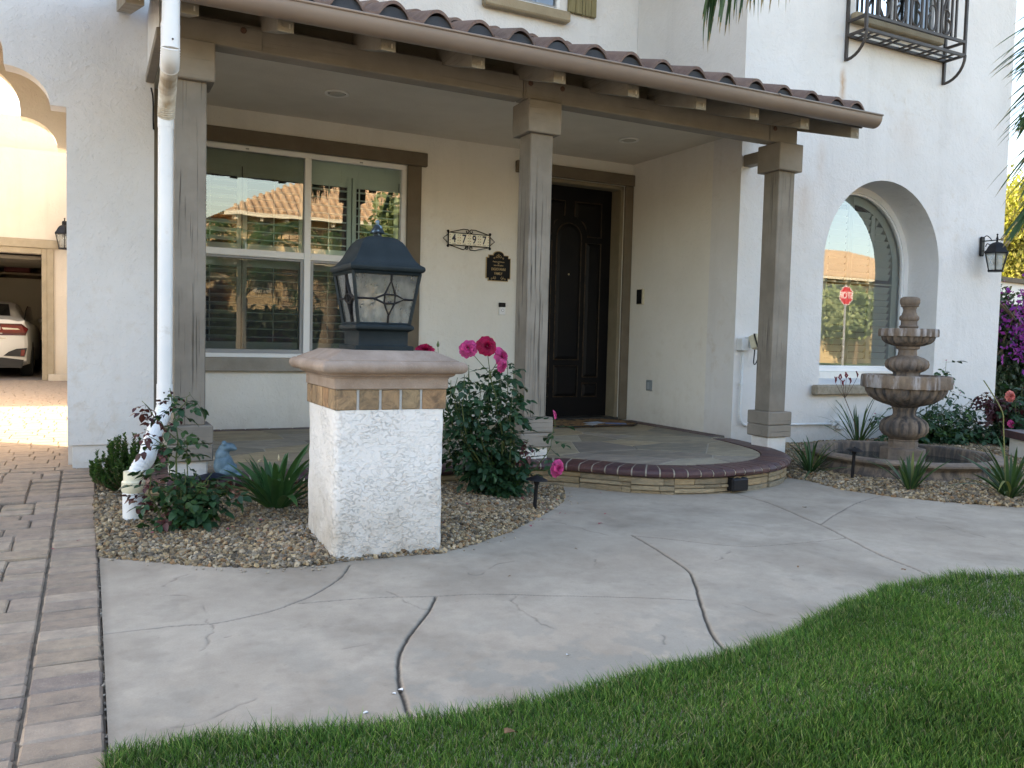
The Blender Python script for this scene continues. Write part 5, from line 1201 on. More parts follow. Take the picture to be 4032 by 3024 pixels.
# ================================================================ wall lamps
def wall_lamp(name, label, cx, cy, z0, S, wy):
    t = thing(name, label, 'wall lamp', 'wall lamps beside the outer corners of the house')
    def Lc(mb, pf, n=6, a0=PI/6, r=None): mb.lathe([(r_*S, z*S) for r_, z in pf], (cx, cy, z0), n, a0)
    q = MB(); Lc(q, [(.080, 0), (.083, .004), (.083, .016), (.070, .020)]); part('base', q, BLACK, t)
    q = MB(); Lc(q, [(.120, .19), (.128, .196), (.126, .206), (.108, .228), (.090, .262), (.070, .290), (.045, .305), (.020, .312), (.012, .318), (.010, .345), (.016, .352), (.010, .362), (.006, .385), (.012, .392), (.004, .402)]); part('roof', q, BLACK, t, smooth=True, angle=30)
    q = MB()
    for k in range(6):
        a = PI/6+k*PI/3; q.tube([(cx+.074*S*math.cos(a), cy+.074*S*math.sin(a), z0+.018*S), (cx+.116*S*math.cos(a), cy+.116*S*math.sin(a), z0+.192*S)], .0055*S, 5)
    part('cage_bar', q, BLACK, t)
    for k in range(6):
        a, a2 = PI/6+k*PI/3, PI/2+k*PI/3; q = MB(); q.add([(cx+.071*S*math.cos(a), cy+.071*S*math.sin(a), z0+.02*S), (cx+.071*S*math.cos(a2), cy+.071*S*math.sin(a2), z0+.02*S), (cx+.113*S*math.cos(a2), cy+.113*S*math.sin(a2), z0+.19*S), (cx+.113*S*math.cos(a), cy+.113*S*math.sin(a), z0+.19*S)], [(0, 1, 2, 3)]); part('pane', q, SEED, t)
    q = MB(); q.lathe([(.012*S, .19*S), (.014*S, .15*S), (.030*S, .12*S), (.032*S, .095*S), (.018*S, .07*S), (.002, .062*S)], (cx, cy, z0), 14); part('bulb', q, M('frosted_bulb', (.75, .75, .73), None, rough=.3) if 'frosted_bulb' not in bpy.data.materials else bpy.data.materials['frosted_bulb'], t, smooth=True)
    q = MB(); za = z0+.335*S; q.box(cx-.035*S, cx+.035*S, wy-.028*S, wy-.001, za-.16*S, za+.05*S, .012*S); part('wall_plate', q, BLACK, t)
    q = MB(); q.tube([(cx, wy-.02*S, za), (cx, cy-.055*S, za)], .0065*S, 6); q.tube([(cx, cy-.055*S, za-.014*S), (cx, cy-.055*S, za+.014*S)], [.004*S, .011*S], 6)
    P_ = [(cx, wy-.02*S, za-.10*S), (cx, wy-.075*S, za-.105*S), (cx, wy-.11*S, za-.06*S), (cx, wy-.075*S, za-.03*S), (cx, wy-.055*S, za-.06*S)]; q.tube(smooth_path(P_, 6), .005*S, 6)
    q.tube(smooth_path([(cx, wy-.02*S, za+.03*S), (cx, wy-.06*S, za+.055*S), (cx, wy-.10*S, za+.03*S), (cx, wy-.12*S, za+.0*S)], 6), .005*S, 6); part('arm', q, BLACK, t)
wall_lamp('wall_lamp', 'black wall lantern on the right corner of the bay wall near the palm fronds', 8.567, 5.60, 1.755, 1.0, YBAY)
# ================================================================ gravel beds
GRM = attr_mat('gravel_stone', .88, 160, .001)
def bed_zv(X, Y):
    """ground level inside the beds: level with the walk at its edge, then gently rising"""
    X = np.asarray(X, float); Y = np.asarray(Y, float)
    dL = np.minimum(poly_dist(X, Y, GRAVEL_L_EDGE+[(1.1, 3.57), (1.48, 3.57)]), poly_dist(X, Y, GRAVEL_M_EDGE)); dR = poly_dist(X, Y, GRAVEL_R_EDGE)
    return np.where(X < 3.0, GZ+.004+.040*np.clip(dL/.55, 0, 1)**.8, GZ+.004+.085*np.clip(dR/1.2, 0, 1)**.8)
def bed_z(x, y): return float(bed_zv([x], [y])[0])
def ico():
    t = (1+5**.5)/2; v = np.array([(-1, t, 0), (1, t, 0), (-1, -t, 0), (1, -t, 0), (0, -1, t), (0, 1, t), (0, -1, -t), (0, 1, -t), (t, 0, -1), (t, 0, 1), (-t, 0, -1), (-t, 0, 1)], float)
    v /= np.linalg.norm(v[0]); f = np.array([(0, 11, 5), (0, 5, 1), (0, 1, 7), (0, 7, 10), (0, 10, 11), (1, 5, 9), (5, 11, 4), (11, 10, 2), (10, 7, 6), (7, 1, 8), (3, 9, 4), (3, 4, 2), (3, 2, 6), (3, 6, 8), (3, 8, 9), (4, 9, 5), (2, 4, 11), (6, 2, 10), (8, 6, 7), (9, 8, 1)]); return v, f
IV, IF = ico()
def rotmats(n, flat=.5):
    a = rng.uniform(0, 2*PI, n); b_ = rng.normal(0, flat, n); c_ = rng.normal(0, flat, n)
    ca, sa, cb, sb, cc, sc_ = np.cos(a), np.sin(a), np.cos(b_), np.sin(b_), np.cos(c_), np.sin(c_); z = np.zeros(n); o = np.ones(n)
    Rz = np.stack([np.stack([ca, -sa, z], 1), np.stack([sa, ca, z], 1), np.stack([z, z, o], 1)], 1); Rx = np.stack([np.stack([o, z, z], 1), np.stack([z, cb, -sb], 1), np.stack([z, sb, cb], 1)], 1); Ry = np.stack([np.stack([cc, z, sc_], 1), np.stack([z, o, z], 1), np.stack([-sc_, z, cc], 1)], 1)
    return np.einsum('nij,njk,nkl->nil', Ry, Rx, Rz)
GCOL = np.array([.84, .78, .70])*np.array([(.36, .29, .20), (.27, .225, .165), (.42, .36, .27), (.22, .20, .17), (.33, .31, .28), (.48, .43, .35), (.30, .20, .125), (.17, .155, .14), (.40, .33, .22)])
def gravel(name, label, region, dens, smin, smax, excl=(), layers=2, limit_fn=None):
    xs_ = [p[0] for p in region]; ys_ = [p[1] for p in region]; A = (max(xs_)-min(xs_))*(max(ys_)-min(ys_)); n = int(A*dens*layers)
    X = rng.uniform(min(xs_), max(xs_), n); Y = rng.uniform(min(ys_), max(ys_), n); ok = in_poly(X, Y, region)
    for e in excl: ok &= ~e(X, Y)
    X, Y = X[ok], Y[ok]; n = len(X); S = rng.uniform(smin, smax, n)*np.where(rng.random(n) < .12, 1.35, 1)
    sh = np.stack([S*rng.uniform(.8, 1.35, n), S*rng.uniform(.7, 1.1, n), S*rng.uniform(.45, .8, n)], 1)
    V = IV[None]*(1+rng.uniform(-.34, .26, (n, 12, 1))); V = V*sh[:, None, :]; V = np.einsum('nij,nkj->nki', rotmats(n), V)
    Z = bed_zv(X, Y)+rng.uniform(-.010, .007, n)+.012*(vnoise(X, Y, .25, 55)-.5); V += np.stack([X, Y, Z], 1)[:, None, :]
    F = (IF[None]+(np.arange(n)*12)[:, None, None]).reshape(-1, 3); C = GCOL[rng.integers(0, len(GCOL), n)]*rng.uniform(.50, 1.32, (n, 1))*np.array([1.12, 1.10, 1.08])
    wpatch = np.exp(-(((X-1.08)**2+(Y-3.95)**2)/.05))*(rng.random(n) < .5); C = C*(1-wpatch[:, None]*.6)+.55*wpatch[:, None]*.6
    C = np.repeat(C, 12, 0); return tag(fast_mesh(name, V.reshape(-1, 3), F, GRM, col=C, smooth=False), label, None, None, 'stuff')
inped = lambda X, Y: (abs(X-PX) < hb-.01) & (abs(Y-PY) < hb-.01)
inpool = lambda X, Y: (X-FX)**2+(Y-FY0)**2 < (.63*KK)**2
LR = GRAVEL_L_EDGE+[(.97, 3.58), (1.30, 3.58), (1.48, 3.55)]+GRAVEL_M_EDGE[0:]+[(2.85, 4.80), (2.62, 5.0), (.33, 5.02), (.27, 5.3), (.27, 6.08), (.02, 6.08), (.03, 4.4)]
gravel('gravel', 'tan and grey crushed stone bed on the left around the white pedestal', LR, 5600, .0062, .0150, (inped,), 2.0)
RR = GRAVEL_R_EDGE[:-1]+[(7.6, 3.2), (9.0, 4.2), (9.2, 5.76), (5.2, 5.76), (5.0, 5.1), (4.85, 4.78)]
gravel('gravel', 'tan crushed stone bed on the right around the fountain', RR, 3000, .009, .017, (inpool,), 1.9)
def bedsheet(region, nm):
    xs_ = np.arange(min(p[0] for p in region), max(p[0] for p in region), .03); ys_ = np.arange(min(p[1] for p in region), max(p[1] for p in region), .03); A, B_ = np.meshgrid(xs_, ys_, indexing='ij')
    ok = in_poly(A, B_, region); Z = bed_zv(A.ravel(), B_.ravel())-.012; I_ = np.arange(A.size).reshape(A.shape); c_ = ok[:-1, :-1] & ok[1:, :-1] & ok[:-1, 1:] & ok[1:, 1:]
    F = np.stack([I_[:-1, :-1][c_], I_[1:, :-1][c_], I_[1:, 1:][c_], I_[:-1, 1:][c_]], 1); u = np.unique(F); m_ = np.full(A.size, -1); m_[u] = np.arange(len(u)); tag(fast_mesh(nm, np.stack([A.ravel(), B_.ravel(), Z], 1)[u], m_[F], SOIL), kind='structure')
bedsheet(LR, 'bed_soil'); bedsheet(RR, 'bed_soil')

# ================================================================ lawn
GRASSM = attr_mat('grass_blades', .55, 300, 0, trans=.30, spec=.3)
LWN = LAWN_EDGE+[(7.5, 1.2), (7.5, -1.5), (.035, -1.5)]
b = MB(); b.prism([[(x, y-.02) for x, y in LAWN_EDGE]+[(30, 1.2), (30, -2.2), (.04, -2.2)]], GZ-.06, GZ-.002, 'z'); tag(b.build('lawn_soil', M('turf_base', (.022, .035, .010), (.045, .06, .018), 30, .95, .01, 90)), kind='structure')
def blades(name, label, poly, dens, ycut, seed, hmul=1.0):
    r = np.random.default_rng(seed); xs_ = [p[0] for p in poly]; ys_ = [p[1] for p in poly]; y0 = max(min(ys_), ycut[0]); y1 = min(max(ys_), ycut[1]); x0, x1 = ycut[2], ycut[3]
    n = int((x1-x0)*(y1-y0)*dens); X = r.uniform(x0, x1, n); Y = r.uniform(y0, y1, n); ok = in_poly(X, Y, poly)
    # spill a little over the edge
    J = vnoise(X, Y, .06, seed+3); ok |= in_poly(X, Y-.018*J-.006, poly); X, Y = X[ok], Y[ok]; n = len(X)
    clump = vnoise(X, Y, .10, seed+1); cl2 = vnoise(X, Y, .35, seed+2)
    d = poly_dist(X, Y, LAWN_EDGE); edge = np.clip(1-d/.10, 0, 1)
    H = (.013+.015*r.random(n)+.008*clump)*(1+.55*edge)*hmul; long_ = r.random(n) < .04; H[long_] *= 1.35
    Wd = r.uniform(.0009, .0017, n); a = r.uniform(0, 2*PI, n); lean = r.uniform(.05, .95, n)*H+edge*.006; la = r.uniform(0, 2*PI, n); la = np.where(edge > .3, PI/2+r.normal(0, 1.0, n), la)
    bx, by = np.cos(a)*Wd, np.sin(a)*Wd; lx, ly = np.cos(la)*lean, np.sin(la)*lean; z = np.full(n, GZ-.004)
    P = np.stack([np.stack([X-bx, Y-by, z], 1), np.stack([X+bx, Y+by, z], 1), np.stack([X+bx*.8+lx*.35, Y+by*.8+ly*.35, z+H*.55], 1), np.stack([X-bx*.8+lx*.35, Y-by*.8+ly*.35, z+H*.55], 1), np.stack([X+lx, Y+ly, z+H], 1), np.stack([X+lx, Y+ly, z+H], 1)+np.stack([bx*.2, by*.2, z*0], 1)], 1)
    F = np.array([(0, 1, 2, 3), (3, 2, 5, 4)])[None]+(np.arange(n)*6)[:, None, None]
    base = np.array([(.050, .135, .018), (.070, .175, .025), (.034, .10, .018), (.12, .22, .035), (.22, .30, .08)]); pk = r.choice(5, n, p=[.26, .30, .16, .18, .10])
    C = base[pk]*(.72+.6*r.random((n, 1)))*(.75+.5*cl2[:, None]); dry = r.random(n) < (.05+.09*np.clip((cl2-.62)*5, 0, 1)); C[dry] = np.array((.28, .25, .13))*(.6+.6*r.random((dry.sum(), 1)))
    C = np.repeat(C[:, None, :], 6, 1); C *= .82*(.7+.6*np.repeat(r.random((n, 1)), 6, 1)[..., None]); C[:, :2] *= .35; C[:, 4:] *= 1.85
    return tag(fast_mesh(name, P.reshape(-1, 3), F.reshape(-1, 4), GRASSM, col=C.reshape(-1, 3), smooth=False), label, None, None, 'stuff')
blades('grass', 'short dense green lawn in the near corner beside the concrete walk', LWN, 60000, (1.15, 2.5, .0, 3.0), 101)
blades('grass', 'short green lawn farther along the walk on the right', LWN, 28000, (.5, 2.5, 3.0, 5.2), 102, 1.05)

# ================================================================ leaves and plants
def leaf_mesh(name, L, W, mat, fold=.25, curl_=.15, n=5, tip=1.6, stem=0.0):
    q = MB(); vs = []; fs = []
    for i in range(n+1):
        t = i/n; w = W/2*math.sin(PI*min(1, t**.75*1.0))**.8 if 0 < t < 1 else 0; z = -curl_*L*t*t
        vs += [(-w, stem+t*L, z+fold*w), (0, stem+t*L, z), (w, stem+t*L, z+fold*w)]
    for i in range(n): fs += [(3*i, 3*i+3, 3*i+4, 3*i+1), (3*i+1, 3*i+4, 3*i+5, 3*i+2)]
    q.add(vs, fs); return q
def compound(name, L, mat, k=5, spread=1.0, seed=0):
    """a rose leaf: five leaflets on a stalk"""
    r = random.Random(seed); q = MB(); q.tube([(0, 0, 0), (0, L*.95, -.10*L)], .0012, 3, caps=False)
    pos = [(.42, 62, .62), (.42, -62, .62), (.78, 52, .78), (.78, -52, .78), (.95, 0, 1.0)] if k == 5 else [(.6, 60, .8), (.6, -60, .8), (.92, 0, 1.0)]
    for (t, a, s_) in pos:
        lm = leaf_mesh('l', L*.52*s_*r.uniform(.9, 1.1), L*.36*s_*r.uniform(.9, 1.1), None, .22, r.uniform(.05, .35), 4)
        m_ = Matrix.Translation((0, t*L, -.10*L*t)) @ Matrix.Rotation(R(-a+r.uniform(-12, 12)), 4, 'Z') @ Matrix.Rotation(R(r.uniform(-30, 12)), 4, 'X') @ Matrix.Rotation(R(r.uniform(-20, 20)), 4, 'Y')
        q.add([tuple(m_ @ Vector(v)) for v in lm.v], lm.f)
    o = q.build(name, mat, smooth=True, recalc=False); d = o.data; bpy.data.objects.remove(o); return d
ROSE_G = leaf_mat('rose_leaf_green', [(.012, .042, .022), (.022, .066, .030), (.040, .098, .038)], .4, .18)
ROSE_L = leaf_mat('rose_leaf_light', [(.035, .085, .025), (.055, .12, .035), (.09, .15, .045)], .45, .25)
ROSE_R = leaf_mat('rose_leaf_maroon', [(.035, .012, .016), (.065, .016, .022), (.10, .03, .03)], .4, .2)
STEM = M('rose_stem', (.07, .10, .03), (.11, .14, .05), 30, .6)
STEMW = M('woody_stem', (.12, .085, .05), (.17, .13, .08), 40, .8)
PINK = leaf_mat('petal_pink', [(.60, .035, .20), (.72, .07, .30), (.80, .14, .40)], .5, .35)
RED = leaf_mat('petal_crimson', [(.30, .004, .035), (.48, .010, .075), (.62, .03, .14)], .5, .3)
CORAL = leaf_mat('petal_coral', [(.70, .10, .10), (.80, .18, .16), (.85, .28, .22)], .5, .35)
FADED = leaf_mat('petal_faded', [(.26, .12, .08), (.36, .20, .13), (.32, .08, .08)], .7, .25)
PETM = attr_mat('rose_petals', .55, 200, 0, mul=((.9, .9, .9), (1.05, 1.05, 1.05)), trans=.30, spec=.2)
PCOL = {'PINK': ((.36, .01, .10), (.66, .045, .24), (.82, .14, .38)), 'RED': ((.12, .001, .015), (.38, .004, .05), (.56, .02, .11)), 'CORAL': ((.50, .05, .05), (.76, .16, .15), (.88, .34, .28)), 'FADED': ((.20, .08, .05), (.32, .17, .11), (.42, .22, .17))}
def rose_flower(name, r_, kind, seed, loose=0.0, layers=5):
    """cupped, ruffled petals around a tight heart; darker towards the base"""
    r = random.Random(seed); c0, c1, c2 = [np.array(c) for c in PCOL[kind]]; V = []; F = []; C = []
    for l in range(layers+1):
        f = l/layers; n = 4+l; rad = r_*(.20+.80*f**.9)
        for k in range(n):
            if loose > .5 and l == layers and r.random() < .25: continue
            a = 2*PI*k/n+l*.9+r.uniform(-.28, .28); open_ = (.12+.95*f**1.2)*(1+.25*loose)+r.uniform(-.15, .22); L = rad*r.uniform(.85, 1.2)+r_*.25; W = rad*r.uniform(.85, 1.25)+r_*.12
            tint = c1*(1-f)+c1*.45*f+c2*.55*f; tint = tint*r.uniform(.62, 1.18); o = len(V); base_r = r_*(.05+.07*l/layers); nu, nv = 4, 4; ph = r.uniform(0, 6)
            for i in range(nv+1):
                t = i/nv; ang = open_*(.45+.9*t)+(.55*t*t*(f > .4))     # bends outwards
                rr = base_r+L*t*math.sin(min(1.75, ang)); z = L*t*math.cos(min(1.75, ang))*.95+r_*.05
                w = W/2*(.30+.95*math.sin(PI*.5*min(1, t*1.25)))*(1 if i < nv else .70)
                for j in range(nu+1):
                    u = -1+2*j/nu; cup = (1-u*u)*W*.16*(1-.5*f); ruf = (.055*r_)*math.sin(ph+u*4.2+t*2)*t*(1+loose); notch = -.08*L*(i == nv)*(abs(u) < .3)
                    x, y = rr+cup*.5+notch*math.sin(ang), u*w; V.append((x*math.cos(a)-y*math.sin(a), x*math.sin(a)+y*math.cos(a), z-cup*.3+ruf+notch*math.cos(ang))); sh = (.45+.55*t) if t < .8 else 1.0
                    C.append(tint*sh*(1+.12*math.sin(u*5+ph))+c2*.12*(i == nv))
            for i in range(nv):
                for j in range(nu): F.append((o+i*(nu+1)+j, o+i*(nu+1)+j+1, o+(i+1)*(nu+1)+j+1, o+(i+1)*(nu+1)+j))
    ob = fast_mesh(name, np.array(V), np.array(F), PETM, col=np.clip(np.array(C), 0, 1)); d = ob.data; bpy.data.objects.remove(ob); return d
def aim(p, d, roll_=None, s=1.0):
    d = Vector(d).normalized(); qv = d.to_track_quat('Y', 'Z'); m_ = qv.to_matrix().to_4x4() @ Matrix.Rotation(rnd.uniform(-.5, .5) if roll_ is None else roll_, 4, 'Y'); return Matrix.Translation(p) @ m_ @ Matrix.Scale(s, 4)
def cane(mb, p0, p1, bow, r0, r1, n=8, wob=.012):
    p0, p1 = Vector(p0), Vector(p1); mid = Vector(bow); pts = []
    for i in range(n+1):
        t = i/n; pts.append(p0.lerp(p1, t)+mid*math.sin(PI*t)+Vector((rnd.uniform(-wob, wob), rnd.uniform(-wob, wob), 0))*(0 if i in (0, n) else 1))
    mb.tube(pts, [r0+(r1-r0)*i/n for i in range(n+1)], 5); return pts
def leaves_along(t_, pts, meshes, step, t0=.15, spread=1.0, s=(.8, 1.15), up=-.75, joined=None, name='leaf'):
    acc = 0; k = rnd.random()*6; L = sum((pts[i+1]-pts[i]).length for i in range(len(pts)-1)); tot = 0
    for i in range(len(pts)-1):
        seg = (pts[i+1]-pts[i]); l = seg.length; u = 0
        while u < l:
            if (tot+u)/L > t0:
                k += 2.4; d = Vector((math.cos(k)*spread, math.sin(k)*spread, up+rnd.uniform(-.5, .75)))+seg.normalized()*.3
                me = rnd.choice(meshes); mt = aim(pts[i]+seg*(u/l), d, None, rnd.uniform(*s))
                if joined is None: link(name, me, t_, mat=mt)
                else: joined.append((me, mt))
            u += step*rnd.uniform(.7, 1.3)
        tot += l
def join_list(name, lst, parent, mats):
    Vs = []; Fs = []; Ms = []; o = 0
    midx = {m_: i for i, m_ in enumerate(mats)}
    for me, mt in lst:
        for v in me.vertices: Vs.append(tuple(mt @ v.co))
        mi = midx[me.materials[0]]
        for p in me.polygons: Fs.append(tuple(i+o for i in p.vertices)); Ms.append(mi)
        o += len(me.vertices)
    q = MB(); q.v = Vs; q.f = Fs; q.m = Ms; ob = q.build(name, mats, parent, smooth=True, recalc=False); tag(ob, kind='stuff'); return ob
CG = [compound('leaf', .118, ROSE_G, 5, 1, i) for i in range(4)]+[compound('leaf', .10, ROSE_G, 3, 1, 9)]
CL = [compound('leaf', .105, ROSE_L, 5, 1, 20+i) for i in range(2)]; CM = [compound('leaf', .105, ROSE_R, 5, 1, 30+i) for i in range(3)]+[compound('leaf', .085, ROSE_R, 3, 1, 34)]
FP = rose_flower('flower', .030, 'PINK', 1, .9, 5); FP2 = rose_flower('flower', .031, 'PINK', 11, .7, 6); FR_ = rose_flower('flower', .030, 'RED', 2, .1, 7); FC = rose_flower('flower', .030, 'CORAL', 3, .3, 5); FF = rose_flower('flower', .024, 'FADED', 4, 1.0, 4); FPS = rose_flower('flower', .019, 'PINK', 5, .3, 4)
# (1) young rose in front of the downspout: base K(.357,3.941)
bx, by, _ = K(.357, 3.941); bzr = bed_z(bx, by)
r1 = thing('rose_bush', 'leggy rose bush with maroon new leaves before the white downspout', 'rose bush')
q = MB(); can = []
for (dx, dy, h, bw_, r0) in ((-.030, .16, .68, (.01, 0, 0), .0075), (.05, .12, .40, (.02, .02, 0), .005), (.16, .06, .26, (-.03, 0, 0), .005), (-.12, .02, .30, (-.05, 0, 0), .004), (-.17, .06, .17, (-.02, 0, .06), .004), (.22, .0, .18, (0, 0, .05), .004), (.13, -.04, .24, (0, 0, .03), .004), (.02, -.05, .30, (0, 0, .02), .004), (.24, .04, .22, (0, 0, .03), .004), (-.05, -.02, .36, (0, 0, .02), .004), (.08, .02, .28, (0, 0, .03), .004), (.17, .0, .16, (0, 0, .03), .004)):
    can.append((cane(q, (bx+rnd.uniform(-.015, .015), by, bzr-.01), (bx+dx, by+dy, bzr+h), bw_, r0, .002), h))
br = cane(q, can[0][0][5], (bx-.16, by+.12, bzr+.62), (-.02, 0, .02), .003, .0015); br2 = cane(q, can[0][0][4], (bx-.15, by+.13, bzr+.48), (-.02, 0, .02), .003, .0015); br3 = cane(q, can[0][0][6], (bx+.06, by+.14, bzr+.66), (.0, 0, .02), .003, .0015); br4 = cane(q, can[0][0][4], (bx+.07, by+.1, bzr+.46), (.0, 0, .01), .003, .0015)
part('stems', q, STEM, r1)
for k, (pt, h) in enumerate(can):
    leaves_along(r1, pt, (CG+CL[:1]) if k != 4 else CM, .040 if k == 0 else .027, .35 if k == 0 else .12, 1, (.7, 1.05))
for bb, ms in ((br, CM), (br2, CM+CG[:2]), (br3, CG), (br4, CG)): leaves_along(r1, bb, ms, .026, .35, 1, (.6, .95))
leaves_along(r1, can[0][0][-3:], CM, .018, 0, 1, (.4, .7)); leaves_along(r1, can[4][0][-4:], CM, .02, 0, 1, (.6, .9)); leaves_along(r1, can[3][0][-4:], CM+CL, .025, 0, 1, (.6, .9)); leaves_along(r1, can[8][0][-3:], CM, .03, 0, 1, (.6, .8))
for (dx, dy, dz, s_) in ((-.075, -.02, .235, .9), (-.055, -.02, .19, .9), (.02, -.05, .10, .8), (-.20, .03, .14, .8)):
    link('flower', rose_flower('flower', .016, 'FADED', int(dz*100), 1.0, 3), r1, mat=aim((bx+dx, by+dy, bzr+dz), (rnd.uniform(-1, 1), rnd.uniform(-1, 0), .2), 0, s_))
for dz in (.115, .15, .17): link('faded_flower', FF, r1, mat=aim((bx+.27+rnd.uniform(-.01, .01), by-.02, bzr+dz), (rnd.uniform(-1, 1), -.6, rnd.uniform(-.5, .5)), 0, .75))
# (2) big rose bush behind the pedestal
bx, by, _ = K(2.10, 4.30); bx, by = 2.33, 4.62; bzr = bed_z(bx, by)
r2 = thing('rose_bush', 'tall rose bush with pink and crimson blooms beside the white pedestal', 'rose bush')
q = MB(); jl = []
def at_px(px, py, Y):
    x_ = (px-1106)/1797.78; y_ = (py-829.5)/1797.78; c_, s_ = math.cos(roll), math.sin(roll); u = x_*c_+y_*s_; v = -x_*s_+y_*c_; d = _F+_R*u-_U*v; t = Y/d.y; return Vector((d.x*t, Y, CH+d.z*t))
blooms = [((2.312, 4.55, .952), FP, (-.6, -1, .1)), ((2.42, 4.50, .955), FR_, (-.1, -1, .35)), ((2.52, 4.52, .905), FP, (.5, -1, .2)), ((2.535, 4.50, .835), FPS, (.6, -1, -.2)), ((2.00, 4.66, .932), FR_, (-.3, -.7, .7))]
B = [at_px(1012, 753, 4.50), at_px(1052, 748, 4.46), at_px(1083, 770, 4.48), at_px(1086, 790, 4.46), at_px(919, 757, 4.62), at_px(1198, 896, 4.50), at_px(1205, 1012, 4.36), at_px(946, 750, 4.60)]
stem_top = at_px(1058, 800, 4.50)
mains = [cane(q, (bx, by, bzr), stem_top, (.02, 0, 0), .007, .0035, 10)]
for tp in (B[0], B[1], B[2], B[3]): cane(q, stem_top-Vector((0, 0, .02)), tp, (0, 0, 0), .0025, .002, 4, .004)
leaves_along(r2, mains[0], CG, .026, .35, .8, (.55, .85))
mains.append(cane(q, (bx-.05, by+.03, bzr), B[4]+Vector((0, 0, -.02)), (-.05, 0, 0), .006, .002, 8)); cane(q, mains[-1][-3], B[7], (0, 0, 0), .002, .0015, 3)
side = cane(q, (bx+.05, by-.05, bzr+.12), B[5], (.06, 0, -.08), .005, .002, 9); cane(q, side[2], B[6], (0, -.02, 0), .003, .002, 5)
leaves_along(r2, side, CG, .042, .2, 1, (.75, 1.0))
for i in range(23):
    ex, ey = bx-.03+rnd.uniform(-.35, .09), by+rnd.uniform(-.14, .16); h = rnd.uniform(.38, .86)*(1 if ex < bx+.05 else .8)
    pt = cane(q, (bx+rnd.uniform(-.05, .05), by+rnd.uniform(-.04, .04), bzr), (ex, ey, bzr+h), ((ex-bx)*.4, (ey-by)*.4, .02), .005, .0018, 7)
    leaves_along(r2, pt, CG, .034, .10, 1, (.7, 1.05), joined=jl)
for i in range(22):
    a = rnd.uniform(0, 2*PI); rr = rnd.uniform(.08, .23); pt = cane(q, (bx, by, bzr), (bx-.02+rr*math.cos(a), by+rr*math.sin(a)*.6, bzr+rnd.uniform(.08, .30)), (0, 0, .05), .004, .0015, 5); leaves_along(r2, pt, CG+(CL if i % 3 == 0 else []), .032, .15, 1, (.7, 1.0), joined=jl)
pt = cane(q, (bx+.04, by-.06, bzr+.1), at_px(1141, 948, 4.45), (0, 0, 0), .003, .0015, 5); leaves_along(r2, pt, CM, .02, .45, .7, (.45, .7))
part('stems', q, STEM, r2)
rnd.shuffle(jl)
for me, mt in jl[:190]: link('leaf', me, r2, mat=mt)
join_list('foliage', jl[190:], r2, [ROSE_G, ROSE_L])
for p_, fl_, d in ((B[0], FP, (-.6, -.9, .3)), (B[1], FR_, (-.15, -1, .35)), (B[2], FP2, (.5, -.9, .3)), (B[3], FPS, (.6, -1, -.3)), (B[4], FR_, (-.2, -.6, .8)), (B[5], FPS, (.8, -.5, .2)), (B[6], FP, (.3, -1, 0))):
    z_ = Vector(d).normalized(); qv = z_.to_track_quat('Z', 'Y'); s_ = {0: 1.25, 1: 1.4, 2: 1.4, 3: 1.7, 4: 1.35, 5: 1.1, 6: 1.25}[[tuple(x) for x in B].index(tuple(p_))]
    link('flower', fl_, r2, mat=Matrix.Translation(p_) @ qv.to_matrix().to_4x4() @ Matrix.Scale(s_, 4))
q = MB(); q.lathe([(.002, 0), (.008, .006), (.009, .016), (.004, .03), (.001, .038)], tuple(B[7]), 8); part('bud', q, STEM, r2, smooth=True)
# (3)(4) roses at the bay wall
def bush(label, c, rx_, ry_, h, n, ms, mats_, stemm=STEM, zb=None, lo=.1, ind=0, s=(.8, 1.2), name='rose_bush', cat='rose bush', step=.036):
    t = thing(name, label, cat); q = MB(); jl = []; zb = bed_z(*c) if zb is None else zb
    for i in range(n):
        a = rnd.uniform(0, 2*PI); rr = math.sqrt(rnd.random()); ex, ey = c[0]+rx_*rr*math.cos(a), c[1]+ry_*rr*math.sin(a); hh = h*rnd.uniform(.25, 1)*(1-.35*rr)
        pt = cane(q, (c[0]+rnd.uniform(-.04, .04), c[1], zb), (ex, ey, zb+hh), ((ex-c[0])*.35, (ey-c[1])*.35, .02), .005, .0018, 6); leaves_along(t, pt, ms, step, lo, 1, s, joined=jl)
    part('stems', q, stemm, t); rnd.shuffle(jl)
    for me, mt in jl[:ind]: link('leaf', me, t, mat=mt)
    join_list('foliage', jl[ind:], t, mats_); return t
c3 = (7.45, 5.38)
r3 = bush('green rose bush with bare tips against the white bay wall behind the fountain', c3, .62, .22, .52, 44, CG+CL[:1], [ROSE_G, ROSE_L], lo=.2, s=(.85, 1.25))
q = MB()
for (px, py, yy) in ((2044, 778, 5.35), (2075, 848, 5.3), (2098, 862, 5.3), (1945, 866, 5.2), (1890, 893, 5.2), (2060, 830, 5.3), (2003, 850, 5.3), (1905, 935, 5.2)):
    pt = cane(q, (c3[0]-.05, c3[1], bed_z(*c3)+.1), at_px(px, py, yy), (0, 0, 0), .004, .0015, 7); leaves_along(r3, pt, CG, .04, .35, 1, (.7, 1.1))
    link('bud', FPS, r3, mat=aim(pt[-1], (0, -1, .4), 0, .33))
part('stems', q, STEM, r3)
c4 = (8.30, 4.95)
r4 = bush('dark rose bush with two coral blooms at the right edge by the bay corner', c4, .60, .32, .70, 80, CG+CM[:1], [ROSE_G, ROSE_R], lo=.1, s=(.9, 1.3))
jl = []
for i in range(8): q = MB(); pt = cane(q, (c4[0]-.1, c4[1], .1), at_px(rnd.uniform(2110, 2150), rnd.uniform(838, 880), 5.1), (0, 0, 0), .004, .0015, 6); leaves_along(r4, pt, CM, .03, .6, 1, (.8, 1.2), joined=jl); part('stem', q, STEM, r4)
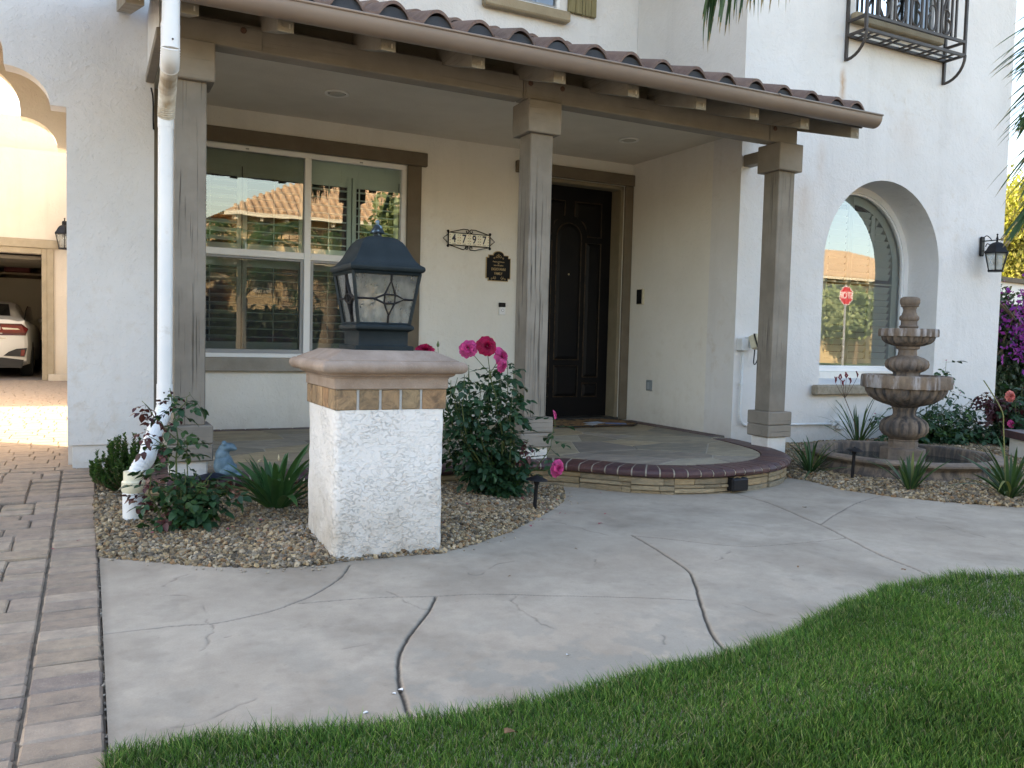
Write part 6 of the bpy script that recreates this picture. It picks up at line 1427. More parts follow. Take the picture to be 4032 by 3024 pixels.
join_list('new_leaves', jl, r4, [ROSE_R])
for (px, py, yy, s_) in ((2183, 856, 4.95, 1.25), (2185, 916, 4.9, .95)): link('flower', FC if s_ > 1 else FPS, r4, mat=Matrix.Translation(at_px(px, py, yy)) @ Vector((-.3, -1, .2)).to_track_quat('Z', 'Y').to_matrix().to_4x4() @ Matrix.Scale(s_*(1 if s_ > 1 else 1.5), 4))
# strap-leaved plants
def blade_mesh(name, L, W, bend, mat, n=9, fold=.35, tipw=.25):
    q = MB(); vs = []
    for i in range(n+1):
        t = i/n; a = bend*t; y_ = L*(math.sin(a)/bend if bend > .01 else t); z_ = L*((1-math.cos(a))/bend if bend > .01 else 0)
        w = W/2*min(1, .45+2.2*t)*min(1, (1-t)**.62*1.75+.02)
        # grows along +Z and bends towards +Y
        vs += [(-w, z_, y_), (0, z_+fold*w, y_), (w, z_, y_)]
    q.add(vs, [(3*i+j, 3*i+j+1, 3*i+j+4, 3*i+j+3) for i in range(n) for j in (0, 1)])
    o = q.build(name, mat, smooth=True, recalc=False); d = o.data; bpy.data.objects.remove(o); return d
STRAP = leaf_mat('strap_leaf', [(.024, .075, .030), (.04, .115, .042), (.07, .16, .055)], .38, .2)
BLADE = leaf_mat('sword_leaf', [(.018, .045, .018), (.03, .07, .025), (.06, .11, .035)], .45, .2); YEL = leaf_mat('yellowing_leaf', [(.12, .15, .04), (.22, .22, .07)], .6, .2); DRY = leaf_mat('dry_tip', [(.50, .40, .24), (.60, .52, .36)], .8, .1)
def strap_plant(label, name, c, n, L, W, tilt, bend, mat, cat, group=None, zb=None, ym=None, spread=.02, side=1.0):
    t = thing(name, label, cat, group); zb = bed_z(*c) if zb is None else zb; ms = {}
    for i in range(n):
        a = 2.399*i+rnd.uniform(-.3, .3); f = i/(n-1) if n > 1 else 0; ti = tilt[0]+(tilt[1]-tilt[0])*f+rnd.uniform(-6, 6); be = bend[0]+(bend[1]-bend[0])*rnd.random(); kq = rnd.randrange(4)
        mm = mat if not (ym and rnd.random() < .04) else ym
        key = (kq, mm.name)
        if key not in ms: ms[key] = blade_mesh('leaf', L*(.62+.14*kq), W, bend[0]+(bend[1]-bend[0])*kq/3, mm)
        m_ = Matrix.Translation((c[0]+spread*math.cos(a), c[1]+spread*math.sin(a), zb-.01)) @ Matrix.Rotation(a-PI/2, 4, 'Z') @ Matrix.Rotation(-R(ti), 4, 'X') @ Matrix.Rotation(rnd.uniform(-.4, .4), 4, 'Z') @ Matrix.Scale(rnd.uniform(.85, 1.12), 4); link('leaf', ms[key], t, mat=m_)
    return t
cx_, cy_, _ = K(.795, 4.188)
cl = strap_plant('clivia with broad arching dark green leaves to the left of the pedestal', 'clivia', (cx_+.05, cy_+.04), 40, .46, .040, (4, 46), (.35, 1.15), STRAP, 'plant', spread=.035)
for (px, py) in ((622, 1029), (702, 912), (760, 975), (700, 935)):
    pass
for k in range(5):
    p_ = (cx_+rnd.uniform(-.18, .2), cy_-.05+rnd.uniform(-.05, .05), bed_z(cx_, cy_)+rnd.uniform(.10, .30)); q = MB(); q.lathe([(.0015, 0), (.007, .014), (.0015, .034)], n=5); m_ = Matrix.Translation(p_) @ Euler((rnd.uniform(-.8, .8), rnd.uniform(-.8, .8), 0)).to_matrix().to_4x4(); q.v = [tuple(m_ @ Vector(v)) for v in q.v]; part('dry_tip', q, DRY, cl)
KP = 'kangaroo paw plants in the right gravel bed'
k1 = strap_plant('sword-leaved plant with a branching red flower stalk under the arched window', 'kangaroo_paw', (6.44, 5.45), 30, .62, .014, (2, 48), (.15, .8), BLADE, 'plant', KP, ym=YEL)
k2 = strap_plant('low sword-leaved clump between the right porch post and the path light', 'kangaroo_paw', (4.99, 4.66), 34, .40, .016, (4, 62), (.2, 1.0), BLADE, 'plant', KP, ym=YEL)
k3 = strap_plant('sword-leaved clump directly in front of the fountain pool', 'kangaroo_paw', (5.10, 3.86), 30, .34, .020, (2, 40), (.15, .8), BLADE, 'plant', KP, ym=YEL)
k4 = strap_plant('largest sword-leaved clump, with a drooping yellow leaf near the right border', 'kangaroo_paw', (5.52, 3.42), 48, .46, .020, (2, 58), (.2, 1.0), BLADE, 'plant', KP, ym=YEL)
q = MB(); m_ = Matrix
link('leaf', blade_mesh('leaf', .42, .020, 1.9, YEL), k4, mat=Matrix.Translation((5.50, 3.40, bed_z(5.5, 3.4))) @ Matrix.Rotation(R(110), 4, 'Z') @ Matrix.Rotation(-R(22), 4, 'X'))
P_ = smooth_path([(5.50, 3.44, 0.0), at_px(2168, 930, 3.45), at_px(2165, 890, 3.45), at_px(2140, 845, 3.45), at_px(2125, 822, 3.45)], 5); q.tube(P_, [.004+.0*i for i in range(len(P_))], 5); part('flower_stalk', q, leaf_mat('stalk_green', [(.12, .15, .04), (.2, .2, .07)], .5, .1), k4)
q = MB(); base = Vector((6.46, 5.44, .03)); s0 = at_px(1825, 860, 5.40); P_ = smooth_path([base, base.lerp(s0, .5)+Vector((.01, 0, 0)), s0], 6); q.tube(P_, .0035, 5); tips = [(1805, 818), (1815, 812), (1828, 808), (1836, 820), (1852, 806), (1822, 825)]; FPm = leaf_mat('kangaroo_paw_red', [(.10, .006, .012), (.18, .012, .02), (.24, .02, .03)], .6, .1)
q2s = []
for (px, py) in tips:
    e = at_px(px, py+9, 5.40); q.tube(smooth_path([s0, s0.lerp(e, .5)+Vector((0, 0, -.012)), e], 4), .0022, 4)
    for j in range(2):
        q2 = MB(); q2.tube([e, e+Vector((rnd.uniform(-.02, .02), 0, .025)), e+Vector((rnd.uniform(-.035, .03), rnd.uniform(-.01, .01), .055))], [.003, .008, .005], 5); q2s.append(q2)
part('flower_stalk', q, M('red_stalk', (.10, .05, .03), None, rough=.6), k1)
for q2 in q2s: part('flower', q2, FPm, k1)
# fine-leaved shrub at the wall base
sx_, sy_ = .20, 5.42
SHRG = leaf_mat('shrub_leaf', [(.035, .085, .022), (.06, .13, .035), (.10, .18, .05)], .5, .25)
sml = []
for i in range(3):
    q = leaf_mesh('l', .021, .014, None, .2, .2, 2); o = q.build('leaf', SHRG, recalc=False); sml.append(o.data); bpy.data.objects.remove(o)
bs = thing('shrub', 'small fine-leaved green shrub at the foot of the left wall', 'shrub'); q = MB(); jl = []
for i in range(120):
    a = rnd.uniform(0, 2*PI); rr = math.sqrt(rnd.random()); ex, ey = sx_+.20*rr*math.cos(a), sy_+.17*rr*math.sin(a); hh = .37*rnd.uniform(.5, 1.0)*(1-.45*rr*rr)
    pt = cane(q, (sx_+rnd.uniform(-.03, .03), sy_, -.06), (ex, ey, -.06+hh), ((ex-sx_)*.3, (ey-sy_)*.3, 0), .003, .001, 6, .008); leaves_along(bs, pt, sml, .0042, .25, .7, (.8, 1.4), .9, joined=jl)
part('stems', q, STEMW, bs); join_list('foliage', jl, bs, [SHRG])
# path lights
def path_light(label, x, y, zt_, zb):
    t = thing('path_light', label, 'path light', 'black path lights in the gravel'); S = 1.0; tilt = Matrix.Translation((x, y, zb)) @ Matrix.Rotation(R(3), 4, 'Y'); h = zt_-zb
    q = MB(); q.lathe([(.0115, -.03), (.0115, h-.055), (.013, h-.05), (.016, h-.045), (.020, h-.022), (.020, h-.012)], n=14); q.v = [tuple(tilt @ Vector(v)) for v in q.v]; part('stem', q, BLACK, t, smooth=True, angle=40)
    q = MB(); q.lathe([(.012, h-.016), (.060, h-.026), (.066, h-.024), (.060, h-.018), (.030, h-.004), (.010, h+.001), (.006, h+.006), (.001, h+.008)], n=28); q.v = [tuple(tilt @ Vector(v)) for v in q.v]; part('cap', q, BLACK, t, smooth=True, angle=40)
path_light('black mushroom path light in the gravel below the pink roses', 2.317, 4.218, .125, bed_z(2.317, 4.218)); path_light('black mushroom path light beside the fountain pool', 5.045, 4.31, .178, bed_z(5.045, 4.31))
# frog figure: one continuous body
def blob(name, ells, mat, parent=None, vox=.006, sm=2):
    bm = bmesh.new()
    for (c, r_, rot) in ells:
        m_ = Matrix.Translation(c) @ Euler([R(a) for a in rot]).to_matrix().to_4x4() @ Matrix.Diagonal((*r_, 1)); bmesh.ops.create_icosphere(bm, subdivisions=3, radius=1, matrix=m_)
    me = bpy.data.meshes.new(name); bm.to_mesh(me); bm.free(); o = link(name, me)
    md = o.modifiers.new('r', 'REMESH'); md.mode = 'VOXEL'; md.voxel_size = vox; ms_ = o.modifiers.new('s', 'SMOOTH'); ms_.iterations = sm; ms_.factor = .6
    bpy.context.view_layer.update(); me2 = bpy.data.meshes.new_from_object(o.evaluated_get(bpy.context.evaluated_depsgraph_get())); bpy.data.objects.remove(o); me2.materials.clear(); me2.materials.append(mat)
    me2.polygons.foreach_set('use_smooth', [True]*len(me2.polygons)); return link(name, me2, parent)
FGM = M('pale_blue_glaze', (.08, .15, .20), (.17, .27, .34), 14, .55, .002, 90, spec=.4)
o = blob('frog_figurine', [((0, 0, .065), (.055, .055, .068), (0, 8, 0)), ((-.008, 0, .125), (.038, .042, .05), (0, 15, 0)), ((.018, 0, .168), (.048, .040, .027), (0, -6, 0)), ((.045, 0, .162), (.030, .030, .015), (0, 8, 0)), ((.002, -.026, .192), (.015, .014, .014), (0, 0, 0)), ((.002, .026, .192), (.015, .014, .014), (0, 0, 0)), ((.028, -.045, .035), (.050, .022, .034), (0, -20, 0)), ((.028, .045, .035), (.050, .022, .034), (0, -20, 0)), ((.070, -.048, .012), (.035, .018, .012), (0, 0, -12)), ((.070, .048, .012), (.035, .018, .012), (0, 0, 12)), ((.040, -.026, .085), (.012, .011, .036), (0, -32, 0)), ((.040, .026, .085), (.012, .011, .036), (0, -32, 0)), ((.056, -.022, .058), (.018, .012, .010), (0, 0, 0)), ((.056, .022, .058), (.018, .012, .010), (0, 0, 0))], FGM, None, .0045, 3)
tag(o, 'pale blue glazed frog figurine sitting on the porch edge facing right', 'figurine'); o.location = (.70, 5.06, ZF-.002); o.scale = (1.02, 1.02, .99); o.rotation_euler = (0, 0, R(-8))
q = MB(); q.lathe([(.001, .022), (.03, .020), (.075, .008), (.088, .0), (.02, -.002)], (.618, 4.985, ZF+.006), 20, 0, lambda t, r, z: 1+.25*math.sin(2*t)+.08*math.sin(5*t)); tag(q.build('dark_saucer', M('navy_rubber', (.012, .014, .03), None, rough=.5), smooth=True), 'flat navy blue dish lying on the porch edge beside the frog', 'dish')
# litter
LITM = M('dead_leaf', (.16, .08, .04), (.26, .15, .08), 60, .8); WHT = M('white_petal', (.72, .74, .76), (.80, .81, .82), 30, .7)
def litter(nm, x, y, z, L, W, mat, lb, cat, a=None, grp=None):
    q = leaf_mesh('l', L, W, None, .35, .3, 4); m_ = Matrix.Translation((x, y, z)) @ Matrix.Rotation(rnd.uniform(0, 6) if a is None else a, 4, 'Z'); q.v = [tuple(m_ @ Vector(v)) for v in q.v]
    q2 = MB(); n_ = len(q.v); q2.v = q.v+[(v[0], v[1], v[2]-.0012) for v in q.v]; q2.f = q.f+[tuple(i+n_ for i in f)[::-1] for f in q.f]; q2.m = [0]*len(q2.f)
    tag(q2.build(nm, mat, smooth=True), lb, cat, grp)
lx_, ly_, _ = K(.824, 1.594); litter('fallen_leaf', lx_, ly_+.02, GZ+.045, .048, .028, LITM, 'curled brown dead leaf lying on the near lawn', 'leaf', -1.2)
for i, (x, y, w_) in enumerate(((.723, 1.998, .026), (.70, 1.985, .020), (.605, 1.914, .018), (1.239, 2.039, .018))):
    kx, ky, _ = K(x, y); litter('white_petal', kx, ky, GZ+.004, w_, w_*.6, WHT, ('white petal in the bend of the near left crack', 'smaller white petal just left of the crack', 'white petal nearest the pavers on the walk', 'white petal in the middle of the walk')[i], 'petal', None, 'white petals on the walk')
for i, (x, y, w_) in enumerate(((1.908, 3.1, .016), (1.456, 2.826, .014), (3.027, 2.299, .04), (2.637, 2.505, .018), (3.62, 3.42, .05))):
    kx, ky, _ = K(x, y); litter('dry_leaf', kx, ky, GZ+.004, w_, w_*.5, LITM, ('tiny dark leaf on the walk below the path light', 'tiny dark leaf on the walk right of the pedestal', 'long brown leaf on the walk near the far lawn', 'tiny leaf on the right half of the walk', 'tan curled leaf on the walk before the round step')[i], 'leaf', None, 'small leaves on the walk')
litter('twig', .42, 3.95, bed_z(.4, 3.9)+.012, .085, .004, M('straw', (.5, .42, .28), None, rough=.8), 'pale straw twig lying on the left gravel bed', 'twig', -1.35)

# fallen rose petals and a few stones strayed from the beds
pv = []; q = MB()
for i in range(46):
    x, y = (rnd.gauss(2.25, .30), rnd.gauss(4.25, .22)) if i < 30 else (rnd.gauss(.45, .25), rnd.gauss(4.2, .15))
    lm = leaf_mesh('l', rnd.uniform(.012, .022), rnd.uniform(.012, .018), None, .3, .3, 3); on_walk = x > 2.4 and y < 4.2
    m_ = Matrix.Translation((x, y, (GZ+.006) if on_walk else bed_z(x, y)+.012)) @ Euler((rnd.uniform(-.3, .3), rnd.uniform(-.3, .3), rnd.uniform(0, 6))).to_matrix().to_4x4(); q.add([tuple(m_ @ Vector(v)) for v in lm.v], lm.f)
tag(q.build('fallen_petals', M('fallen_petal', (.30, .02, .08), (.42, .16, .14), 60, .7), smooth=True, recalc=False), 'withered pink petals strewn over the left gravel bed', kind='stuff')
q = MB(); edge = [(GRAVEL_L_EDGE, 0), (GRAVEL_M_EDGE, 0), (GRAVEL_R_EDGE, 0)]
for ed, _ in edge:
    for i in range(22):
        k = rnd.randrange(len(ed)-1); t = rnd.random(); x = ed[k][0]*(1-t)+ed[k+1][0]*t+rnd.uniform(-.02, .05); y = ed[k][1]*(1-t)+ed[k+1][1]*t-abs(rnd.gauss(0, .05))-.01; s_ = rnd.uniform(.004, .009)
        q.lathe([(s_*.5, -.002), (s_, s_*.35), (s_*.7, s_*.8), (s_*.1, s_*.95)], (x, y, GZ+.001), 6, rnd.random()*6, lambda t, r, z: 1+.3*math.sin(2*t))
tag(q.build('stray_gravel', M('stray_stone', (.24, .19, .14), (.44, .38, .30), 40, .9)), 'stray stones lying on the walk along the bed edges', kind='stuff')
# ================================================================ garage beyond the passage
gar = thing('garage', 'detached cream garage with its door open beyond the archway', 'garage')
GYf = 16.4
q = MB(); q.prism([[(-9, 0), (-5.2, 0), (-5.2, 2.16), (-.715, 2.16), (-.715, 0), (.39, 0), (.39, 3.9), (-9, 3.9)]], GYf, GYf+.2); part('wall', q, ST_GARAGE, gar)
q = MB(); q.box(-5.4, -.463, GYf-.05, GYf-.001, 2.258, 2.405, .006); q.box(-.633, -.534, GYf-.04, GYf-.001, .11, 2.257, .004); part('trim', q, TRIM2, gar)
q = MB(); q.box(-.714, -.634, GYf-.022, GYf+.20, .0, 2.255, .004); q.box(-5.2, -.715, GYf-.022, GYf+.16, 2.162, 2.257, .004); part('jamb', q, TRIM2, gar)
q = MB(); q.box(-.62, .38, GYf-.075, GYf-.041, -.01, .112, .006); part('wall_base', q, ST_GARAGE, gar)
INW = M('garage_inside', (.36, .32, .25), (.42, .37, .29), 2, .9)
q = MB(); q.box(-5.6, -5.5, GYf+.2, 22.6, 0, 2.8); q.box(-.50, -.40, GYf+.2, 22.6, 0, 2.8); q.box(-5.6, -.4, 22.6, 22.7, 0, 2.8); q.box(-5.6, -.4, GYf+.2, 22.7, 2.75, 2.82); part('interior_wall', q, INW, gar)
q = MB(); q.box(-5.5, -.5, GYf+.1, 22.6, -.012, .004); part('floor_slab', q, M('garage_floor', (.20, .17, .15), None, rough=.7), gar)
q = MB(); q.box(-2.0, -.85, 22.54, 22.599, .02, 2.05, .004); part('interior_door', q, M('cream_interior_door', (.52, .47, .36), None, rough=.6), gar)
q = MB(); q.box(-5.0, -.75, 17.0, 19.5, 2.10, 2.16); part('raised_door', q, M('raised_door_panel', (.30, .27, .22), None, rough=.7), gar)
q = MB(); q.box(-5.0, -.6, 20.6, 22.2, 2.02, 2.06); part('shelf', q, M('shelf_wood', (.22, .17, .11), None), gar)
for i, (x, w_, colr, lb) in enumerate(((-1.35, .5, (.09, .015, .015), 'red storage bag on the overhead garage shelf'), (-2.1, .55, (.05, .07, .06), 'dark green storage bin on the overhead garage shelf'))):
    q = MB(); q.box(x-w_/2, x+w_/2, 20.7, 21.3, 2.062, 2.36, .03); o = q.build('storage_bag' if i == 0 else 'storage_bin', M('bag_%d' % i, colr, None, rough=.7)); tag(o, lb, 'storage')
# car, rear three-quarters hidden; body lofted from cross sections
car = thing('parked_car', 'pearl white sedan parked nose-in inside the open garage', 'car')
CARP = M('pearl_white_paint', (.62, .60, .55), None, rough=.25, spec=.6); CGL = M('car_glass', (.012, .014, .014), None, rough=.06, spec=.6); LRED = M('tail_lamp_red', (.13, .006, .006), None, rough=.15, spec=.6); LDRK = M('tail_lamp_dark', (.06, .006, .006), None, rough=.15, spec=.6); BPL = M('black_plastic', (.012, .012, .012), None, rough=.5); CHR = M('chrome', (.7, .7, .7), None, rough=.12, metal=1.0)
cxc, cy0 = -1.855, 17.05
def cross(hw, zb, zs, zr, hwr, shoulder=.86):
    pts = [(0, zb), (hw*.80, zb), (hw*.97, zb+.06), (hw, zb+(zs-zb)*.45), (hw*.985, zs-.10), (hw*.93, zs), (hw*.5+hwr*.5, zs+(zr-zs)*.06+.004), (hwr*1.04, zs+(zr-zs)*.55), (hwr*.93, zr-.035), (hwr*.75, zr-.006), (hwr*.4, zr), (0, zr)]
    return pts
secs = [(0.0, (.84, .34, .90, .93, .74)), (.04, (.89, .25, 1.00, 1.04, .80)), (.14, (.915, .20, 1.015, 1.06, .80)), (.40, (.925, .19, 1.0, 1.10, .76)), (.85, (.93, .19, .99, 1.24, .70)), (1.35, (.935, .19, .98, 1.35, .66)), (1.9, (.935, .19, .97, 1.395, .65)), (2.6, (.935, .19, .96, 1.37, .65)), (3.1, (.935, .19, .95, 1.22, .68)), (3.55, (.93, .19, .93, .99, .76)), (4.2, (.91, .20, .86, .90, .74)), (4.65, (.84, .24, .74, .78, .66)), (4.78, (.72, .34, .60, .64, .55))]
q = MB(); kk = 23; vs = []
for (dy, a) in secs:
    c_ = cross(*a); ring = [(cxc+x, cy0+dy, z) for x, z in c_]+[(cxc-x, cy0+dy, z) for x, z in c_[-2:0:-1]]; n_ = len(ring); vs += ring
q.v = vs; q.f = [(i*n_+k, i*n_+(k+1) % n_, (i+1)*n_+(k+1) % n_, (i+1)*n_+k) for i in range(len(secs)-1) for k in range(n_)]+[tuple(range(n_))[::-1], tuple((len(secs)-1)*n_+k for k in range(n_))]; q.m = [0]*len(q.f)
part('body', q, CARP, car, smooth=True, angle=35)
def cpatch(name, pts, mat, off=.006, sx=1): q = MB(); q.v = [(cxc+sx*x, cy0+dy-off, z) for x, dy, z in pts]+[(cxc+sx*x, cy0+dy+.02, z) for x, dy, z in pts]; n_ = len(pts); q.f = [tuple(range(n_)), tuple(range(n_, 2*n_))[::-1]]+[(i, (i+1) % n_, n_+(i+1) % n_, n_+i) for i in range(n_)]; q.m = [0]*len(q.f); return part(name, q, mat, car)
cpatch('rear_glass', [(-.60, .42, 1.11), (.60, .42, 1.11), (.52, 1.15, 1.33), (-.52, 1.15, 1.33)], CGL, .01); q = car.children[-1]
cpatch('rear_panel', [(-.86, .0, .76), (.86, .0, .76), (.90, .06, .88), (.80, .0, .965), (-.80, .0, .965), (-.90, .06, .88)], LDRK, .012)
for sx in (1, -1):
    cpatch('tail_lamp', [(.45, .0, .80), (.86, .0, .81), (.90, .05, .87), (.80, .0, .93), (.50, .0, .945)], LRED, .022, sx); cpatch('reverse_lamp', [(.52, .0, .86), (.78, .0, .86), (.74, .0, .885), (.50, .0, .895)], CHR, .03, sx)
    cpatch('bumper_vent', [(.52, .0, .40), (.84, .0, .385), (.88, .03, .54), (.72, .0, .525), (.60, .0, .47)], BPL, .02, sx); cpatch('reflector', [(.78, .0, .40), (.84, .0, .40), (.85, .0, .51), (.79, .0, .51)], LRED, .03, sx)
    q = MB(); q.prism([[(cy0+.55, 1.02), (cy0+1.0, 1.22), (cy0+1.5, 1.31), (cy0+2.4, 1.31), (cy0+3.1, 1.05)]], cxc+sx*.80-.13*(sx > 0)*0, cxc+sx*.815, 'x'); part('side_glass', q, CGL, car)
    for wy in (.82, 3.85):
        q = MB(); q.lathe([(.20, -.11), (.31, -.10), (.33, -.05), (.33, .05), (.31, .10), (.20, .11)], n=28); q.v = [(cxc+sx*.83+z, cy0+wy+x, .33+y) for x, y, z in q.v]; wh = part('wheel', q, M('tyre_rubber', (.015, .015, .015), None, rough=.8) if 'tyre_rubber' not in bpy.data.materials else bpy.data.materials['tyre_rubber'], car, smooth=True, angle=40)
        q = MB(); q.lathe([(.02, 0), (.20, .01), (.21, .02)], n=12); q.v = [(cxc+sx*(.93+z), cy0+wy+x, .33+y) for x, y, z in q.v]; part('rim', q, CHR, wh)
    q = MB(); q.box(cxc+sx*.99-.07, cxc+sx*.99+.07, cy0+2.75, cy0+2.87, 1.0, 1.11, .03); part('mirror', q, CARP, car)
cpatch('chrome_bar', [(-.48, .0, .855), (.48, .0, .855), (.48, .0, .885), (-.48, .0, .885)], CHR, .03); cpatch('lower_bumper', [(-.80, .0, .19), (.80, .0, .19), (.83, .0, .33), (.5, .0, .37), (-.5, .0, .37), (-.83, .0, .33)], BPL, .01)
cpatch('licence_plate', [(-.16, 0, .55), (.16, 0, .55), (.16, 0, .69), (-.16, 0, .69)], M('plate_white', (.6, .62, .66), None), .012)
cpatch('badge', [(.36, 0, .70), (.56, 0, .70), (.56, 0, .718), (.36, 0, .718)], CHR, .012)
wall_lamp('wall_lamp', 'dark wall lantern on the cream garage wall behind the left pillar', -.36, 16.12, 2.24, 1.32, GYf)

# ================================================================ right background
BRA = leaf_mat('bougainvillea_bract', [(.07, .006, .11), (.15, .012, .20), (.26, .03, .32)], .5, .35); DKG = leaf_mat('dark_leaf', [(.012, .028, .012), (.03, .055, .02)], .5, .2); YGL = leaf_mat('sunlit_tree_leaf', [(.10, .13, .025), (.20, .22, .05), (.34, .30, .10)], .5, .4)
def leaf_cloud(name, parent, center, rad, n, size, mat, seed, clumps=14, label=None, stuff=True, shape=None):
    r = np.random.default_rng(seed); C = np.array(center)+(r.uniform(-1, 1, (clumps, 3)))*np.array(rad)*.75; ci = r.integers(0, clumps, n); P = C[ci]+r.normal(0, .30, (n, 3))*np.array(rad)*.62
    S = size*r.uniform(.6, 1.4, n); a = rotmats(n, 1.2); base = np.array([(-.5, 0, 0), (0, -.9, .08), (.5, 0, 0), (0, .9, .08)]); V = np.einsum('nij,nkj->nki', a, base[None]*S[:, None, None])+P[:, None, :]
    F = np.arange(n*4).reshape(n, 4); o = fast_mesh(name, V.reshape(-1, 3), F, mat, parent, smooth=False); return tag(o, label, None, None, 'stuff' if stuff else None)
bg_ = thing('bougainvillea', 'purple bougainvillea beyond the right corner of the house', 'shrub')
bgy = 8.6
leaf_cloud('foliage', bg_, (14.6, bgy+.5, .75), (1.5, .6, 1.25), 16000, .055, DKG, 5, 40); leaf_cloud('bracts', bg_, (14.5, bgy, 1.10), (1.5, .45, 1.05), 2200, .05, BRA, 6, 13)
q = MB()
for k in range(9): q.tube(smooth_path([(14.5+rnd.uniform(-.2, .2), bgy+.3, -.1), (14.5+rnd.uniform(-.8, .8), bgy+.3, .8), (14.5+rnd.uniform(-1.3, 1.3), bgy+.1, 1.7)], 4), .02, 5)
part('stems', q, STEMW, bg_)
nw = thing('neighbour_wall', 'white sunlit garden wall with a dark cap above the bougainvillea', 'wall')
q = MB(); q.box(15.5, 30, 12.0, 12.25, -.1, 2.55); part('wall', q, stucco('bright_stucco', (.80, .78, .74), (.84, .82, .78), stain_amt=.1), nw)
q = MB(); q.v = [(15.4, 11.9, 2.56), (30, 11.9, 2.30), (30, 12.35, 2.30), (15.4, 12.35, 2.56), (15.4, 11.9, 2.66), (30, 11.9, 2.40), (30, 12.35, 2.40), (15.4, 12.35, 2.66)]; q.f = [(3, 2, 1, 0), (4, 5, 6, 7), (0, 1, 5, 4), (1, 2, 6, 5), (2, 3, 7, 6), (3, 0, 4, 7)]; q.m = [0]*6; part('cap', q, TRIM, nw)
def tree(label, x, y, z0, h, rad, n, size, mat, seed, group=None, lean=(0, 0)):
    t = thing('tree', label, 'tree', group); q = MB(); top = Vector((x+lean[0], y+lean[1], z0+h*.62)); q.tube(smooth_path([(x, y, z0), (x+.1, y, z0+h*.3), top], 5), [.16-.008*i for i in range(11)], 8)
    for k in range(7):
        a = k*.9; q.tube([(x+lean[0]*.6, y, z0+h*(.3+.04*k)), (x+rad[0]*.6*math.cos(a), y+rad[1]*.6*math.sin(a), z0+h*(.55+.05*k))], [.06, .015], 5)
    part('trunk', q, STEMW, t); leaf_cloud('crown', t, (x, y, z0+h*.66), rad, n, size, mat, seed, 26); return t
tree('sunlit yellow-green tree behind the white garden wall', 23.3, 14.2, 0, 5.4, (2.2, 1.6, 1.75), 42000, .075, YGL, 31)
# low white pier with brick cap at the right edge
pr2 = thing('garden_pier', 'low white pier with a rounded brick cap at the right border', 'pier')
PM = Matrix.Translation((7.02, 4.22, 0)) @ Matrix.Rotation(R(-33), 4, 'Z') @ Matrix.Translation((-6.98, -4.22, 0))
q = MB(); q.box(6.98, 7.9, 4.25, 4.55, -.12, .165, .01, mat=PM); part('pier_body', q, WHITEWASH, pr2)
for k in range(8):
    q = MB(); x0_ = 6.94+k*.118; P0 = [(4.19, .168), (4.175, .19), (4.18, .215), (4.20, .232), (4.60, .232), (4.62, .215), (4.62, .19), (4.60, .168)]; q.prism([P0], x0_, x0_+.106, 'x'); q.v = [tuple(PM @ Vector(v)) for v in q.v]; part('cap_brick', q, BRK, pr2)
q = MB(); q.box(6.95, 7.88, 4.20, 4.60, .166, .222, mat=PM); part('cap_mortar', q, MORT, pr2)

# ================================================================ what the windows mirror: the street and the house across it
STREETM = M('asphalt', (.13, .125, .12), (.17, .165, .16), 3, .9, .004, 60); WALKC = M('pavement_concrete', (.46, .44, .40), (.54, .51, .47), 3, .9, .003, 40)
q = MB(); q.box(-80, 90, -15.5, -6.5, GZ-.20, GZ-.11); tag(q.build('street', STREETM), kind='structure')
for (a, c_) in ((-6.5, -6.25), (-15.75, -15.5)): q = MB(); q.box(-80, 90, a, c_, GZ-.2, GZ+.02, .02); tag(q.build('kerb', WALKC), kind='structure')
q = MB(); q.box(-80, 90, -6.25, -4.9, GZ-.15, GZ+.015); tag(q.build('pavement', WALKC), kind='structure'); q = MB(); q.box(-80, 90, -17.2, -15.75, GZ-.15, GZ+.015); tag(q.build('pavement', WALKC), kind='structure')
FARG = M('far_lawn', (.05, .09, .02), (.09, .13, .035), 4, .9, .02, 30); q = MB(); q.box(-80, 90, -30, -17.2, GZ-.15, GZ+.03); tag(q.build('far_lawn', FARG), kind='structure')
WARM = M('warm_stucco', (.60, .44, .24), (.66, .50, .28), 3, .9, .004, 40); RTILE = M('far_roof_tile', (.40, .27, .16), (.58, .42, .27), 3, .85, 0); WTR = M('pale_trim', (.70, .64, .50), None, rough=.7)
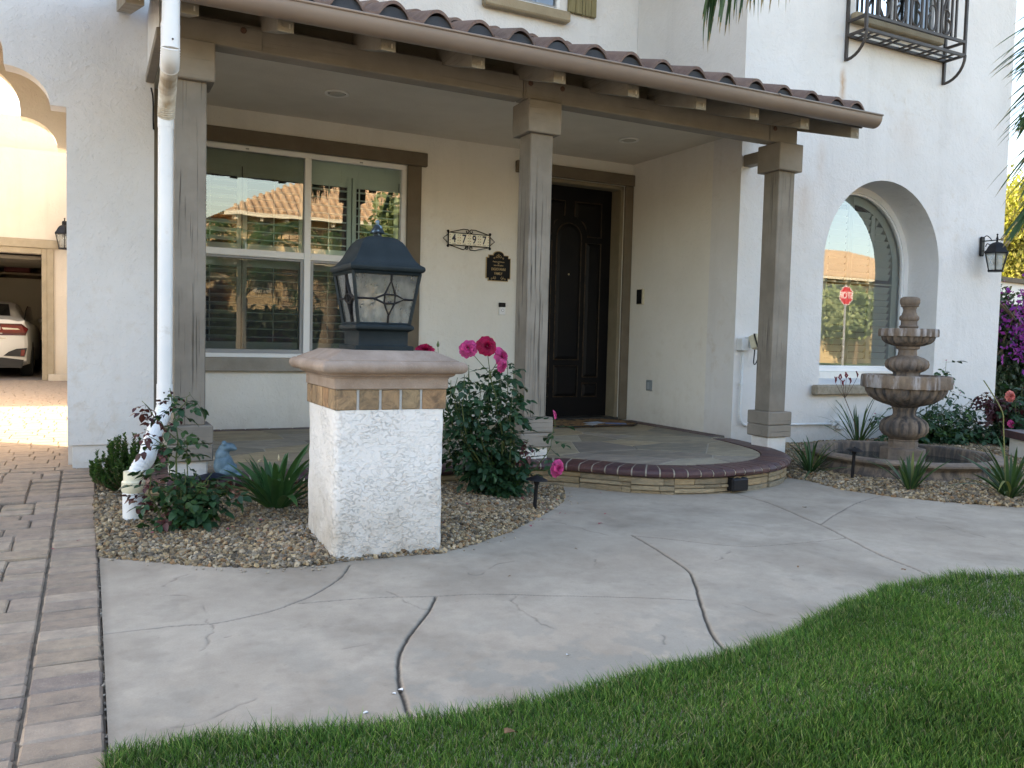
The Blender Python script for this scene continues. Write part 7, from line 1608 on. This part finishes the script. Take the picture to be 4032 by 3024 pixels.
def far_house(label, x0, x1, yf, depth, zev, zr, wins, stone=None, nm='house'):
    h = thing(nm, label, 'house', 'houses across the street'); q = MB(); q.box(x0, x1, yf-depth, yf, GZ-.1, zev); part('wall', q, WARM, h)
    e = .7; xm, ym = (x0+x1)/2, yf-depth/2; rl = max(0, (x1-x0)/2-depth/2)
    A = [(x0-e, yf+e, zev-.12), (x1+e, yf+e, zev-.12), (x1+e, yf-depth-e, zev-.12), (x0-e, yf-depth-e, zev-.12)]; r0_, r1_ = (xm-rl, ym, zr), (xm+rl, ym, zr)
    q = MB(); q.add(A+[r0_, r1_], [(0, 1, 5, 4), (2, 3, 4, 5), (1, 2, 5), (3, 0, 4), (3, 2, 1, 0)]); rf = part('roof', q, RTILE, h)
    # barrel rows on the street slope
    q = MB(); x = x0-e+.15
    while x < x1+e:
        tt = 1.0
        d0 = x-(x0-e); d1 = (x1+e)-x; L = min(1.0, min(d0, d1)/(depth/2+e)); y1_ = yf+e-(depth/2+e)*L; z1_ = zev-.12+(zr-zev+.12)*L
        if L > .05: q.tube([(x, yf+e, zev-.09), (x, y1_, z1_+.03)], .09, 6)
        x += .30
    o = part('tile_rows', q, RTILE, rf); tag(o, kind='stuff')
    q = MB(); q.box(x0-e, x1+e, yf+e-.02, yf+e+.08, zev-.26, zev-.12); part('gutter', q, WTR, h)
    x = x0-.3
    while x < x1+.4: q = MB(); q.box(x, x+.13, yf+.001, yf+e-.05, zev-.40, zev-.20); part('rafter_tail', q, WTR, h); x += .95
    for (wx, wz, ww, wh) in wins:
        q = MB(); q.box(wx-ww/2-.12, wx+ww/2+.12, yf+.001, yf+.06, wz-wh/2-.12, wz+wh/2+.12); f_ = part('window', q, WTR, h); q = MB(); q.box(wx-ww/2, wx+ww/2, yf+.061, yf+.07, wz-wh/2, wz+wh/2); part('pane', q, M('far_pane', (.10, .13, .14), None, rough=.1) if 'far_pane' not in bpy.data.materials else bpy.data.materials['far_pane'], f_)
        for mx in (-.02,): q = MB(); q.box(wx-.02, wx+.02, yf+.071, yf+.08, wz-wh/2, wz+wh/2); part('mullion', q, WTR, f_)
    if stone:
        sb = random.Random(9); STN = bpy.data.materials.get('field_stone')
        if not STN:
            STN, nt, b_, P = new_mat('field_stone'); c = rand_hue(nt, [(.50, .38, .22), (.60, .47, .30), (.42, .31, .19), (.55, .42, .28)]); nt.links.new(c, b_.inputs['Base Color']); b_.inputs['Roughness'].default_value = .9
        xx0, xx1, z0_, z1_ = stone; z = z0_
        while z < z1_-.05:
            hh = sb.uniform(.16, .30); x = xx0
            while x < xx1-.08:
                ww = sb.uniform(.2, .5); q = MB(); q.box(x+.012, min(x+ww, xx1)-.012, yf+.001, yf+.06+sb.uniform(0, .05), z+.012, min(z+hh, z1_)-.012, .02); part('stone', q, STN, h); x += ww
            z += hh
    return h
far_house('warm two-storey tile-roofed house across the street, seen mirrored in the porch window', 5.4, 17.0, -20.0, 11, 4.0, 6.9, [(6.3, 3.15, .5, .9), (9.6, 2.9, 1.1, 1.2), (12.8, 2.8, 1.2, 1.3)], (7.1, 8.9, .6, 3.55))
far_house('lower tile-roofed house across the street to the left of the two-storey one', -14, 4.4, -22.0, 11, 3.4, 5.2, [(-10, 2.0, 1.4, 1.3), (-5, 2.0, 1.6, 1.3), (0, 2.0, 1.4, 1.3)])
far_house('broad tile-roofed house far along the street, mirrored in the arched window', 36, 54, -24.0, 12, 5.2, 7.6, [(40, 4.0, 1.4, 1.2), (44, 4.0, 1.4, 1.2), (48, 3.8, 1.6, 1.4)])
far_house('tile-roofed house across the street between the mirrored ones', 20, 32, -23.0, 11, 5.0, 7.4, [(23, 3.8, 1.2, 1.2), (28, 3.8, 1.4, 1.2)])
FTG = 'trees across the street'; MGR = leaf_mat('street_tree_leaf', [(.16, .21, .09), (.24, .29, .13), (.36, .38, .20)], .5, .3)
for i, (x, y, h, rx_) in enumerate(((11.4, -15.9, 5.0, 1.5), (3.2, -24, 5.6, 1.0), (39.4, -21.5, 4.4, 2.2), (31, -18, 3.8, 2.0), (46.5, -20.0, 4.2, 2.6), (-6, -19, 5.4, 2.0))):
    tree(('round green tree in front of the two-storey house across the street', 'tall thin tree left of the two-storey house across the street', 'large green tree before the far mirrored house', 'street tree near the stop sign', 'low broad tree farthest along the street', 'round tree before the lower house across the street')[i], x, y, GZ, h, (rx_, rx_, h*.30), 4200, .17, MGR, 50+i, FTG)
ss = thing('stop_sign', 'red octagonal stop sign on a pole by the street, mirrored in the arched window', 'sign')
SX, SYY, SZ = 26.3, -10.8, 2.92
q = MB(); oc_ = [(SX+.385*math.cos(R(22.5+45*k)), SZ+.385*math.sin(R(22.5+45*k))) for k in range(8)]; q.prism([oc_], SYY-.002, SYY+.002); part('border', q, M('sign_white', (.8, .8, .8), None, rough=.4), ss)
q = MB(); oc_ = [(SX+.36*math.cos(R(22.5+45*k)), SZ+.36*math.sin(R(22.5+45*k))) for k in range(8)]; q.prism([oc_], SYY+.0025, SYY+.005); part('face', q, M('sign_red', (.55, .02, .03), None, rough=.4), ss)
tm = text_mesh('STOP', .36, bpy.data.materials['sign_white'], SX, SZ, SYY+.0075, .001, ss, 'lettering', .82, .004); tm.rotation_euler = (PI/2, 0, PI)
q = MB(); q.box(SX-.03, SX+.03, SYY-.06, SYY-.003, GZ-.1, SZ+.42); part('pole', q, M('galvanised', (.45, .46, .47), None, rough=.5, metal=.5), ss)

hd = thing('hedge', 'tall dark green hedge added before the house across the street to darken its reflection', 'hedge')  # added to darken the lower part of the porch window's mirror image
leaf_cloud('foliage', hd, (10, -16.6, 1.0), (8.5, .5, .8), 18000, .12, DKG, 77, 90)
q = MB(); q.box(1.8, 18.5, -17.0, -16.4, GZ, 1.6, .2); part('branches', q, M('hedge_core', (.012, .02, .01), None, rough=.9), hd)
# ================================================================ palms
PALML = leaf_mat('palm_leaflet', [(.018, .050, .018), (.03, .075, .025), (.06, .11, .035)], .4, .2); PTIP = leaf_mat('palm_dry_tip', [(.20, .15, .08), (.30, .24, .14)], .7, .2); RACH = M('palm_rachis', (.12, .14, .05), (.17, .18, .07), 20, .6); PTR = M('palm_trunk', (.20, .16, .11), (.28, .23, .16), 12, .9, .02, 20)
def leaflet_mesh(L, W=.021, dry=False):
    q = MB(); n = 7; vs = []
    for i in range(n+1):
        t = i/n; w = W/2*min(1, .5+3*t)*(1-t)**.5*1.1; zb = -.16*L*t*t; vs += [(-w, L*t, zb), (0, L*t, zb-.4*w), (w, L*t, zb)]
    fs = [(3*i+j, 3*i+j+1, 3*i+j+4, 3*i+j+3) for i in range(n) for j in (0, 1)]; q.v = vs; q.f = fs; q.m = [0 if (f[0]//3) < n-1 else 1 for f in fs]
    o = q.build('leaflet', [PALML, PTIP], smooth=True, recalc=False); d = o.data; bpy.data.objects.remove(o); return d
LFM = [leaflet_mesh(L) for L in (.22, .34, .44)]
def frond(pal, pts, n, droop=.5, lm=None, ind=False, hang=None, jit=.12, sc=(.85, 1.15)):
    P_ = smooth_path(pts, 10); q = MB(); q.tube(P_, [.014*(1-i/len(P_))+.003 for i in range(len(P_))], 5); fr_ = part('frond', q, RACH, pal); k = len(P_); jl = []
    for i in range(n):
        t = .18+.82*i/n; j = min(k-2, int(t*(k-1))); p = P_[j].lerp(P_[j+1], t*(k-1)-j if t*(k-1)-j <= 1 else 1); d = (P_[j+1]-P_[j]).normalized(); sd = d.cross(Vector((0, 0, 1)))
        if sd.length < .1: sd = Vector((1, 0, 0))
        sd.normalize()
        for sg in (-1, 1):
            v = sd*sg*.75+d*(.55+.5*t)+Vector((0, 0, -droop+.25*(1-t)+rnd.uniform(-jit, jit))); v += Vector((rnd.uniform(-jit, jit),)*3)
            if hang is not None: v = v*.35+Vector(hang)
            me = rnd.choice(LFM[1:] if t < .85 else LFM[:2]); mt = aim(p, v, rnd.uniform(-.7, .7), rnd.uniform(*sc))
            if ind: link('leaflet', me, fr_, mat=mt)
            else: jl.append((me, mt))
    if jl: join_list('leaflets', jl, fr_, [PALML, PTIP])
def palm(label, x, y, z0, zc, fr_list, rt=.11, lean=(0, 0)):
    t = thing('palm_tree', label, 'palm tree', 'palm trees in the front yards'); q = MB(); n = 22
    q.tube([(x-lean[0]*(1-i/n)**1.5, y-lean[1]*(1-i/n)**1.5, z0+(zc-z0)*i/n) for i in range(n+1)], [rt*(1.12 if i % 2 else 1.0)*(1.15-.3*i/n) for i in range(n+1)], 12); part('trunk', q, PTR, t); return t
px_, py_ = 6.0, 1.75
p1 = palm('feather palm on the lawn just outside the right edge, its fronds hanging into view', px_, py_, GZ, 3.05, [], lean=(-.2, -.1))
frond(p1, [(px_, py_, 3.05), (5.2, 2.1, 3.7), (4.0, 2.7, 3.62), (3.20, 3.05, 3.16), (2.76, 3.36, 2.74)], 120, .75, ind=True, hang=(-.06, .02, -.9), jit=.34, sc=(.95, 1.25))
frond(p1, [(px_, py_, 3.05), (5.7, 2.4, 3.1), (5.25, 2.85, 2.9), (4.98, 3.0, 2.55), (4.86, 3.02, 2.25)], 46, .3, ind=True, hang=(-.85, .12, -.30), jit=.34, sc=(.65, 1.0))
frond(p1, [(px_, py_, 3.05), (5.75, 2.3, 2.9), (5.35, 2.8, 2.6), (5.06, 3.0, 2.25), (4.98, 3.03, 2.0)], 40, .3, ind=True, hang=(-.85, .12, -.50), jit=.30, sc=(.8, 1.2))
frond(p1, [(px_, py_, 3.05), (5.7, 2.3, 2.7), (5.38, 2.75, 2.35), (5.10, 2.98, 2.0), (4.99, 3.05, 1.78)], 40, .3, ind=True, hang=(-.8, .12, -.62), jit=.32, sc=(.85, 1.25))
frond(p1, [(px_, py_, 3.05), (5.6, 2.5, 3.3), (5.2, 2.95, 3.15), (4.98, 3.05, 2.8), (4.88, 3.08, 2.55)], 36, .3, ind=True, hang=(-.9, .1, -.18), jit=.30, sc=(.55, .9))
for k in range(13):
    a = k*2*PI/13+.1
    if 2.2 < a < 3.4: continue
    L = rnd.uniform(1.5, 2.1); ex, ey = math.cos(a)*L, math.sin(a)*L
    if px_+ex < 1.9*(py_+ey)+.2 and py_+ey > 1.6: continue
    frond(p1, [(px_, py_, 3.05), (px_+ex*.35, py_+ey*.35, 3.75), (px_+ex*.8, py_+ey*.8, 3.5), (px_+ex, py_+ey, 2.7)], 40, .5)
p2 = palm('stout feather palm by the street with arching fronds, mirrored in the porch window', 5.35, -5.4, GZ, 1.9, [], .17, (.25, 0))
for k in range(17):
    a = k*2*PI/17; L = rnd.uniform(1.6, 2.3); zz_ = rnd.choice((.9, .5, .1)); frond(p2, [(5.35, -5.4, 1.9), (5.35+math.cos(a)*L*.35, -5.4+math.sin(a)*L*.35, 2.3+zz_*.4), (5.35+math.cos(a)*L*.75, -5.4+math.sin(a)*L*.75, 2.15+zz_*.5), (5.35+math.cos(a)*L, -5.4+math.sin(a)*L, 1.5+zz_*.7)], 34, .4)
p3 = palm('second feather palm by the street, left of the stout one in the mirror image', 3.3, -5.9, GZ, 1.75, [], .13)
for k in range(15):
    a = k*2*PI/15+.2; L = rnd.uniform(1.3, 1.9); zz_ = rnd.choice((1.0, .6, .2)); frond(p3, [(3.3, -5.9, 1.75), (3.3+math.cos(a)*L*.35, -5.9+math.sin(a)*L*.35, 2.2+zz_*.4), (3.3+math.cos(a)*L*.75, -5.9+math.sin(a)*L*.75, 2.1+zz_*.5), (3.3+math.cos(a)*L, -5.9+math.sin(a)*L, 1.6+zz_*.7)], 32, .4)
